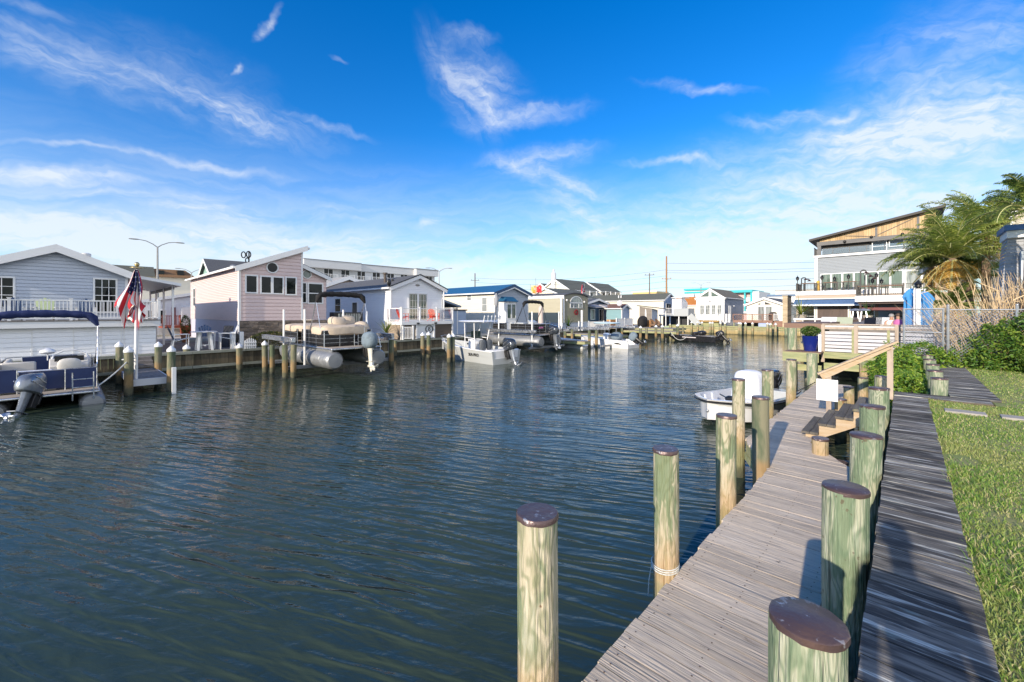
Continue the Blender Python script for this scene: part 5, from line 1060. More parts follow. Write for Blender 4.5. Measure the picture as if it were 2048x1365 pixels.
sb = T('skiff', 'small white skiff hidden behind the pilings left of the canopy boat', 'boat', (-20.1, 31.0, 0), R(-2)); hm, rg = hull_mesh(5, 1.9, .62, .85, -.25, .25, .13); hm.o('hull', GEL, sb, bev=.02); rub_rail(rg, -.03, .025).o('rub_rail', GELG, sb); M().box(-2.2, -1.7, -.8, .8, .25, .6).o('bench', GELG, sb, bev=.03)
# ---- house 3, white with balcony
h3 = TW('house', 'white lap-sided cottage with dark ridge edge and glass-railed balcony door', 'house', (-29.5, 19.9, 1.05))
fr, LS, RS = house(h3, '+x', -29.5, 14, 17.4, 22.4, 1.05, 5.08, 6.1, WVIN, WVIN, ROOFG, oh=.3, rh=.24, course=.16)
m = M(); sec = [(17.05, 5.15), (19.9, 6.28), (22.75, 5.15)]
for (ya, za), (yb, zb) in zip(sec, sec[1:]): m.bar((-29.15, ya, za), (-29.15, yb, zb), .06, .07)
m.o('dark_edge', DARK, h3, smooth=False)
a, b = GX(818, 588, -29.5), GX(853, 640, -29.5); w = window(h3, fr, a.y, b.y, 2.55, a.z, 2, 1, GLASSG, .10, mull=.2, name='patio_door'); window(h3, fr, a.y+.06, b.y-.06, 2.6, a.z-.05, 6, 4, GLASSG, .01, d=.008, mull=.014)
c = GX(835, 571, -29.5); M().ell((-29.47, c.y, c.z), (.04, .22, .10)).o('gable_plaque', mat('weathered_plaque', (.28, .27, .25), .8), h3)
M().tube([(-29.42, 17.32, 5.0), (-29.42, 17.32, 1.1)], .055, 8).o('downspout', WHITE, h3); M().tube([(-29.42, 22.5, 5.0), (-29.42, 22.5, 1.1)], .055, 8).o('downspout', WHITE, h3)
M().cyl((-32.5, 18.6, 5.3), (-32.5, 18.6, 6.5), .13).lathe([(.2, 0), (.2, .15)], (-32.5, 18.6, 6.4)).o('flue', mat('rusty_flue', (.07, .055, .045), .6), h3); M().cyl((-31.5, 18.7, 5.5), (-31.5, 18.7, 5.95), .1).o('roof_vent', BLACK, h3)
sw = Fr('-y', 17.4); window(h3, sw, -39.5, -38.4, 3.2, 4.4, 1, 2, GLASS); window(h3, sw, -36, -35.1, 2.0, 4.0, 1, 2, GLASS)
M().ell((-29.55, 17.25, 5.5), (.1, .18, .3)).o('gable_ornament', BLACK, h3)
bc = TW('balcony', 'white balcony with glass railing, brown lower panels and ring emblem', 'balcony', (-28.4, 19.5, 1.05)); zf = GX(840, 643, -27.3).z
yb0, yb1 = 16.97, 21.9
M().box(-29.48, -27.3, yb0, yb1, zf-.26, zf).o('fascia', WHITE, bc, bev=.01)
railing(bc, [(-27.36, yb0+.06), (-27.36, 18.5)], zf, 1.0, sp=3, glass=GLASSL if False else mat('clear_glass_panel', (.36, .40, .44), .05, spec=.8)) if False else None
GP = bpy.data.materials.new('clear_glass_panel'); GP.use_nodes = True; g = G(GP.node_tree); g.n.clear(); o_ = g.n.new('ShaderNodeOutputMaterial'); t_ = g.n.new('ShaderNodeBsdfTransparent'); gl_ = g.n.new('ShaderNodeBsdfGlossy'); gl_.inputs['Roughness'].default_value = .03; mx_ = g.n.new('ShaderNodeMixShader'); mx_.inputs[0].default_value = .14; g.l.new(t_.outputs[0], mx_.inputs[1]); g.l.new(gl_.outputs[0], mx_.inputs[2]); g.l.new(mx_.outputs[0], o_.inputs[0])
railing(bc, [(-27.36, yb0+.06), (-27.36, yb1-.06)], zf, 1.0, sp=1.65, glass=GP); railing(bc, [(-29.4, yb0+.06), (-27.5, yb0+.06)], zf, 1.0, sp=3, glass=GP)
railing(bc, [(-27.5, yb1-.06), (-29.4, yb1-.06)], zf, 1.0, sp=3, glass=GP)
BPAN = mat('brown_woven_panel', (.13, .10, .075), .8, layers=[((.09, .07, .055), (1, 1, 30), .4, .6, .6)])
for ya, yb, mt, nm in ((yb0+.1, 18.3, BPAN, 'lower_panel'), (18.4, 19.95, WHITE, 'lower_panel'), (20.05, yb1-.1, BPAN, 'lower_panel')):
    M().box(-27.5, -27.44, ya, yb, 1.12, zf-.27).o(nm, mt, bc, bev=.008)
M().box(-29.4, -27.5, yb0+.05, yb0+.1, 1.12, zf-.27).o('lower_panel', mat('sunlit_woven_panel', (.34, .27, .20), .8, layers=[((.25, .2, .15), (1, 1, 30), .4, .6, .6)]), bc)  # paler copy of the lower panels, sunlight put into its colour
m = M()
for y in (yb0+.06, 18.35, 20.0, yb1-.06): m.box(-27.46, -27.36, y-.06, y+.06, 1.06, zf-.26)
m.o('post', WHITE, bc, smooth=False)
c = GX(858.5, 658.5, -27.43); m = M(); m.tube([(-27.42, c.y+.36*math.cos(t), c.z+.30*math.sin(t)) for t in np.linspace(0, 6.2832, 28)], .022, 6); m.tube([(-27.42, c.y+.29*math.cos(t), c.z+.24*math.sin(t)) for t in np.linspace(0, 6.2832, 24)], .012, 6); em = m.o('ring_emblem', DARK, bc)
tx = text('B', .44, Matrix.Translation((0, 0, 0)), DARK, em, ext=.01); tx.matrix_local = Matrix.Translation((-27.42, c.y, c.z)) @ Matrix.Rotation(R(90), 4, 'Z') @ Matrix.Rotation(R(90), 4, 'X')
for y in (20.05, 18.4): M().box(-27.34, -27.2, y-.1, y+.1, zf-.22, zf-.1).o('flood_light', BLACK, bc, bev=.02)
adirondack('coral red chair turned sideways at the left of glass-railed balcony', (-28.4, 17.75, zf), R(75), REDPL, 'red chairs on the balcony'); adirondack('coral red chair facing the canal at right of balcony door', (-28.5, 20.75, zf), R(-8), REDPL, 'red chairs on the balcony')
gt = TW('gate', 'low white baluster gate standing open below the balcony', 'gate', (-27.2, 17.3, 1.1)); railing(gt, [(-27.15, 17.0), (-26.95, 17.75)], 1.1, .95, sp=2, bal=.1)
planter('tall spiky dracaena beside balcony of white cottage', (-27.6, 15.9, 1.08), .22, .5, mat('dark_pot', (.05, .05, .06), .5), LEAFY, 'spiky', 1.7, 11)
planter('low green potted shrub by white cottage wall behind tan covers', (-28.0, 12.6, 1.08), .4, .7, mat('dark_pot', (.05, .05, .06), .5), LEAFY, 'bush', .8, 12)
ac = TW('grill_cabinet', 'grey slatted storage cabinet with green sign between pink and white houses', 'cabinet', (-30.5, 14.4, 1.05)); M().box(-31, -30.2, 13.2, 15.4, 1.9, 3.15).o('cabinet_body', BLACK, ac, bev=.02)
m = M()
for k in range(9): m.box(-30.2, -30.16, 13.5+.19*k, 13.62+.19*k, 2.0, 3.05)
m.o('slats', mat('grey_slats', (.26, .28, .27), .7), ac, smooth=False)
sg_ = M().box(-30.19, -30.15, 13.3, 15.2, 1.45, 1.85).o('sign_panel', mat('green_sign', (.02, .10, .06), .5), ac); text('BITE', .3, Matrix.Translation((-30.14, 14.2, 1.65)) @ Matrix.Rotation(R(90), 4, 'Z') @ Matrix.Rotation(R(90), 4, 'X'), WHITE, sg_)
cp = TW('carport_awning', 'slate carport awning with pale scalloped valance beside white balcony cottage', 'awning', (-32, 23.8, 1.05))
m = M(); m.add([(-30.5, 22.5, 4.55), (-30.5, 25.4, 3.75), (-41, 25.4, 3.75), (-41, 22.5, 4.55), (-30.5, 22.5, 4.35), (-30.5, 25.4, 3.6), (-41, 25.4, 3.6), (-41, 22.5, 4.35)], [(0, 3, 2, 1), (4, 5, 6, 7), (0, 1, 5, 4), (1, 2, 6, 5), (2, 3, 7, 6), (3, 0, 4, 7)]); m.o('canopy', mat('slate_awning', (.22, .27, .34), .6), cp, smooth=False)
m = M()
for k in range(14): m.prism([(22.6+k*.2, 3.55), (22.78+k*.2, 3.55), (22.74+k*.2, 3.38), (22.64+k*.2, 3.38)], 'x', -31.1, -31.08)
m.o('valance', WHITE, cp, smooth=False)
for y in (22.9, 25.2): M().box(-30.95, -30.85, y-.05, y+.05, 1.05, 3.7).o('post', WHITE, cp)
sd = TW('shed', 'grey lap-sided storage shed under the slate awning', 'shed', (-32, 24.3, 1.05)); m = M(); siding(m, Fr('+x', -30.9), [(23.2, 1.05), (26.3, 1.05), (26.3, 3.3), (23.2, 3.3)], .13); siding(m, Fr('-y', 23.2), [(-33, 1.05), (-30.9, 1.05), (-30.9, 3.3), (-33, 3.3)], .13); siding(m, Fr('+y', 26.3), [(-33, 1.05), (-30.9, 1.05), (-30.9, 3.3), (-33, 3.3)], .13); m.o('wall', LBLUE, sd, smooth=False); M().box(-33.1, -30.8, 23.1, 26.4, 3.3, 3.42).o('roof', ROOFG, sd)
# ---- house 4, cream and grey with blue roof
h4 = TW('house', 'cream and grey cottage with blue metal roof and white bay window', 'house', (-30, 31.8, 1.05))
fr, LS, RS = house(h4, '+x', -30, 14, 29.3, 34.4, 1.05, 5.1, 5.92, BLUEG, CREAM, ROOFBL, course=.16, oh=.35, rake=mat('blue_fascia', (.02, .06, .14), .5), rh=.22)
m = M()
for (ya, za), (yb, zb) in zip([(28.98, 4.84), (31.85, 5.74)], [(31.85, 5.74), (34.7, 4.84)]): m.bar((-29.66, ya, za), (-29.66, yb, zb), .03, .16)
m.o('soffit_trim', WHITE, h4, smooth=False)
a, b = GX(1006, 600, -29.5), GX(1044, 638, -29.5); by0, by1 = GX(1004, 600, -29.6).y, GX(1036, 600, -29.6).y
bay = M().prism([(-30, by0-.1), (-29.45, by0+.45), (-29.45, by1-.45), (-30, by1+.1)], 'z', 1.1, 4.25).o('bay', WHITE, h4)
bf = Fr('+x', -29.45); window(bay, bf, by0+.6, (by0+by1)/2-.08, 2.55, 3.95, 1, 1, GLASSG, .05); window(bay, bf, (by0+by1)/2+.08, by1-.6, 2.55, 3.95, 1, 1, GLASSG, .05)
M().loft([[(-30, by0-.3, 4.25), (-29.2, by0+.3, 4.25), (-29.2, by1-.3, 4.25), (-30, by1+.3, 4.25)], [(-30, by0+.3, 4.75), (-29.75, by0+.6, 4.75), (-29.75, by1-.6, 4.75), (-30, by1-.3, 4.75)]]).o('bay_roof', ROOFBL, bay, smooth=False)
sw = Fr('-y', 29.3)
for x0, ya, x1, yb in ((935, 591, 943, 601), (965, 596, 974, 623)): a, b = GY(x0, ya, 29.3), GY(x1, yb, 29.3); window(h4, sw, a.x, b.x, b.z, a.z, 1, 2, GLASSL, .08)
hu = T('patio_umbrella', 'closed grey umbrella on slim dark pole by cream cottage corner', 'umbrella', (-29.3, 28.7, 1.08)); M().tube([(0, 0, 0), (0, .05, 2.0), (.1, .2, 3.9)], .03, 6).o('pole', BLACK, hu); M().lathe([(.05, 2.6), (.2, 2.8), (.22, 3.4), (.06, 3.95)], (.03, .1, 0), 10).o('canopy', mat('grey_canvas', (.3, .31, .33), .8), hu)
cu = T('covered_umbrella', 'thick beige wrapped patio umbrella standing before tan house wall', 'umbrella', (-28.2, 34.4, 1.08)); M().lathe([(.30, 0), (.31, .5), (.26, 2.0), (.28, 2.5), (.1, 2.75)], n=12).o('wrap', mat('beige_wrap', (.55, .47, .43), .8, bump=.6), cu); M().cyl((0, 0, 2.7), (0, 0, 2.95), .03).o('pole', ALU, cu)
# ---- house 5, olive with arched front
h5 = TW('house', 'olive fronted cottage with arched roof, arch window and red wreath', 'house', (-30, 43.5, 1.05)); y0, y1 = 40.9, 46.2
arc = [(y0+(y1-y0)*t, 5.05+.38*math.sin(math.pi*min(1, max(0, t)))**.8) for t in np.linspace(0, 1, 11)]
m = M(); fr = Fr('+x', -30); siding(m, fr, [(y0, 1.9), (y1, 1.9)]+arc[::-1], .15); m.o('wall', OLIVE, h5, smooth=False)
m = M(); siding(m, Fr('-y', y0), [(-44, 1.9), (-30, 1.9), (-30, 5.0), (-44, 5.0)], .13); siding(m, Fr('+y', y1), [(-44, 1.9), (-30, 1.9), (-30, 5.0), (-44, 5.0)], .13); m.o('wall', TAN, h5, smooth=False)
m = M(); m.loft([[(-29.85, y, z+.05) for y, z in arc]+[(-29.85, y, z+.18) for y, z in arc[::-1]], [(-44, y, z+.05) for y, z in arc]+[(-44, y, z+.18) for y, z in arc[::-1]]]); m.o('roof', ROOFG, h5, smooth=False)
M().box(-44, -29.9, y0-.1, y0+.02, 4.85, 5.2).o('eave_trim', WHITE, h5); M().box(-30.02, -29.93, y0-.06, y0+.12, 1.9, 5.05).o('corner_trim', WHITE, h5); M().box(-30.1, -29.9, y0-.5, y0-.42, 1.1, 4.9).o('downspout', WHITE, h5)
M().box(-43.9, -30.05, y0+.05, y1-.05, 1.0, 1.9).o('skirting', mat('grey_blue_skirting', (.42, .46, .52), .7), h5)
a, b = GX(1141, 606, -30), GX(1163, 616, -30); m = M(); n = 14; yc = (a.y+b.y)/2; hw = (b.y-a.y)/2
pts = [(yc+hw*math.cos(t), a.z+.75*math.sin(t)) for t in np.linspace(0, math.pi, n)]; P0 = [(yc-hw, b.z), (yc+hw, b.z)]+pts
def off(k, d): return [fr.pt(yc+(y-yc)*k, (a.z-.1)+(z-a.z+.1)*k, d) for y, z in P0]
m.loft([off(1, .02), off(1.12, .02), off(1.12, .07), off(1, .07)], cap=False); fr.box(m, yc-hw, yc+hw, a.z-.06, a.z+.06, .03, .06); fr.box(m, yc-hw*.45-.04, yc-hw*.45+.04, b.z, a.z, .03, .06); fr.box(m, yc+hw*.45-.04, yc+hw*.45+.04, b.z, a.z, .03, .06); w = m.o('arched_window', WHITE, h5); M().loft([off(1.01, .0), off(1.01, .03)]).o('pane', GLASSL, w)
for x, y in ((1133.5, 601), (1168.5, 604.5)): c = GX(x, y, -29.9); M().ell((-29.88, c.y, c.z), (.1, .16, .14)).o('wall_lamp', WHITE, h5)
c = GX(1152, 625, -29.95); m = M(); rng = random.Random(4)
for k in range(60): t = rng.uniform(0, 6.28); m.ell((-29.92+rng.uniform(-.02, .05), c.y+.30*math.cos(t)+rng.gauss(0, .05), c.z+.26*math.sin(t)+rng.gauss(0, .04)), (.05, .08, .07), 4, 6)
tag(m.o('wreath', mat('dark_red_wreath', (.22, .02, .025), .8)), 'dark red wreath on the olive house front under arched window', 'wreath')
pk = TW('picket_fence', 'white picket fence with tall posts before olive house', 'fence', (-26.7, 42, 1.05)); railing(pk, [(-26.9, 39.6), (-26.9, 41.6), (-26.2, 43.8), (-26.2, 45.2)], 1.05, 1.0, sp=1.9, bal=.14, bw=.05)
M().cyl((-26.9, 40.2, 1.05), (-26.9, 40.2, 3.4), .12).o('tall_post', WHITE, pk)
planter('drooping palm-like potted plant beside olive house picket fence', (-27.6, 38.6, 1.08), .3, .5, mat('dark_pot', (.05, .05, .06), .5), LEAFG, 'spiky', 1.8, 15)
# ================================================================== FAR END OF THE CANAL
DOCKB = mat('pale_dock_boards', (.34, .29, .23), .85, isl=.14, layers=[((.2, .17, .14), (3, 3, 9), .45, .65, .6)])
def dockbox(label, x0, x1, y0, y1, z, along='x'):
    t = TW('dock', label, 'dock', ((x0+x1)/2, (y0+y1)/2, z)); m = M(); n = int((x1-x0)/.2) if along == 'x' else int((y1-y0)/.2)
    for k in range(n):
        if along == 'x': m.box(x0+(x1-x0)*k/n, x0+(x1-x0)*(k+.94)/n, y0, y1, z-.05, z)
        else: m.box(x0, x1, y0+(y1-y0)*k/n, y0+(y1-y0)*(k+.94)/n, z-.05, z)
    m.o('planks', DOCKB, t, smooth=False); M().box(x0+.02, x1-.02, y0+.02, y0+.08, z-.26, z-.055).box(x0+.02, x1-.02, y1-.08, y1-.02, z-.26, z-.055).box(x1-.08, x1-.02, y0+.09, y1-.09, z-.26, z-.055).o('frame', GREENW, t, smooth=False); return t
dockbox('narrow grey dock beside motor of black pontoon boat', -26.9, -19.3, 29.3, 30.2, .72)
dockbox('weathered dock behind canopy boat with pilings', -26.9, -20.6, 37.2, 39.2, .85)
dockbox('wide pale dock between wicker chairs and black bass boat', -26.9, -18.6, 46.9, 49.2, .95); dockbox('upper pale dock landing behind the bass boat', -26.9, -20.3, 49.8, 54, 1.15)
boat_lift('white topped boat lift over the canopy boat', -22.5, -18.6, 31.6, 36.4, 1.62, [], .3)
for x, yb, yc, cap, lab in ((1130, 688, 659, None, 'short bare piling beside dock next to charcoal motor'), (1144, 684, 659, None, 'short green piling left of small hidden skiff'), (1179, 698, 662, None, 'rust bottomed piling at left end of white lift beam'), (1193, 697, 661, None, 'dark piling against the bow of canopy boat'),
    (1233, 676, 655, None, 'bare piling behind the canopy boat seats'), (1244, 678, 656, None, 'green bare piling behind the canopy boat stern'), (1281, 682, 655, 'cone', 'white capped piling by covered motor of canopy boat'), (1293, 686, 657, None, 'orange brown piling under the lift beam end'),
    (1312, 679, 653, 'cone', 'rusty white capped piling on dock left of bass boat'), (1325, 683, 653, 'cone', 'pale white capped piling with dark line before wide dock'), (1355, 681, 651, 'cone', 'thick white capped piling at bow of black bass boat'), (1366, 680, 654, None, 'slim rusty piling touching bow of bass boat')):
    lp(x, yb, yc, lab, .30 if cap else .26, cap)
# far bulkhead
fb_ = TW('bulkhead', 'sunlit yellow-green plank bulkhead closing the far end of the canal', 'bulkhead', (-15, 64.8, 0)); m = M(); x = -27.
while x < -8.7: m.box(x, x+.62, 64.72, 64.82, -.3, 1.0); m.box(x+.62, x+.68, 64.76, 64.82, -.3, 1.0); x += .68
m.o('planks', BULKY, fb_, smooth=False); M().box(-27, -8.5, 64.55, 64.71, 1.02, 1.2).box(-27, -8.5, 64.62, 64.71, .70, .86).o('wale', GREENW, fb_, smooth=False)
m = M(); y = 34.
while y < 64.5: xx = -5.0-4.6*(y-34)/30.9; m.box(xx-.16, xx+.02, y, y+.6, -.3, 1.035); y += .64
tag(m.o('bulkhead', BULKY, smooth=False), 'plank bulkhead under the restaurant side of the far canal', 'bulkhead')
FGp = 'white capped pilings along the far bulkhead'; proto = None
for k, (x, yc, dz) in enumerate(((1441, 653, 0), (1450, 653, 0), (1478, 653, 0), (1481.5, 655, -1.3), (1491, 653, 0), (1505, 653, -.0), (1535, 655, 0), (1541, 656, -2.2), (1551.5, 655, -1.4), (1395, 651, 0), (1404, 651, 0), (1420, 651, 0), (1425, 651, 0), (1383, 651, 0))):
    p = GY(x, 655, 64.45+dz)
    lab = ('leftmost capped piling right of the bass boat motor', 'second capped piling right of the bass boat motor', 'upper of two overlapping capped pilings mid far bulkhead', 'taller forward piling of the overlapping pair at far bulkhead', 'capped piling right of the overlapping pair on far bulkhead', 'capped piling under the lattice deck middle on far bulkhead', 'capped piling beside the blue tub on far bulkhead', 'forward piling just right of blue tub, farthest out in water', 'forward capped piling before the brown deck steps',
           'first small capped piling seen above bass boat deck', 'second small capped piling seen above bass boat deck', 'third small capped piling above the bass boat seat', 'fourth small capped piling above the bass boat seat', 'capped piling between wide dock and bass boat console')[k]
    if proto is None: proto = piling(p.x, p.y, 1.62, .30, lab, PILEW, 'cone', FGp, n=10)
    else: dup(proto, (p.x, p.y, 0), label=lab)
p = GY(1572, 660, 63.5); piling(p.x, p.y, 1.4, .36, 'thick bare green piling beside brick wall at far bulkhead', PILEG, None, None, n=10); p = GY(1578, 660, 62); piling(p.x, p.y, 1.6, .22, 'thin bare piling beside brown restaurant deck end', PILEG, None, None, n=10)
tb_ = M().box(-.7, .7, -.3, .3, 0, .6); t = tb_.o('plastic_tub', mat('pale_blue_plastic', (.35, .42, .62), .5), bev=.05); p = GY(1529, 652, 65.8); t.location = (p.x, p.y, 1.05); tag(t, 'pale blue plastic tub under the lattice deck', 'tub')

# houses along the left bank, farther out
h = TW('house', 'low dark blue cottage with grey awnings between olive house and teal shed', 'house', (-33, 51, 1.05)); fr, LS, RS = house(h, '+x', -31.5, 12, 48.2, 53.6, 1.05, 4.35, 4.9, NAVYV, NAVYV, ROOFG, oh=.3)
for ya, yb in ((48.3, 50.2), (51, 53.4)): M().loft([[(-31.5, ya, 4.3), (-30.2, ya, 3.9), (-30.2, ya, 3.75), (-31.5, ya, 3.9)], [(-31.5, yb, 4.3), (-30.2, yb, 3.9), (-30.2, yb, 3.75), (-31.5, yb, 3.9)]]).o('awning', mat('grey_awning', (.36, .35, .37), .7), h, smooth=False)
window(h, fr, 49.2, 50.2, 2.2, 3.5, 1, 1, GLASSL); window(h, fr, 51.4, 52.6, 2.0, 3.5, 2, 1, GLASS)
h = TW('shed', 'teal lap-sided shed with brown pitched roof and satellite dish', 'shed', (-29, 52.5, 1.05)); house(h, '+x', -28, 2.4, 51.5, 53.6, 1.05, 3.65, 4.15, LBLUE, TEAL, mat('red_brown_shingle', (.14, .075, .06), .85, layers=[((.2, .12, .1), (6, 6, 6), .45, .6, .6)]), oh=.2)  # pale blue on the front stands in for its bluish shade
p = GY(1240, 607, 50.5); M().lathe([(.02, 0), (.3, .05), (.42, .14), (.4, .16), (.02, .06)], n=18).xf(Matrix.Translation(p) @ Matrix.Rotation(R(75), 4, 'X')).cyl(p+Vector((0, .1, 0)), p+Vector((0, .25, -.9)), .03).o('satellite_dish', mat('dish_grey', (.45, .45, .47), .5), h)
rl = TW('deck', 'small wooden deck with white baluster rail before teal shed', 'deck', (-26.5, 47, 1.05)); M().box(-27.2, -25.2, 44.9, 49.5, 1.2, 1.42).o('platform', DOCKB, rl); railing(rl, [(-25.3, 45.2), (-25.3, 49.3)], 1.42, .95, sp=1.9, bal=.16, bw=.06); M().box(-27.6, -26.0, 49.4, 51, 1.42, 1.6).box(-28, -27.4, 47.5, 50.5, 1.42, 2.2).o('bench', mat('orange_cedar', (.5, .24, .08), .7), rl, smooth=False)
bq = T('grill', 'large grill under a lumpy black cover on the dock', 'grill', (-26.0, 53.5, 1.05)); m = M().ell((0, 0, .75), (.5, .95, .75), 10, 16, 3); m.v = [(x, y, z+.12*math.sin(y*3+1)*(z > .7)) for x, y, z in m.v]; m.o('grill_cover', BCANV, bq); M().box(-.5, .5, 1.3, 2.1, 0, 1.0).o('side_box', mat('orange_cedar', (.5, .24, .08), .7), bq, bev=.03)
WICK = mat('brown_wicker', (.17, .10, .06), .8, layers=[((.3, .2, .12), (30, 30, 12), .45, .6, .6)])
for k, (dy, lab) in enumerate(((0, 'left of two brown wicker chairs on far dock'), (1.5, 'right of two brown wicker chairs on far dock'))):
    w_ = T('wicker_chair', lab, 'chair', (-25.2, 55.2+dy, 1.08), group='wicker chairs on the far dock'); M().box(-.4, .35, -.42, .42, .2, .48).o('seat', WICK, w_, bev=.06); M().loft([[(-.34+.45*(1-math.sin(t)), .52*math.cos(t), .45), (-.40+.45*(1-math.sin(t)), .55*math.cos(t), .62+.55*math.sin(t)), (-.46+.45*(1-math.sin(t)), .52*math.cos(t), .62+.55*math.sin(t))] for t in np.linspace(.1, 3.04, 10)], cap=False).o('backrest', WICK, w_)
    for a in (-.3, .28):
        for b in (-.36, .36): M().cyl((a, b, 0), (a, b, .22), .03).o('leg', WICK, w_)
h = TW('house', 'long cream cottage with olive shingle roof and blue shaded gable', 'house', (-34, 72, 1.05)); fr, LS, RS = house(h, '+x', -30, 15, 69.5, 74.4, 1.05, 5.25, 6.35, LBLUE, CREAM, ROOFO, oh=.3); window(h, fr, 70.6, 72.6, 2.5, 4.6, 2, 1, GLASS); window(h, LS, -38, -36.6, 3.7, 4.2, 1, 1, GLASSL)  # gable's shade put into the pale blue wall colour
M().cyl((-39, 70.5, 5.4), (-39, 70.5, 6.3), .1).cyl((-38.5, 70.5, 5.4), (-38.5, 70.5, 6.3), .1).o('vent_pipe', WHITE, h)
pr = M(); siding(pr, Fr('-y', 68.3), [(-28., 1.05), (-26.5, 1.05), (-26.5, 5.35), (-28, 5.35)], .14); siding(pr, Fr('+x', -26.5), [(68.3, 1.05), (71, 1.05), (71, 4.7), (69.6, 5.5), (68.3, 5.35)], .14); pr.o('porch_room', WVIN, h, smooth=False); M().box(-28.1, -26.3, 68.1, 71.2, 5.5, 5.6).o('porch_roof', WHITE, h)
h = TW('shed', 'taupe wooden shed with pale blue door side and surfboard rack', 'shed', (-28, 59.5, 1.05)); m = M(); siding(m, Fr('-y', 58.5), [(-28.9, 1.05), (-27, 1.05), (-27, 3.7), (-28.9, 4.0)], .2); m.o('wall', mat('taupe_boards', (.24, .21, .18), .8, isl=.05), h, smooth=False); m = M(); siding(m, Fr('+x', -27), [(58.5, 1.05), (60.5, 1.05), (60.5, 3.5), (58.5, 3.7)], .2); m.add([(-28.9, 60.5, 1.05), (-28.9, 58.5, 1.05), (-28.9, 58.5, 4), (-28.9, 60.5, 3.8)], [(0, 1, 2, 3)]); m.o('wall', LBLUE, h, smooth=False)
M().loft([[(-29.2, 58.2, 4.1), (-26.2, 58.2, 3.75), (-26.2, 58.2, 3.87), (-29.2, 58.2, 4.22)], [(-29.2, 62, 3.9), (-26.2, 62, 3.6), (-26.2, 62, 3.72), (-29.2, 62, 4.0)]]).o('roof', ROOFO, h, smooth=False); M().ell((-27.9, 58.42, 2.5), (.13, .05, 1.15)).o('surfboard', WHITE, h); M().cyl((-26.3, 61.8, 1.05), (-26.3, 61.8, 3.6), .07).o('porch_post', WHITE, h)
gd = TW('deck', 'raised grey wooden deck on posts with stairs before blue gable', 'deck', (-26.5, 66, 1.05)); GD = mat('grey_deck_paint', (.40, .42, .42), .7, isl=.05)
M().box(-29, -24.3, 65.4, 68.2, 2.55, 2.8).o('platform', GD, gd); m = M()
for x in (-28.8, -27.2, -25.8, -24.4): m.box(x-.07, x+.07, 65.5, 65.64, 1.05, 2.55)
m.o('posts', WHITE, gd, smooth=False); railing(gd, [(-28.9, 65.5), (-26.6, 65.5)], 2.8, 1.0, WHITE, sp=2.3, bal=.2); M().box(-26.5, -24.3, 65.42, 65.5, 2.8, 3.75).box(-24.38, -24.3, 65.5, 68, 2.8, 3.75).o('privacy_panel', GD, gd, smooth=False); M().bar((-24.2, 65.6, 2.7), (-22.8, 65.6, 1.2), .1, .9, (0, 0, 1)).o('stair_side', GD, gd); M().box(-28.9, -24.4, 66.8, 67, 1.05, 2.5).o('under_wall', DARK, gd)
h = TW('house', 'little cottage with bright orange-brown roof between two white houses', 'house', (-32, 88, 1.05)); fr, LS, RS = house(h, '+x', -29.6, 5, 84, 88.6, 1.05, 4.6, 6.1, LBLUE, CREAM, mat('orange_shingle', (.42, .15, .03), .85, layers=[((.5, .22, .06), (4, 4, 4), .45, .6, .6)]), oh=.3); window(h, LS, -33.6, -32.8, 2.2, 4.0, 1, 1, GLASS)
# house 8 and 9 face the camera
h8 = TW('house', 'white gabled house with two triangular glass panes and taupe roof', 'house', (-23.2, 76, 1.05)); xa, xb = GY(1393, 620, 72).x, GY(1448.6, 620, 72).x; zp = GY(1422, 579, 72).z; ze = GY(1448, 596, 72).z
fr, LS, RS = house(h8, '-y', 72, 11, xa, xb, 1.8, ze, zp, WVIN, mat('shaded_side_wall', (.30, .33, .40), .7, layers=[dirt]), ROOFT, oh=.2, rh=.3)  # side walls of the white house, shade put in as darker blue-grey
xm = (xa+xb)/2
for sg in (-1, 1): m = M(); pts = [(xm+sg*.2, zp-.35), (xm+sg*.2, ze+.25), (xm+sg*(xb-xm)*.78, ze+.25)]; m.loft([[fr.pt(a, z, .01) for a, z in pts], [fr.pt(a, z, .05) for a, z in pts]]); m.o('gable_pane', mat('sage_glass', (.10, .14, .12), .1, spec=.8), h8, smooth=False)
for k in range(4): a = xa+.6+k*.9; window(h8, fr, a, a+.62, 2.6, 4.3, 2, 3, GLASSL, .07, mull=.02)
m = M(); c = GY(1419.5, 603, 71.95)
for k in range(8): t = k*math.pi/4; m.tube([(c.x, 71.93, c.z), (c.x+.3*math.cos(t), 71.93, c.z+.3*math.sin(t))], [.07, .01], 6)
m.o('sun_ornament', mat('pewter', (.35, .35, .36), .5), h8); window(h8, RS, 74.2, 75.3, 1.9, 4.2, 2, 1, WHITE, .05, name='side_door'); M().ell((xb+.05, 77, 4.2), (.1, .15, .12)).o('wall_lamp', WHITE, h8)
d8 = TW('deck', 'wooden deck with ornamental white railing before white gabled house', 'deck', (-23, 70, 1.05)); M().box(xa-.6, xb+.1, 68.8, 71.8, 1.62, 1.85).o('platform', mat('honey_wood', (.34, .22, .08), .8, isl=.1), d8); M().box(xa-.5, xb, 69.2, 69.35, 1.05, 1.6).o('skirt', GREENW, d8)
railing(d8, [(xa-.5, 68.9), (xa+2.2, 68.9), (xb, 68.9)], 1.85, 1.0, WHITE, sp=2.1, bal=.22, bw=.09)
m = M()
for k in range(9): c = xa+.1+k*.46; m.tube([(c+.16*math.cos(t), 68.86, 2.35+.16*math.sin(t)) for t in np.linspace(0, 6.2832, 10)], .03, 4)
m.o('ring_ornament', WHITE, d8); M().box(xa-.7, xa+.9, 68.7, 68.85, 1.5, 2.9).o('screen_panel', WHITE, d8)
sl_ = TW('fence', 'white slatted fence gap between the two end houses', 'fence', (xb+1, 70, 1.05)); m = M()
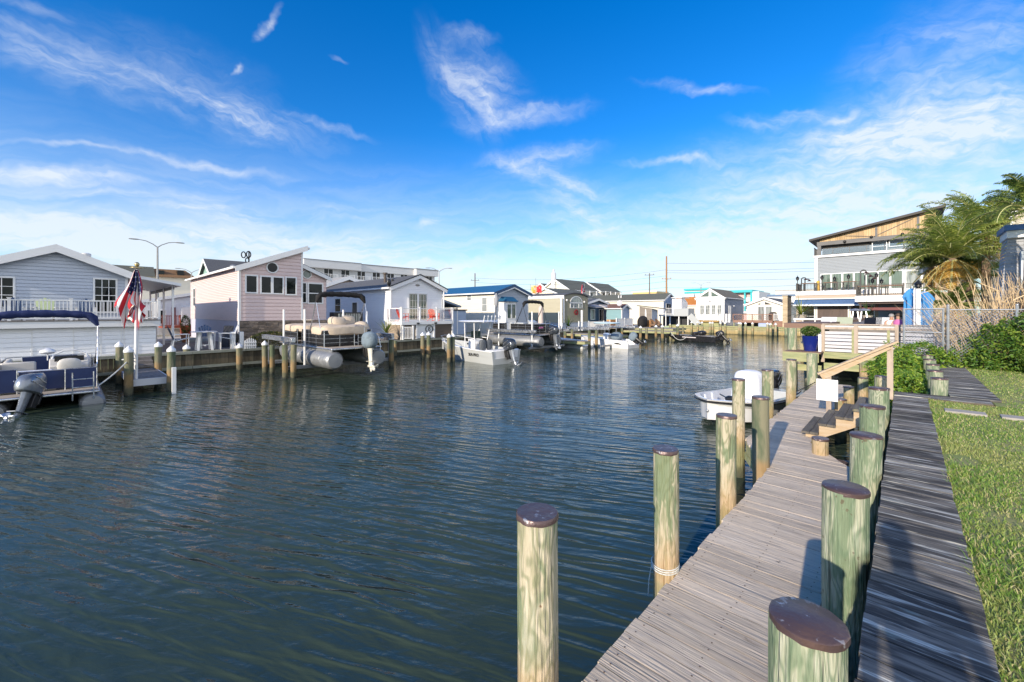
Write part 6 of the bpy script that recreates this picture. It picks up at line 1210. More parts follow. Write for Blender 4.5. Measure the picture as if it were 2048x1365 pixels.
for k in range(4): m.box(xb+.2+k*.42, xb+.45+k*.42, 69.0, 69.1, 1.6, 2.9)
m.o('slats', WHITE, sl_, smooth=False)
h9 = TW('house', 'cream low-gabled house with dark triangle vent behind lattice deck', 'house', (-15.5, 76, 1.05)); xa, xb = GY(1494, 620, 72).x, GY(1566, 620, 72).x; zp = GY(1527.5, 597, 72).z; ze = GY(1494, 609.5, 72).z
fr, LS, RS = house(h9, '-y', 72, 11, xa, xb, 1.8, ze, zp, vinyl('pale_cream_siding', (.80, .76, .66)), CREAM, ROOFG, oh=.35, rh=.26); xm = xa+(xb-xa)*.48
m = M(); pts = [(xm+.15, zp-.55), (xm+.15, zp-.95), (xm+1.05, zp-.95)]; m.loft([[fr.pt(a, z, .01) for a, z in pts], [fr.pt(a, z, .06) for a, z in pts]]); m.o('gable_pane', BLACK, h9, smooth=False); m = M(); pts = [(xm-.75, zp-.82), (xm-.45, zp-.75), (xm-.45, zp-.95), (xm-.75, zp-.95)]; m.loft([[fr.pt(a, z, .01) for a, z in pts], [fr.pt(a, z, .06) for a, z in pts]]); m.o('gable_pane', BLACK, h9, smooth=False)
window(h9, fr, xm-.75, xm+1.05, 1.95, 4.0, 2, 1, GLASSL, .08, mull=.2, name='patio_door')
d9 = TW('deck', 'reddish wooden deck with diagonal lattice railing before cream house', 'deck', (-16, 70, 1.05)); xa2, xb2 = GY(1466, 640, 68.5).x, GY(1545, 640, 68.5).x; BRN = mat('reddish_deck', (.26, .15, .11), .85, isl=.1, layers=[((.36, .25, .18), (2, 2, 8), .5, .65, .5)])
M().box(xa2, xb2, 68.5, 71.8, 1.62, 1.9).o('platform', BRN, d9); m = M()
for x in np.linspace(xa2+.1, xb2-.1, 7): m.box(x-.06, x+.06, 68.6, 68.72, 1.04, 1.62)
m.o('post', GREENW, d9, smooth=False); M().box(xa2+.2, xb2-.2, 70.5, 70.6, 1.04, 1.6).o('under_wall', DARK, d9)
m = M(); zl, zh = 1.9, 2.85
for k, x in enumerate(np.linspace(xa2, xb2, 5)): m.box(x-.05, x+.05, 68.5, 68.6, zl, zh+.05)
m.box(xa2, xb2, 68.5, 68.58, zh-.05, zh+.04); m.box(xa2, xb2, 68.5, 68.56, zl+.02, zl+.09); x = xa2
while x < xb2-.3:
    m.bar((x, 68.53, zl+.05), (min(x+.9, xb2), 68.53, zl+.05+min(.9, xb2-x)), .03, .04, (0, 1, 0)); m.bar((min(x+.9, xb2), 68.55, zl+.05), (x, 68.55, zl+.05+min(.9, xb2-x)), .03, .04, (0, 1, 0)); x += .3
m.o('lattice_railing', BRN, d9, smooth=False); m = M()
for k in range(5): m.box(xb2+.1, xb2+1.5, 68.5-.3*k+.3, 68.8-.3*k+.3, 1.05, 1.9-.17*k)
m.o('steps', BRN, d9, smooth=False); railing(d9, [(xb2+.15, 68.7), (xb2+.9, 68.7)], 1.95, .95, WHITE, caps=False, sp=2, bal=.2, bw=.08); gr = T('grill', 'dark covered barbecue grill on lattice deck of cream house', 'grill', (xb2-.1, 69.3, 1.9)); M().ell((0, 0, .65), (.55, .4, .65), 10, 14, 3).o('grill_cover', mat('dark_brown_cover', (.06, .05, .045), .8, bump=.6), gr); M().box(-.4, .4, -.3, .3, 0, .3).o('base', BLACK, gr)
bw_ = TW('brick_wall', 'tall buff block chimney-like wall pillar between cream house and restaurant', 'wall', (-11, 66.5, 1.05)); xa, xb = GY(1565, 620, 66).x, GY(1575, 620, 66).x; zt = GY(1570, 592, 66).z; m = M(); z = 1.0; k = 0
while z < zt-.05:
    y = 66.02
    for y0, y1 in ((66, 66.9), (66.9, 67.8), (67.8, 68.6)): m.box(xa, xb, y0+.006+(.0 if k % 2 else .0), y1, z, z+.19)
    z += .2; k += 1
m.o('blocks', BRICK, bw_, smooth=False); M().box(xa-.05, xb+.05, 65.95, 68.65, zt-.04, zt+.08).o('coping', CONC, bw_)

# ================================================================== RESTAURANT
rs = TW('restaurant', 'three storey blue-grey restaurant with slanted timber roof and terraces', 'restaurant', (-4, 62, 1.3)); X0 = -7.7
fr = Fr('-y', 61); m = M(); siding(m, fr, [(X0, 5.4), (4.6, 5.4), (4.6, 9.62), (X0, 9.62)], .17); m.o('wall', RGREY, rs, smooth=False); m = M(); siding(m, Fr('-x', X0), [(61, 5.4), (74, 5.4), (74, 9.62), (61, 9.62)], .17); m.add([(4.6, 61, 1), (4.6, 74, 1), (4.6, 74, 9.6), (4.6, 61, 9.6)], [(0, 1, 2, 3)]); m.o('wall', RGREY, rs, smooth=False)
M().box(X0-.25, 4.8, 60.75, 74, 9.62, 9.86).box(X0-.12, X0+.16, 60.86, 60.98, 5.4, 9.6).o('trim_band', WHITE, rs)
TAU = mat('taupe_render', (.45, .36, .28), .8); M().box(X0+.5, 4.5, 61.6, 74, 9.87, 11.4).o('third_floor_wall', mat('warm_grey_wall', (.20, .20, .20), .7), rs)
# timber gable and roof
a, b = GY(1640, 478, 61), GY(1868, 432, 61); rl_ = (X0-.6, 11.55); rr_ = (3.0, 13.75); zr = lambda x: rl_[1]+(rr_[1]-rl_[1])*(x-rl_[0])/(rr_[0]-rl_[0])
m = M(); x = X0+.35
while x < 2.2: m.add([(x, 60.9, 11.42), (x+.2, 60.9, 11.42), (x+.2, 60.9, zr(x+.2)), (x, 60.9, zr(x)), (x, 60.96, 11.42), (x+.2, 60.96, 11.42), (x+.2, 60.96, zr(x+.2)), (x, 60.96, zr(x))], [(0, 1, 2, 3), (7, 6, 5, 4), (0, 4, 5, 1), (1, 5, 6, 2), (2, 6, 7, 3), (3, 7, 4, 0)]); x += .21
m.o('timber_gable', mat('honey_cladding', (.50, .35, .19), .75, isl=.2, layers=[((.38, .25, .12), (6, 6, .7), .45, .62, .6)]), rs, smooth=False)
M().loft([[(rl_[0], y, rl_[1]), (rr_[0], y, rr_[1]), (rr_[0], y, rr_[1]+.24), (rl_[0], y, rl_[1]+.24)] for y in (60.2, 75)]).o('roof', mat('dark_roof_edge', (.03, .025, .022), .6), rs, smooth=False)
TB = mat('grey_timber', (.17, .165, .16), .8, layers=[((.1, .1, .1), (.6, 9, 9), .45, .65, .5)]); M().box(X0+.1, 3.0, 60.7, 60.88, 11.0, 11.44).box(X0+.15, X0+.5, 60.72, 60.9, 9.87, 11.0).o('beam', TB, rs, smooth=False); m = M(); m.bar((-2.6, 60.86, 11.45), (.6, 60.86, 13.0), .05, .10, (0, 1, 0)).bar((-5., 60.86, 11.9), (-2.3, 60.86, 11.5), .05, .1, (0, 1, 0)).box(-2.4, -2.2, 60.82, 60.88, 11.45, zr(-2.3)-.02).box(.9, 1.1, 60.82, 60.88, 11.45, zr(1)-.02).o('brace', TB, rs, smooth=False)
M().box(X0+.6, -2.9, 61.4, 61.5, 9.9, 11.0).o('dark_screen', mat('dark_mesh_screen', (.07, .065, .06), .8), rs)
fr3 = Fr('-y', 61.3)
for k, (x0, x1, z0, z1) in enumerate(((-2.6, -1.5, 9.95, 10.95), (-1.2, -.1, 10.35, 10.95), (0, 1.0, 10.35, 10.95), (1.1, 1.9, 10.35, 10.95), (2.1, 3.0, 9.95, 10.95))): window(rs, fr3, x0, x1, z0, z1, 1, 2 if k in (0, 4) else 1, mat('black_glass', (.006, .006, .008), .05), .08, mull=.07)
for x in np.arange(X0+.1, 3.2, 1.5): r_ = M().box(x-.03, x+.03, 60.84, 60.9, 9.87, 10.62).o('rail_post', TB, rs, smooth=False)
M().box(X0+.1, 3.2, 60.86, 60.88, 9.92, 10.6).o('glass_panel', GP, rs)
m = M()
for y in np.arange(61, 65, .25): m.box(X0-.2, X0-.17, y, y+.03, 9.87, 10.8)
m.box(X0-.21, X0-.16, 60.9, 65, 10.78, 10.84); m.o('black_railing', BLACK, rs, smooth=False)
for x in (-5, -2.7, -.2): M().ell((x, 60.6, 11.2 if x < -3 else 11.45), (.15, .15, .15)).o('speaker', BLACK, rs)
# second floor glazing and porch
for k in range(7): a = X0+.5+k*1.02; window(rs, fr, a, a+.86, 5.75, 7.6, 1, 1, GLASSG, .09)
window(rs, fr, .1, 1.2, 5.7, 7.5, 1, 1, GLASSL, .16); po = M().prism([(1.2, 8.2), (3.2, 8.95), (5.2, 8.2), (5.2, 7.95), (1.2, 7.95)], 'y', 58.3, 60.95).o('porch_gable', WHITE, rs, smooth=False); M().prism([(1.7, 8.0), (3.2, 8.6), (4.7, 8.0), (4.7, 5.6), (1.7, 5.6)], 'y', 58.8, 58.9).o('porch_wall', TAU, rs, smooth=False)
# lower storey, left wing
xl = GY(1592, 620, 58).x; M().box(xl, 4.6, 58.2, 74, 1.3, 5.1).o('lower_wall', TAU, rs); M().box(xl-.05, 1.5, 57.9, 61, 5.1, 5.55).box(xl-.1, -.2, 57.88, 58.18, 4.62, 4.72).o('terrace_edge', WHITE, rs); M().box(xl-.05, 0, 58.0, 58.19, 4.73, 5.09).o('tan_fascia', TAU, rs)
M().loft([[(x, 58.15, 4.62), (x, 57.1, 4.15), (x, 57.1, 3.98), (x, 58.15, 4.0)] for x in (xl-.1, -2.3)]).o('blue_awning', mat('blue_awning_fabric', (.09, .17, .32), .8, layers=[((.06, .12, .24), (8, 2, 2), .45, .6, .5)]), rs, smooth=False); M().box(xl-.15, -2.2, 57.02, 57.08, 3.86, 4.02).o('awning_edge', WHITE, rs)
fr1 = Fr('-y', 58.2); SCR = mat('brown_roll_screen', (.10, .07, .06), .7, layers=[((.07, .05, .045), (3, 3, .6), .45, .6, .6)]); window(rs, fr1, xl+.7, xl+1.7, 1.5, 3.9, 1, 2, GLASS, .12, name='entrance_door')
for x0, x1 in ((xl+2.0, xl+4.7), (xl+4.95, -2.4)): window(rs, fr1, x0, x1, 1.6, 3.85, 1, 1, SCR, .09, name='roll_screen')
bl = TW('terrace', 'projecting white-edged restaurant terrace with black railing over red steel beam', 'terrace', (-2, 54, 1.3)); xa, xb = GY(1710, 600, 52).x, GY(1808, 600, 52).x
M().box(xa, xb+2, 52, 58, 4.15, 4.72).o('floor_edge', WHITE, bl); M().box(xa+.2, xb+2, 52.3, 57.8, 3.95, 4.14).box(xa+.3, xa+.45, 52.4, 52.55, 2.6, 3.95).o('under_beam', mat('dark_brown_steel', (.06, .035, .03), .6), bl); M().box(xa+.4, xb+2, 52.5, 52.7, 3.35, 3.6).o('red_beam', mat('red_brown_steel', (.14, .03, .03), .6), bl)
BR = BLACK; railing(bl, [(xa+.1, 52.1), (xb+1.6, 52.1)], 4.72, 1.05, BR, sp=1.9, bal=.12, bw=.03, caps=False); railing(bl, [(xa+.1, 52.35), (xa+.1, 57.5)], 4.72, 1.05, BR, sp=1.9, bal=.14, bw=.03, caps=False)
tr_ = TW('terrace_railing', 'long black terrace railing along the left restaurant wing', 'railing', (-6, 58, 5.5)); railing(tr_, [(xl+.05, 58), (xa, 58)], 5.55, .9, BR, sp=2, bal=.13, bw=.03, caps=False); railing(tr_, [(xl+.05, 58.2), (xl+.05, 60.8)], 5.55, .9, BR, sp=2, bal=.14, bw=.03, caps=False)
M().box(xa+1.5, xb+2, 57.6, 57.7, 1.3, 3.9).o('back_wall', mat('pale_blue_wall', (.28, .34, .40), .7), bl)
for k, x in enumerate((xa+2.6, xa+3.5)): sgn = M().box(x-.32, x+.32, 57.5, 57.56, 2.7, 3.05).o('menu_board', mat('menu_green', (.10, .16, .12), .6) if k else mat('menu_black', (.03, .03, .03), .6), bl); m = M(); [m.box(x-.25, x+.2-.1*(j % 2), 57.47, 57.495, 2.76+.07*j, 2.79+.07*j) for j in range(4)]; m.o('menu_lines', WHITE, sgn, smooth=False)
def patio_lamp(label, x, y, z, h, goose):
    t = T('patio_lamp', label, 'lamp', (x, y, z), group='black lamps on the restaurant terraces'); P = [(0, 0, 0), (0, 0, h)]
    if goose: P = [(0, 0, 0), (0, 0, h*.93), (.08, 0, h*.98), (.22, 0, h), (.36, 0, h*.98), (.42, 0, h*.93)]
    M().tube(P, .06 if goose else .045, 6).o('post', BLACK, t); q = P[-1]; M().lathe([(.03, .05), (.06, 0), (.24, -.14), (.22, -.15), (.03, -.06)] if goose else [(.05, 0), (.14, .06), (.14, .26), (.2, .30), (.03, .48), (.02, .6)], q, 10).o('lamp_shade', mat('oxblood_shade', (.05, .018, .015), .5) if goose else BLACK, t)
for x, yb, yt, Y, z, gs, lab in ((1595, 583, 553, 58.2, 5.55, 0, 'lantern lamp at the left end of the terrace railing'), (1603, 583, 556, 58.6, 5.55, 1, 'gooseneck lamp next to left end of terrace'), (1610, 583, 559, 59.5, 5.55, 1, 'small gooseneck lamp third from left end of terrace'), (1644, 583, 551, 58.2, 5.55, 0, 'lantern lamp in front of left terrace window'), (1669, 583, 562, 60, 5.55, 0, 'short lantern lamp before the middle terrace window'),
    (1697, 583, 549, 58.2, 5.55, 0, 'lantern lamp at the right part of the left terrace'), (1721, 590, 541, 53, 4.72, 1, 'tallest thick gooseneck lamp at projecting terrace corner'), (1730, 590, 548, 54.5, 4.72, 1, 'second thick gooseneck lamp on projecting terrace'), (1738, 590, 553, 56, 4.72, 1, 'third thick gooseneck lamp on projecting terrace'), (1745, 590, 557, 57, 4.72, 0, 'short lantern lamp behind gooseneck row'), (1753, 590, 546, 57.5, 4.72, 0, 'slim tall lantern lamp right of gooseneck row'), (1763, 590, 558, 57, 4.72, 0, 'rightmost small lantern lamp on projecting terrace')):
    p = GY(x, yt, Y); patio_lamp(lab, p.x, Y, z, max(1.2, p.z-z-(.5 if not gs else 0)), gs)
WD = mat('brown_table_wood', (.20, .10, .05), .7, isl=.1)
def bar_table(label, x, y, z, group):
    t = T('bar_table', label, 'table', (x, y, z), group=group); M().box(-.65, .65, -.4, .4, .92, 1.0).o('tabletop', WD, t, bev=.01)
    for a in (-.5, .5):
        for b in (-.3, .3): M().box(a-.04, a+.04, b-.04, b+.04, 0, .92).o('leg', BLACK, t)
TG = 'wooden bar tables on the restaurant terraces'
for x, Y, z, lab in ((1619, 59, 5.55, 'wooden bar table at the left end of left terrace'), (1662, 59, 5.55, 'wooden bar table in front of middle terrace windows'), (1698, 59, 5.55, 'wooden bar table at right end of left terrace'), (1733, 53.5, 4.72, 'wooden bar table on projecting terrace under gooseneck lamps'), (1757, 54, 4.72, 'wooden bar table right of gooseneck lamps'), (1790, 53.5, 4.72, 'wooden bar table at far right of projecting terrace near palms')):
    p = GY(x, 585, Y); bar_table(lab, p.x, Y, z, TG)
yo = T('bollard', 'yellow safety column on the left terrace', 'bollard', (GY(1636, 580, 58.6).x, 58.6, 5.55)); M().cyl((0, 0, 0), (0, 0, 1.1), .18, .16, 12).ell((0, 0, 1.1), (.16, .16, .1)).o('column', mat('safety_yellow', (.65, .38, .03), .5), yo)

# ---- restaurant waterside deck, fence, gate
wd = TW('waterside_deck', 'brown composite restaurant deck with step landing on green pilings', 'deck', (-3, 24, 1.5)); M().box(-4.0, -2.45, 22.25, 52, 2.45, 2.66).o('upper_edge', COMP, wd); M().box(-2.45, 6, 23.2, 57.5, 2.30, 2.5).o('upper_floor', PATIO, wd)
m = M()
for k in range(8): m.box(-3.75, -2.5, 20.95+k*.155, 21.1+k*.155, 1.44, 1.50)
m.o('landing', COMP, wd, smooth=False); M().box(-3.8, -2.55, 20.86, 20.94, 1.10, 1.48).box(-2.5, 1.4, 21.86, 21.98, 1.22, 1.48).box(-2.5, 1.4, 21.9, 22.0, .74, 1.02).box(-3.7, -2.5, 21.2, 21.3, .7, .95).o('beam', GREENW, wd, smooth=False)
for x, y, zt, lab, mt in ((-3.62, 22.0, 2.45, 'thick green piling under the brown deck edge beside blue pot', PILEG), (-3.15, 22.9, 2.45, 'shaded piling under brown deck edge behind blue pot', PILEG), (-3.45, 20.7, 1.1, 'green piling under the landing nearest the canal', PILEG), (-2.75, 20.75, 1.46, 'grey-green piling under landing at fence corner', PILEG), (-1.15, 21.75, 1.2, 'green piling under the slatted fence middle', PILEW), (.4, 21.75, 1.2, 'piling under the slatted fence near the ivy', PILEW)):
    piling(x, y, zt, .36, lab, mt, None, 'pilings under the restaurant deck', n=14)
fn = TW('slatted_fence', 'pale grey horizontal slat fence on timber posts before restaurant deck', 'fence', (-.6, 22, 1.45)); m = M(); SL = mat('pale_grey_slats', (.54, .53, .55), .75, isl=.06, layers=[((.42, .41, .42), (1, 8, 12), .45, .65, .5)])
for k in range(6): m.box(-2.5, 1.6, 22.0, 22.03, 1.50+.145*k+(.012*(k % 2)), 1.62+.145*k)
m.box(-2.5, 1.6, 21.99, 22.03, 2.42, 2.62); m.o('slats', SL, fn, smooth=False); M().box(-2.56, 1.65, 21.90, 22.1, 2.63, 2.67).box(-2.5, 1.6, 21.94, 21.985, 2.44, 2.53).o('top_rail', GREYW, fn, smooth=False)
for px_ in (1646, 1712, 1794, 1872): x = GY(px_, 680, 21.94).x; M().box(x-.06, x+.06, 21.88, 21.98, 1.05, 2.62).o('post', GREYW, fn, smooth=False)
for px_ in (1706, 1777): x = GY(px_, 680, 21.97).x; M().box(x-.04, x+.04, 21.95, 21.995, 1.45, 2.45).o('stay', GREENW, fn, smooth=False)
pw = M().box(0, .1, -.05, .05, 0, .72).o('white_post', WHITE); p = GY(1637, 693, 21.6); pw.location = (p.x, p.y, 1.5); tag(pw, 'short white plastic board leaning beside blue planter', 'board')
planter('glossy navy blue ceramic planter with green plant on the landing', (GY(1622, 690, 21.9).x, 21.75, 1.5), .31, .64, mat('blue_glaze', (.01, .02, .16), .12, coat=.6), LEAFG, 'bush', .42, 31)
planter('potted palm on brown deck edge before the restaurant door', (GY(1601, 650, 30).x, 30, 2.66), .32, .35, mat('stone_pot', (.4, .36, .3), .8), LEAFY, 'spiky', 1.5, 32); planter('leafy palm plant under the projecting terrace between heaters', (GY(1735, 640, 46).x, 46, 2.5), .35, .4, mat('stone_pot', (.4, .36, .3), .8), LEAFG, 'spiky', 1.7, 33)
hp = TW('handrail', 'white pipe handrail along the brown deck edge', 'handrail', (-3.4, 24, 2.66)); M().tube([GY(1587, 639, 26), GY(1665, 639, 26)], .05, 8).o('rail', WHITE, hp); m = M()
for x in (1590, 1630, 1662): p = GY(x, 639, 26); m.cyl((p.x, 26, 2.5), (p.x, 26, p.z), .03)
m.o('post', WHITE, hp)
for x, lab in ((1711, 'left pyramid patio heater behind the slatted fence'), (1728, 'right pyramid patio heater behind the slatted fence')):
    p = GY(x, 640, 40); t = T('patio_heater', lab, 'heater', (p.x, 40, 1.75), group='pyramid patio heaters'); m = M(); [m.bar((a*.3, b*.3, 0), (a*.12, b*.12, 1.5), .05, .05) for a in (-1, 1) for b in (-1, 1)]; m.o('frame', ALU, t); M().lathe([(.05, 1.5), (.38, 1.52), (.3, 1.62), (.02, 1.68)], n=12).o('hood', STEEL, t)
ch = M(); 
for k, (x, lab, c) in enumerate(((1655, 'white draped sun lounger behind fence left end', WHITE), (1687, 'pale green towel covered lounger behind fence', mat('pale_towel', (.42, .46, .33), .9)), (1745, 'dark lounger behind the fence middle', BLACK), (1769, 'white lounger behind the fence right of dark one', WHITE))):
    p = GY(x, 646, 27); t = T('sun_lounger', lab, 'lounger', (p.x, 27, 2.25), R(90), 'loungers behind the slatted fence'); M().box(-.9, .3, -.33, .33, .22, .3).o('seat', c, t, bev=.02); M().bar((.3, 0, .28), (.75, 0, .62), .66, .06).o('backrest', c, t); [M().cyl((a, b, 0), (a, b, .23), .025).o('leg', BLACK, t) for a in (-.8, .2) for b in (-.28, .28)]
def seated(label, loc, rz, shirt, hair):
    J = {'p': (0, 0, .48, .16, .12), 's': (0, -.03, .75, .15, .1), 'c': (0, -.04, .98, .17, .11), 'n': (0, -.02, 1.09, .06, .06), 'h': (0, .02, 1.22, .085, .1), 't': (0, .0, 1.32, .06, .07)}; E_ = [('p', 's'), ('s', 'c'), ('c', 'n'), ('n', 'h'), ('h', 't')]
    for sg, n in ((-1, 'l'), (1, 'r')):
        J[n+'s'] = (sg*.2, -.03, 1.0, .06, .06); J[n+'e'] = (sg*.25, .06, .76, .045, .045); J[n+'w'] = (sg*.17, .28, .74, .033, .033); J[n+'f'] = (sg*.15, .36, .74, .04, .02); J[n+'h'] = (sg*.1, .02, .47, .09, .09); J[n+'k'] = (sg*.12, .46, .50, .06, .06); J[n+'a'] = (sg*.12, .48, .08, .04, .04); J[n+'o'] = (sg*.13, .62, .04, .04, .03)
        E_ += [('c', n+'s'), (n+'s', n+'e'), (n+'e', n+'w'), (n+'w', n+'f'), ('p', n+'h'), (n+'h', n+'k'), (n+'k', n+'a'), (n+'a', n+'o')]
    ks = list(J); me = bpy.data.meshes.new('person'); me.from_pydata([J[k][:3] for k in ks], [(ks.index(a), ks.index(b)) for a, b in E_], []); ob = bpy.data.objects.new('person', me); COL.objects.link(ob); ob.modifiers.new('skin', 'SKIN'); sb = ob.modifiers.new('sub', 'SUBSURF'); sb.levels = sb.render_levels = 1
    for i, k in enumerate(ks): me.skin_vertices[0].data[i].radius = J[k][3:]; me.skin_vertices[0].data[i].use_root = (i == 0)
    me.materials.append(mat('tanned_skin', (.48, .28, .19), .6)); ob.location = loc; ob.rotation_euler = (0, 0, rz); tag(ob, label, 'person')
    M().ell((0, -.01, 1.27), (.105, .12, .10)).o('hair', hair, ob); m = M(); m.loft([[(.21*math.cos(a), .14*math.sin(a)-.03, z) for a in np.linspace(0, 6.2832, 15)[:-1]] for z in (.5, .75, .98)]+[[(.12*math.cos(a), .10*math.sin(a)-.03, 1.07) for a in np.linspace(0, 6.2832, 15)[:-1]]]); m.o('shirt', shirt, ob); return ob
PINKS = mat('pink_shirt', (.62, .16, .38), .8); seated('seated person in pink shirt behind the right end of slatted fence', (GY(1797, 645, 25.5).x, 25.5, 1.75), R(150), PINKS, mat('brown_hair', (.08, .05, .03), .6)); seated('seated person in white shirt left of the pink shirt behind fence', (GY(1783, 645, 25.9).x, 25.9, 1.72), R(200), WHITE, mat('grey_hair', (.3, .29, .28), .6))
UB = mat('sky_blue_umbrella_canvas', (.06, .27, .58), .8, layers=[((.04, .2, .48), (6, 6, 1.2), .45, .6, .6)], bump=.4, bvec=(9, 9, 2))
def umb(label, x, y, z0, z1, sd):
    t = T('patio_umbrella', label, 'umbrella', (x, y, 1.8), group='closed blue umbrellas'); rings = []
    for z, r in ((z0, .17), (z0+.02, .21), (z0+.35*(z1-z0), .22), (z0+.72*(z1-z0), .22), (z0+.8*(z1-z0), .26), (z0+.9*(z1-z0), .18), (z0+.97*(z1-z0), .1), (z1, .02)): rings.append([((r*(1+.22*math.cos(8*a+sd+z*1.5)))*math.cos(a), (r*(1+.22*math.cos(8*a+sd+z*1.5)))*math.sin(a), z-1.8) for a in [2*math.pi*j/32 for j in range(32)]])
    M().loft(rings).o('canopy', UB, t); M().cyl((0, 0, 0), (0, 0, z1-1.7), .03).o('pole', ALU, t)
p = GY(1824, 577, 24); umb('left closed blue umbrella behind the chain-link gate', p.x, 24, 2.4, p.z, 0); p = GY(1849, 583, 24.4); umb('right closed blue umbrella behind the chain-link gate', p.x, 24.4, 2.4, p.z, 2)
lpst = T('lamp_post', 'white square post with black lantern between blue umbrellas', 'lamp', (GY(1836.5, 600, 23.4).x, 23.4, 1.4)); zt = GY(1836, 578, 23.4).z-1.4; M().box(-.07, .07, -.07, .07, 0, zt).box(-.14, -.085, -.04, .04, .0, zt-.02).o('post', WHITE, lpst, bev=.01); M().lathe([(.08, 0), (.06, .05), (.12, .08), (.10, .16), (.16, .18), (.05, .3), (.01, .36)], (0, 0, zt), 10).o('lantern', BLACK, lpst)
GX0, GX1 = GY(1808, 620, 20.6).x, GY(1889, 620, 20.6).x; zt = GY(1808, 617, 20.6).z
def chain(parent, x0, x1, y, z0, z1, st=.085):
    m = M(); H = z1-z0; L = x1-x0; k = -H
    while k < L:
        for sg in (0, 1):
            a0, b0 = max(0, k), min(L, k+H)
            if b0-a0 > .03:
                za, zb = a0-k, b0-k
                if sg: za, zb = H-za, H-zb
                m.tube([(x0+a0, y+.004*sg, z0+za), (x0+b0, y+.004*sg, z0+zb)], .0055, 3, False)
        k += st
    return m.o('chain_link', STEEL, parent, smooth=False)
gt = TW('chain_link_gate', 'galvanised chain-link gate in front of the blue umbrellas', 'gate', (GX0, 20.6, 1.3)); m = M(); m.tube([(GX0, 20.6, 1.2), (GX0, 20.6, zt)], .035, 8).tube([(GX1-.03, 20.6, 1.2), (GX1-.03, 20.6, zt-.02)], .028, 8).tube([(GX0, 20.6, zt-.03), (GX1, 20.6, zt-.03)], .024, 8).tube([(GX0, 20.6, 2.45), (GX1, 20.6, 2.45)], .02, 8).tube([(GX0, 20.6, 1.35), (GX1, 20.6, 1.35)], .022, 8); m.o('gate_frame', STEEL, gt); chain(gt, GX0+.03, GX1-.05, 20.6, 1.37, zt-.05)
cf = TW('chain_link_fence', 'chain-link fence running right from the gate behind the reeds', 'fence', (2.5, 20.7, 1.3)); m = M()
for x in (GX1+.09, 2.6, 4.6): m.tube([(x, 20.7, 1.2), (x, 20.7, zt+.07)], .04, 8).ell((x, 20.7, zt+.09), (.045, .045, .04), 5, 8)
m.tube([(GX1+.09, 20.7, zt-.06), (6, 20.7, zt-.06)], .022, 8); m.o('fence_frame', STEEL, cf); chain(cf, GX1+.12, 5, 20.7, 1.37, zt-.08, .1)
# right edge buildings
rb = TW('building', 'grey shingled building with slanting left wall and blue roof edge', 'building', (4, 24, 1.3)); P = [GY(1994, 660, 23), GY(2016, 478, 23)]; m = M(); n = 26; a, b = P
for k in range(n): t0, t1 = k/n, (k+1)/n; m.add([(a.x+(b.x-a.x)*t0-.02, 23-.03, a.z+(b.z-a.z)*t0), (9, 23-.03, a.z+(b.z-a.z)*t0), (9, 23, a.z+(b.z-a.z)*t1), (a.x+(b.x-a.x)*t1, 23, a.z+(b.z-a.z)*t1), (a.x+(b.x-a.x)*t0-.02, 24.2, a.z+(b.z-a.z)*t0), (a.x+(b.x-a.x)*t1, 24.2, a.z+(b.z-a.z)*t1)], [(0, 1, 2, 3), (4, 0, 3, 5)])
m.o('wall', mat('mid_grey_shingle_wall', (.36, .37, .39), .8, isl=.12, layers=[((.27, .28, .3), (5, 5, 9), .45, .62, .5)]), rb, smooth=False); M().box(b.x-.05, 9, 22.8, 24.3, b.z+.002, b.z+.25).o('roof_edge', WHITE, rb); M().box(b.x-.12, 9, 22.72, 24.4, b.z+.26, b.z+.45).o('roof', mat('blue_edge_metal', (.06, .16, .38), .4), rb); M().box(GY(2040, 600, 22.9).x, 9, 22.7, 22.95, 1.4, b.z-.5).o('porch_screen', mat('pale_screen', (.5, .55, .58), .5), rb)
hb_ = TW('house', 'far pale house gable with white rake at right edge behind palms', 'house', (12, 45, 1.3)); xq = GY(2022, 420, 45).x; zq = GY(2022, 420, 45).z; zz = GY(2048, 402, 45).z; xz = GY(2048, 402, 45).x; sl2 = (zz-zq)/(xz-xq); house(hb_, '-y', 45, 12, xq, xq+12, 1.3, zq-.3, zq-.3+sl2*6, vinyl('beige_siding', (.5, .45, .36)), CREAM, ROOFG, oh=.4, rh=.35)

# ================================================================== BACKGROUND ON THE LEFT
ht = TW('hotel', 'long white four storey hotel with balconies behind the pink cottage', 'hotel', (-98, 54, 1.05)); HW = mat('hotel_stucco', (.62, .62, .61), .7, layers=[((.54, .54, .53), (.3, .3, .6), .5, .7, .4)]); y0, y1 = GX(608, 520, -97).y, GX(876, 543, -97).y; zt = GX(608, 518, -97).z
M().box(-112, -98.6, y0-3, y1, 1, zt-.5).o('wall', HW, ht); m = M(); q = [y0, y0+.56*(y1-y0)-7, y0+.8*(y1-y0), y1]; 
for k, (a, b) in enumerate(zip(q, q[1:])): x = -97+(0, -1.2, .1)[k]; m.box(-112, x, a, b-.01, zt-1.7, zt-(.0, .05, .1)[k])
m.o('parapet', HW, ht, smooth=False); m = M()
for k, (a, b) in enumerate(zip(q, q[1:])): x = -97+(0, -1.2, .1)[k]; m.box(-112.1, x+.08, a-.05, b+.03, zt-(.0, .05, .1)[k]+.002, zt+.14)
m.o('roof_edge', mat('slate_coping', (.2, .2, .2), .6), ht, smooth=False); frh = Fr('+x', -98.6); n = 9
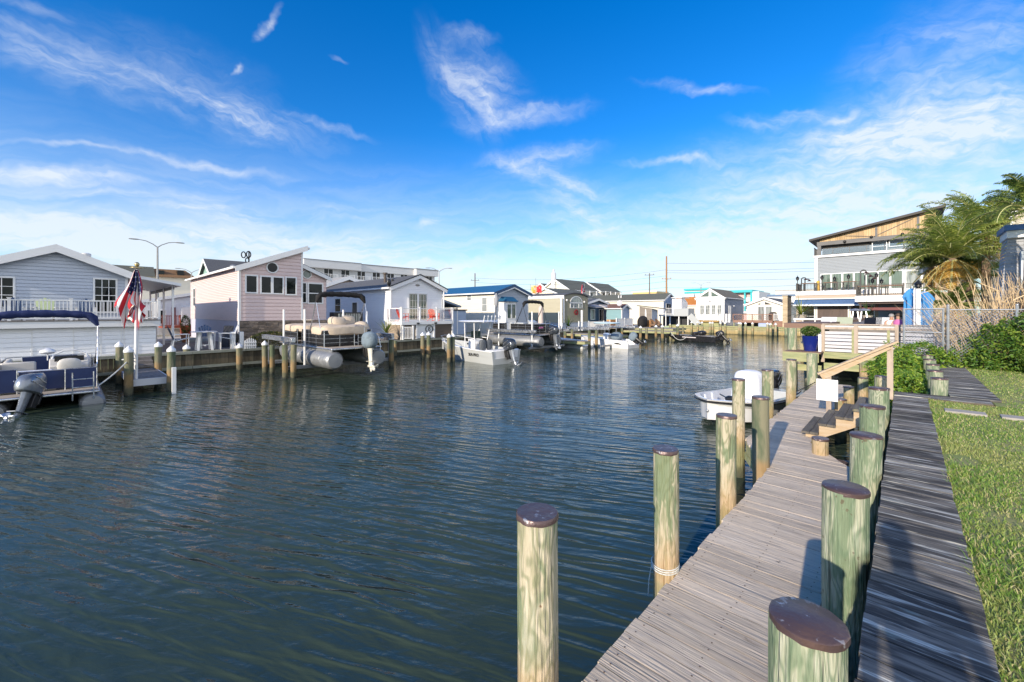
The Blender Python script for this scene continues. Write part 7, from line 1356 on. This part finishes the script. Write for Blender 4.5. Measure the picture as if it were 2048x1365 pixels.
for fl, z0 in enumerate((zt-4.05, zt-7.1)):
    for k in range(n):
        y = y0+2.+(y1-y0-4)*k/(n-1); window(ht, frh, y-1.0, y+1.0, z0+.3, z0+2.3, 2, 1, GLASS, .1, mull=.12); m = M(); m.box(-98.55, -97.2, y-1.7, y+1.7, z0-.12, z0+.05); m.box(-97.26, -97.2, y-1.7, y+1.7, z0+1.0, z0+1.08); [m.box(-97.26, -97.2, y-1.7+.42*j, y-1.66+.42*j, z0+.06, z0+1.0) for j in range(9)]; [m.box(-97.3, -97.18, y+d, y+d+.12, z0, z0+1.1) for d in (-1.7, -.06, 1.58)]; m.o('balcony', WHITE, ht, smooth=False)
hh = TW('house', 'house with white trimmed taupe gable between hotel and white cottage roof', 'house', (-50, 21, 1.05)); p = GX(696, 554, -48); house(hh, '+x', -48, 10, p.y-4, p.y+4, 1.05, p.z-1.6, p.z-.1, TAU, CREAM, mat('pale_grey_shingle', (.35, .34, .32), .85, bump=.4), oh=.4, rh=.35)
hg = TW('house', 'dark roofed house with mint green gable behind pink cottage', 'house', (-66, 18, 1.05)); a = GX(414, 519, -66); house(hg, '-y', a.y, 8.5, -71, -61, 1.05, a.z-3.2, a.z-.1, mat('mint_siding', (.34, .50, .44), .6), mat('mint_siding', (.34, .50, .44), .6), ROOFG, oh=.4, rh=.35)
hm_ = TW('building', 'brown mansard roofed apartment building with roof windows behind carport', 'building', (-118, 12, 1.05)); a, b, c, d = GX(308, 540, -112), GX(371, 541, -112), GX(382, 556, -110), GX(308, 560, -110)
M().box(-125, -110.5, a.y-22, c.y, 1, c.z).o('wall', CREAM, hm_); M().loft([[(-109.8, a.y, c.z-.1), (-112.5, a.y, b.z), (-124, a.y, b.z), (-125.5, a.y, c.z-.1)], [(-109.8, c.y+1, c.z-.1), (-112.5, b.y, b.z), (-124, b.y, b.z), (-125.5, c.y+1, c.z-.1)]]).o('roof', ROOFB, hm_, smooth=False); M().loft([[(-109.8, a.y-22, c.z-.1), (-112.5, a.y-22, b.z+.3), (-124, a.y-22, b.z+.3)], [(-109.8, a.y-.01, c.z-.1), (-112.5, a.y-.01, b.z+.3), (-124, a.y-.01, b.z+.3)]]).o('roof', ROOFO, hm_, smooth=False)
for x in (321, 360): p = GX(x, 547, -111.3); M().box(-111.9, -110.6, p.y-.55, p.y+.55, p.z-.5, p.z+.55).o('roof_window', GLASS, hm_, bev=.03)
def street_lamp(label, x, yt, hgt=9.6, sp=2.1):
    r = ray(x, yt); t = (hgt+1.05-EYE)/r[2]; lp_ = T('street_lamp', label, 'street lamp', (r[0]*t, r[1]*t, 1.05), math.atan2(r[1], r[0])-math.pi/2, 'twin-arm street lamps'); M().tube([(0, 0, 0), (0, 0, hgt-.6)], [.13, .075], 8).o('pole', STEELP, lp_)
    for sg in (-1, 1):
        ar = M().tube([(0, 0, hgt-.65), (sg*.35, 0, hgt-.35), (sg*.9, 0, hgt-.06), (sg*1.5, 0, hgt+.04)], [.05, .045, .04, .035], 6).o('arm', STEELP, lp_); M().ell((sg*1.85, 0, hgt+.03), (.42, .13, .06), 6, 12, 3).o('lamp_head', STEELP, ar)
street_lamp('tall twin-arm street lamp rising behind carport awning', 315, 483); street_lamp('twin-arm street lamp partly behind the pink cottage roof', 383, 539); street_lamp('twin-arm street lamp at the right end of hotel', 878, 537); street_lamp('distant twin-arm street lamp left of white gabled house', 1402, 566)
def condo(label, x, ytop, Y, w, dpt, hip):
    p = GY(x, ytop, Y); h = TW('condo_building', label, 'building', (p.x, Y, 1.05)); zp = p.z; ze = zp-.30*w; a, b = p.x-w/2, p.x+w/2; fr, LS, RS = house(h, '-y', Y, dpt, a, b, 1.05, ze, zp, CREAM, CREAM, ROOFO, oh=.5, rh=.4)
    for k, z in enumerate((ze-2.9, ze-5.9)):
        m = M(); m.box(b, b+1.6, Y+.5, Y+dpt, z, z+.25); m.box(b+1.5, b+1.6, Y+.5, Y+dpt, z+.25, z+1.2); [m.box(b+1.45, b+1.62, Y+.5+j*dpt/4, Y+.8+j*dpt/4, z-2.5 if k else z, z+2.8) for j in range(4)]; m.o('balcony', WHITE, h, smooth=False)
        for j in range(3): window(h, RS, Y+1+j*dpt/3.2, Y+2.6+j*dpt/3.2, z+.4, z+2.3, 2, 1, GLASS)
    for x_ in (-.25, .2): window(h, fr, p.x+w*x_, p.x+w*x_+.8, ze-1.5, ze-.3, 1, 1, GLASS)
    return h, p
h, p = condo('largest cream condo with olive roof, white balconies and tall chimney', 1110, 559, 100, 11, 15, 0); M().box(p.x-.6, p.x+.5, 99.0, 99.95, 1.05, p.z+1.9).box(p.x-.25, p.x+.15, 99.3, 99.7, p.z+1.92, p.z+3).o('chimney', WHITE, h)
condo('rightmost cream condo with olive roof right of chimney building', 1176, 566, 122, 10, 13, 0); condo('small low cream condo with olive roof left of chimney building', 1082, 568, 112, 8, 8, 0); h = TW('house', 'hip roofed olive house behind tan wall of olive cottage', 'house', (-52, 56, 1.05)); p = GY(1092, 578, 60); house(h, '-y', 60, 9, p.x-5, p.x+5, 1.05, p.z-1.8, p.z, CREAM, CREAM, ROOFO, oh=.4)
def upole(label, x, yt, hgt, mt, arms, r=.16):
    q = ray(x, yt); t = (hgt+1.05-EYE)/q[2]; o = T('utility_pole', label, 'utility pole', (q[0]*t, q[1]*t, 1.05), math.atan2(q[1], q[0])-math.pi/2); M().tube([(0, 0, 0), (0, 0, hgt)], [r, r*.65], 8).o('pole', mt, o)
    for z in arms: M().box(-1.1, 1.1, -.06, .06, hgt-z-.06, hgt-z+.06).cyl((-.9, 0, hgt-z), (-.9, 0, hgt-z+.3), .05).cyl((.9, 0, hgt-z), (.9, 0, hgt-z+.3), .05).o('crossarm', mt, o)
    return o
u1 = upole('tall orange-brown utility pole above the olive roofed cottage', 1333, 513, 15, POLEW, (5.2, 11.3), .24); u2 = upole('dark utility pole with single crossarm left of tall brown one', 1299, 547, 11, POLEG, (.4,), .17); u3 = upole('pale distant utility pole with two crossarms above blue roof', 950, 547, 12, POLEG, (1.8, 4.2), .2)
WIRE = mat('cable_grey', (.05, .05, .055), .6); A = Vector(u1.location); B2 = Vector(u2.location); C3 = Vector(u3.location)
for k, (ya, xb, yb, Y) in enumerate(((527, 1760, 520, 95), (541, 1760, 531, 95), (546, 1760, 537, 95), (560, 1760, 552, 95), (576, 1760, 563, 95))):
    r = ray(1333, ya); a = Vector((A.x, A.y, EYE+r[2]*A.y/r[1])); b = GY(xb, yb, Y); tag(M().tube(catenary(a, b, .35), .022, 4).o('power_line', WIRE), 'thin power line running right from tall brown pole, number %d from the top' % (k+1) if False else ('topmost', 'second highest', 'middle', 'second lowest', 'lowest')[k]+' thin power line running right from tall brown pole', 'power line', 'power lines right of the tall pole')
for k, (ya, za) in enumerate(((540, 9.3), (552, 8.2), (563, 7.0), (575, 6.0))):
    r = ray(1333, ya); a = Vector((A.x, A.y, EYE+r[2]*A.y/r[1])); tag(M().tube(catenary(a, C3+Vector((0, 0, za+1.5)), 1.2, 20), .022, 4).o('power_line', WIRE), ('topmost', 'second highest', 'second lowest', 'lowest')[k]+' thin power line running left from tall brown pole', 'power line', 'power lines left of the tall pole')
tl = TW('building', 'white motel with turquoise roof bands and balcony columns', 'building', (-40, 118, 1.05)); TQ = mat('turquoise_trim', (.02, .42, .44), .5); Y = 118; a, b = GY(1370, 580, Y), GY(1419, 580, Y); z1 = a.z; M().box(a.x, b.x, Y, Y+12, 1, z1-.9).box(a.x+.1, b.x, Y+.1, Y+12, z1-.6, z1-.3).o('wall', HW, tl); M().box(a.x-.2, b.x, Y-.3, Y+12, z1-.28, z1+.2).box(a.x-.1, b.x, Y-.15, Y+12, z1-1.1, z1-.65).o('roof_band', TQ, tl, smooth=False)
a, b = GY(1462, 584, Y), GY(1504, 584, Y); z1 = a.z; M().box(a.x, b.x, Y+1.5, Y+12, 1, z1-.3).o('wall', mat('pink_stucco', (.6, .4, .38), .7), tl); M().box(a.x-.3, b.x+.1, Y-.2, Y+12, z1-.28, z1+.35).box(GY(1488, 590, Y).x, GY(1491, 590, Y).x, Y, Y+.4, z1-5, z1-.3).box(b.x-.4, b.x, Y, Y+.4, z1-5, z1-.3).o('roof_band', TQ, tl, smooth=False); m = M(); [m.box(a.x, b.x-.45, Y+.5, Y+1.4, z1-z, z1-z+1.0) for z in (2.6, 5.6)]; m.o('balcony', WHITE, tl, smooth=False)
b2 = GY(1518, 586, Y); M().box(b.x+.02, b2.x, Y+.2, Y+12, 1, z1-.1).o('wall', HW, tl)
cb = TW('building', 'flat cream commercial building with blue band behind the cream house', 'building', (-15, 100, 1.05)); a, b = GY(1551, 583, 100), GY(1600, 583, 100); M().box(a.x, b.x+4, 100, 112, 1, a.z).o('wall', CREAM, cb); M().box(a.x-.1, b.x+4, 99.9, 112, a.z+.005, a.z+.25).o('roof_edge', STEELP, cb); c = GY(1535, 591, 96); M().box(c.x, b.x, 96, 99.8, 1, c.z-.3).o('wall', HW, cb); M().box(c.x-.1, b.x, 95.9, 99.8, c.z-.29, c.z+.1).o('roof_band', mat('slate_blue_band', (.10, .17, .28), .6), cb)
cb = TW('building', 'small yellow roofed building behind the olive roofed cottage', 'building', (-60, 140, 1.05)); a, b = GY(1265, 586, 140), GY(1313, 586, 140); M().box(a.x, b.x, 140, 150, 1, a.z).o('wall', mat('yellow_stucco', (.62, .48, .2), .8), cb); M().box(a.x-.2, b.x+.2, 139.8, 150, a.z+.002, a.z+.4).o('roof_edge', CREAM, cb)
# flags over the olive cottage
for x, yt, Y, col, lab, w, hh in ((1071.5, 556, 42, 'red', 'red banner flag hanging on a pole over the olive cottage roof', .75, 1.0), (1061, 569, 43, 'yellow', 'yellow and white banner on short pole over the olive cottage roof', .8, 1.1)):
    p = GY(x, yt, Y); t = T('flagpole', 'slim grey pole holding the '+lab.split(' hanging')[0].split(' on short')[0], 'flagpole', (p.x, Y, 5.2)); M().cyl((0, 0, -.4), (0, 0, p.z-5.2), .03).o('pole', STEELP, t)
    zt = min(p.z-.05, GY(x, 570, Y).z) if col == 'red' else p.z-.1
    f = M().grid(lambda u, v: (p.x+.04+w*u*.7, Y+.05+w*u*.7+.06*math.sin(u*9+v*2), zt-hh*v-.12*u), 10, 6).o('flag', mat(col+'_banner', (.6, .03, .04) if col == 'red' else (.75, .42, .08), .75, layers=[((.7, .6, .5), (2.2, 2.2, 2.2), .54, .6, .9)])); sd = f.modifiers.new('cloth', 'SOLIDIFY'); sd.thickness = .006; tag(f, lab, 'flag')
p = GY(1166, 592, 60); flag('faded pinkish striped flag hanging slanted before the right condo', (p.x, 60, p.z+1.9), 1.9, .9, 1.5, 2.2, .3, R(10)); t = T('flagpole', 'slanted pole of faded striped flag by condo', 'flagpole', (p.x, 60.2, 1.05)); M().cyl((0, 0, 0), (.1, 0, p.z+1.0), .04).o('pole', STEELP, t)
# ================================================================== VEGETATION
def bush(name, label, ells, n, s, mt, seed, cat='bush', inner=True):
    rng = random.Random(seed); t = TW(name, label, cat, (ells[0][0][0], ells[0][0][1], 1.0)); m = M(); vol = [r[0]*r[1]+r[1]*r[2]+r[0]*r[2] for _, r in ells]; tot = sum(vol)
    for (c, r), v in zip(ells, vol):
        for k in range(int(n*v/tot)):
            d = Vector((rng.gauss(0, 1), rng.gauss(0, 1), rng.gauss(0, 1))).normalized(); lump = 1+.16*math.sin(d.x*5+seed)*math.sin(d.y*6+1)+.12*math.sin(d.z*7+d.x*8)
            q = rng.uniform(.62, 1.0)**.45*lump*(1+.10*(rng.random() < .06)); p = Vector((c[0]+d.x*r[0]*q, c[1]+d.y*r[1]*q, c[2]+d.z*r[2]*q))
            if p.z < .35: continue
            leaf(m, p, rng, s, .9)
    m.o('foliage', mt, t, smooth=False)
    st = M()
    for (c, r) in ells:
        for k in range(5): a = rng.uniform(0, 6.28); st.tube([(c[0]+.15*math.cos(a), c[1]+.15*math.sin(a), max(.2, c[2]-r[2])), (c[0]+r[0]*.4*math.cos(a), c[1]+r[1]*.4*math.sin(a), c[2]), (c[0]+r[0]*.8*math.cos(a), c[1]+r[1]*.8*math.sin(a), c[2]+r[2]*.4)], [.03, .02, .008], 5)
    st.o('stems', mat('vine_stem', (.14, .10, .06), .9), t); return t
IVY = leafmat('ivy_leaf', (.06, .15, .016), (.15, .28, .028), (.34, .42, .055))
bush('creeper_bush', 'bright green leafy creeper spilling over the notch beside boardwalk pilings', [((-.05, 15.6, .95), (.62, 1.7, .62)), ((-.15, 18.2, 1.15), (.8, 1.8, .75)), ((.25, 20.0, 1.45), (1.1, .9, .65))], 13000, .058, IVY, 4)
bush('creeper_bush', 'low green leafy creeper at the end of second boardwalk under the gate', [((1.2, 21.5, 1.35), (.9, .6, .50)), ((1.75, 21.3, 1.6), (.6, .6, .7))], 8000, .058, IVY, 9)
bush('hedge_bush', 'tall dense green bush behind the lawn below dry reeds', [((2.25, 20.6, 1.85), (.62, .9, 1.0)), ((3.1, 20.3, 1.95), (.9, 1.1, 1.25)), ((4.4, 20.2, 2.0), (1.1, 1.4, 1.4)), ((1.85, 20.5, 1.5), (.4, .6, .45))], 22000, .058, leafmat('bush_leaf', (.045, .12, .018), (.11, .22, .03), (.28, .36, .055)), 6)
def reeds():
    rng = random.Random(12); t = TW('reed_clump', 'tall dry tan reeds leaning left above the green bush', 'reeds', (3, 21.4, 1.4)); m = M()
    for k in range(380):
        x = rng.uniform(1.1, 4.2)**1.0 if k % 3 else rng.uniform(2.0, 3.6); y = rng.uniform(20.9, 22.3); h = rng.uniform(1.9, 3.3)*(1 if x > 2.0 else .82); ln = rng.gauss(-.25, .25) if x < 2.1 else rng.gauss(-.06, .16); P = [(x+ln*h*(q*.6+.4*q*q), y+rng.gauss(0, .01)-.1*q, 1.3+h*q) for q in np.linspace(0, 1, 6)]; m.tube(P, [.012, .011, .010, .009, .007, .003], 4)
        if rng.random() < .45: q = P[rng.randint(2, 4)]; m.bar(q, (q[0]+rng.uniform(-.5, .4), q[1], q[2]+rng.uniform(-.25, .45)), .004, .02)
    m.o('stalks', mat('dry_reed', (.66, .50, .30), .8, isl=.25, layers=[((.36, .24, .13), (6, 6, 2), .45, .65, .5)]), t); g_ = M()
    for k in range(260):
        x = rng.uniform(2.7, 4.5); y = rng.uniform(19.0, 19.6); a = rng.uniform(-.6, .6); L = rng.uniform(.6, 1.3); P = [Vector((x+a*L*q, y-.5*L*q*q, 1.3+L*(q-.25*q*q))) for q in np.linspace(0, 1, 5)]; V = []
        for i, p in enumerate(P): w = .014*(1-i/4.2); V += [p-Vector((w, 0, 0)), p+Vector((w, 0, 0))]
        g_.add(V, [(2*i, 2*i+1, 2*i+3, 2*i+2) for i in range(4)])
    g_.o('green_blades', LEAFG, t, smooth=False)
reeds()
LEAFP = leafmat('plume_palm_leaf', (.14, .21, .045), (.27, .35, .07), (.48, .50, .13), .42)
def palm(label, x, y, zc, nf, L, seed, dry=7, lean=0., emin=.25, leafm=LEAFD, tr=.16):
    rng = random.Random(seed); t = TW('palm_tree', label, 'palm', (x, y, 1.3)); tk = M(); tk.tube([(x+lean*(1-q)**2, y, 1.2+(zc-1.2)*q) for q in np.linspace(0, 1, 9)], [tr*(1.15-.35*q)*(1+.05*(i % 2)) for i, q in enumerate(np.linspace(0, 1, 9))], 10); tk.o('trunk', mat('palm_trunk', (.22, .15, .10), .9, layers=[((.34, .25, .17), (7, 7, 2), .48, .62, .6)], bump=.6), t)
    G_, D_, Rr = M(), M(), M()
    def frond(m, az, e0, L, droop, wl, nl):
        d = Vector((math.cos(az), math.sin(az), 0)); P = []; p = Vector((x, y, zc)); e = e0; n = 14
        for i in range(n+1): P.append(p.copy()); p = p+(d*math.cos(e)+Vector((0, 0, math.sin(e))))*L/n; e -= droop/n*(.4+1.2*i/n)
        Rr.tube(P, [.030*(1-.85*i/n)+.004 for i in range(n+1)], 4, False)
        side = Vector((-math.sin(az), math.cos(az), 0))
        for k in range(nl):
            q = .10+.90*k/nl; f = q*n; i = min(int(f), n-1); b = P[i].lerp(P[i+1], f-i); tn = (P[i+1]-P[i]).normalized(); ll = wl*(math.sin(math.pi*min(1, q*.92+.08))**.6)*rng.uniform(.8, 1.1)
            for sg in (-1, 1):
                dv = (side*sg*rng.uniform(.65, .9)+tn*rng.uniform(.45, .7)+Vector((0, 0, rng.uniform(.0, .35)))).normalized(); w = tn*.015+Vector((0, 0, .005))
                hang = rng.uniform(.12, .50); p1 = b+dv*ll*.38; p2 = b+dv*ll*.68-Vector((0, 0, ll*hang*.30)); p3 = b+dv*ll*.82-Vector((0, 0, ll*hang*.85))
                m.add([b-w*.6, b+w*.6, p1+w, p1-w, p2+w*.8, p2-w*.8, p3], [(0, 1, 2, 3), (3, 2, 4, 5), (5, 4, 6)])
    for k in range(nf): az = k*2.399+rng.uniform(-.2, .2); e0 = rng.uniform(emin, 1.5); frond(G_, az, e0, L*rng.uniform(.75, 1.12), rng.uniform(1.1, 2.0), .66*L/2.6, 48)
    for k in range(dry): az = rng.uniform(0, 6.28); frond(D_, az, rng.uniform(-1.0, -.5), L*rng.uniform(.45, .75), rng.uniform(.5, 1.0), .42*L/2.6, 34)
    G_.o('crown', leafm, t, smooth=False); Rr.o('frond_ribs', mat('frond_rib', (.42, .42, .18), .7), t)
    if dry: D_.o('dry_fronds', LEAFO, t, smooth=False)
    return t
p = GY(1905, 500, 28); palm('broad bushy palm with orange dry fronds behind the blue umbrellas', p.x, 28, p.z-.4, 62, 2.8, 1, 16, leafm=LEAFP)
p = GY(1972, 448, 29); palm('tallest palm with feathery crown above the reeds', p.x, 29, p.z-.5, 30, 2.9, 2, 9, emin=.55, leafm=LEAFP)
p = GY(1862, 535, 30); palm('lower palm nearest the restaurant with drooping fronds', p.x, 30, p.z, 30, 2.3, 3, 5, leafm=leafmat('mid_palm_leaf', (.09, .15, .03), (.19, .26, .05), (.36, .38, .09), .4))
p = GY(2062, 420, 21); palm('palm at the right frame edge before grey building', p.x, 21, p.z, 24, 1.7, 5, 2)
p = GY(1940, 560, 30.5); palm('short dense palm filling the gap under the tallest palm', p.x, 30.5, p.z, 36, 2.4, 8, 6)

p = GY(1905, 612, 26.5); palm('low dry skirted palm filling the gap behind the chain-link fence', p.x, 26.5, p.z, 26, 1.5, 14, 9, emin=.1)
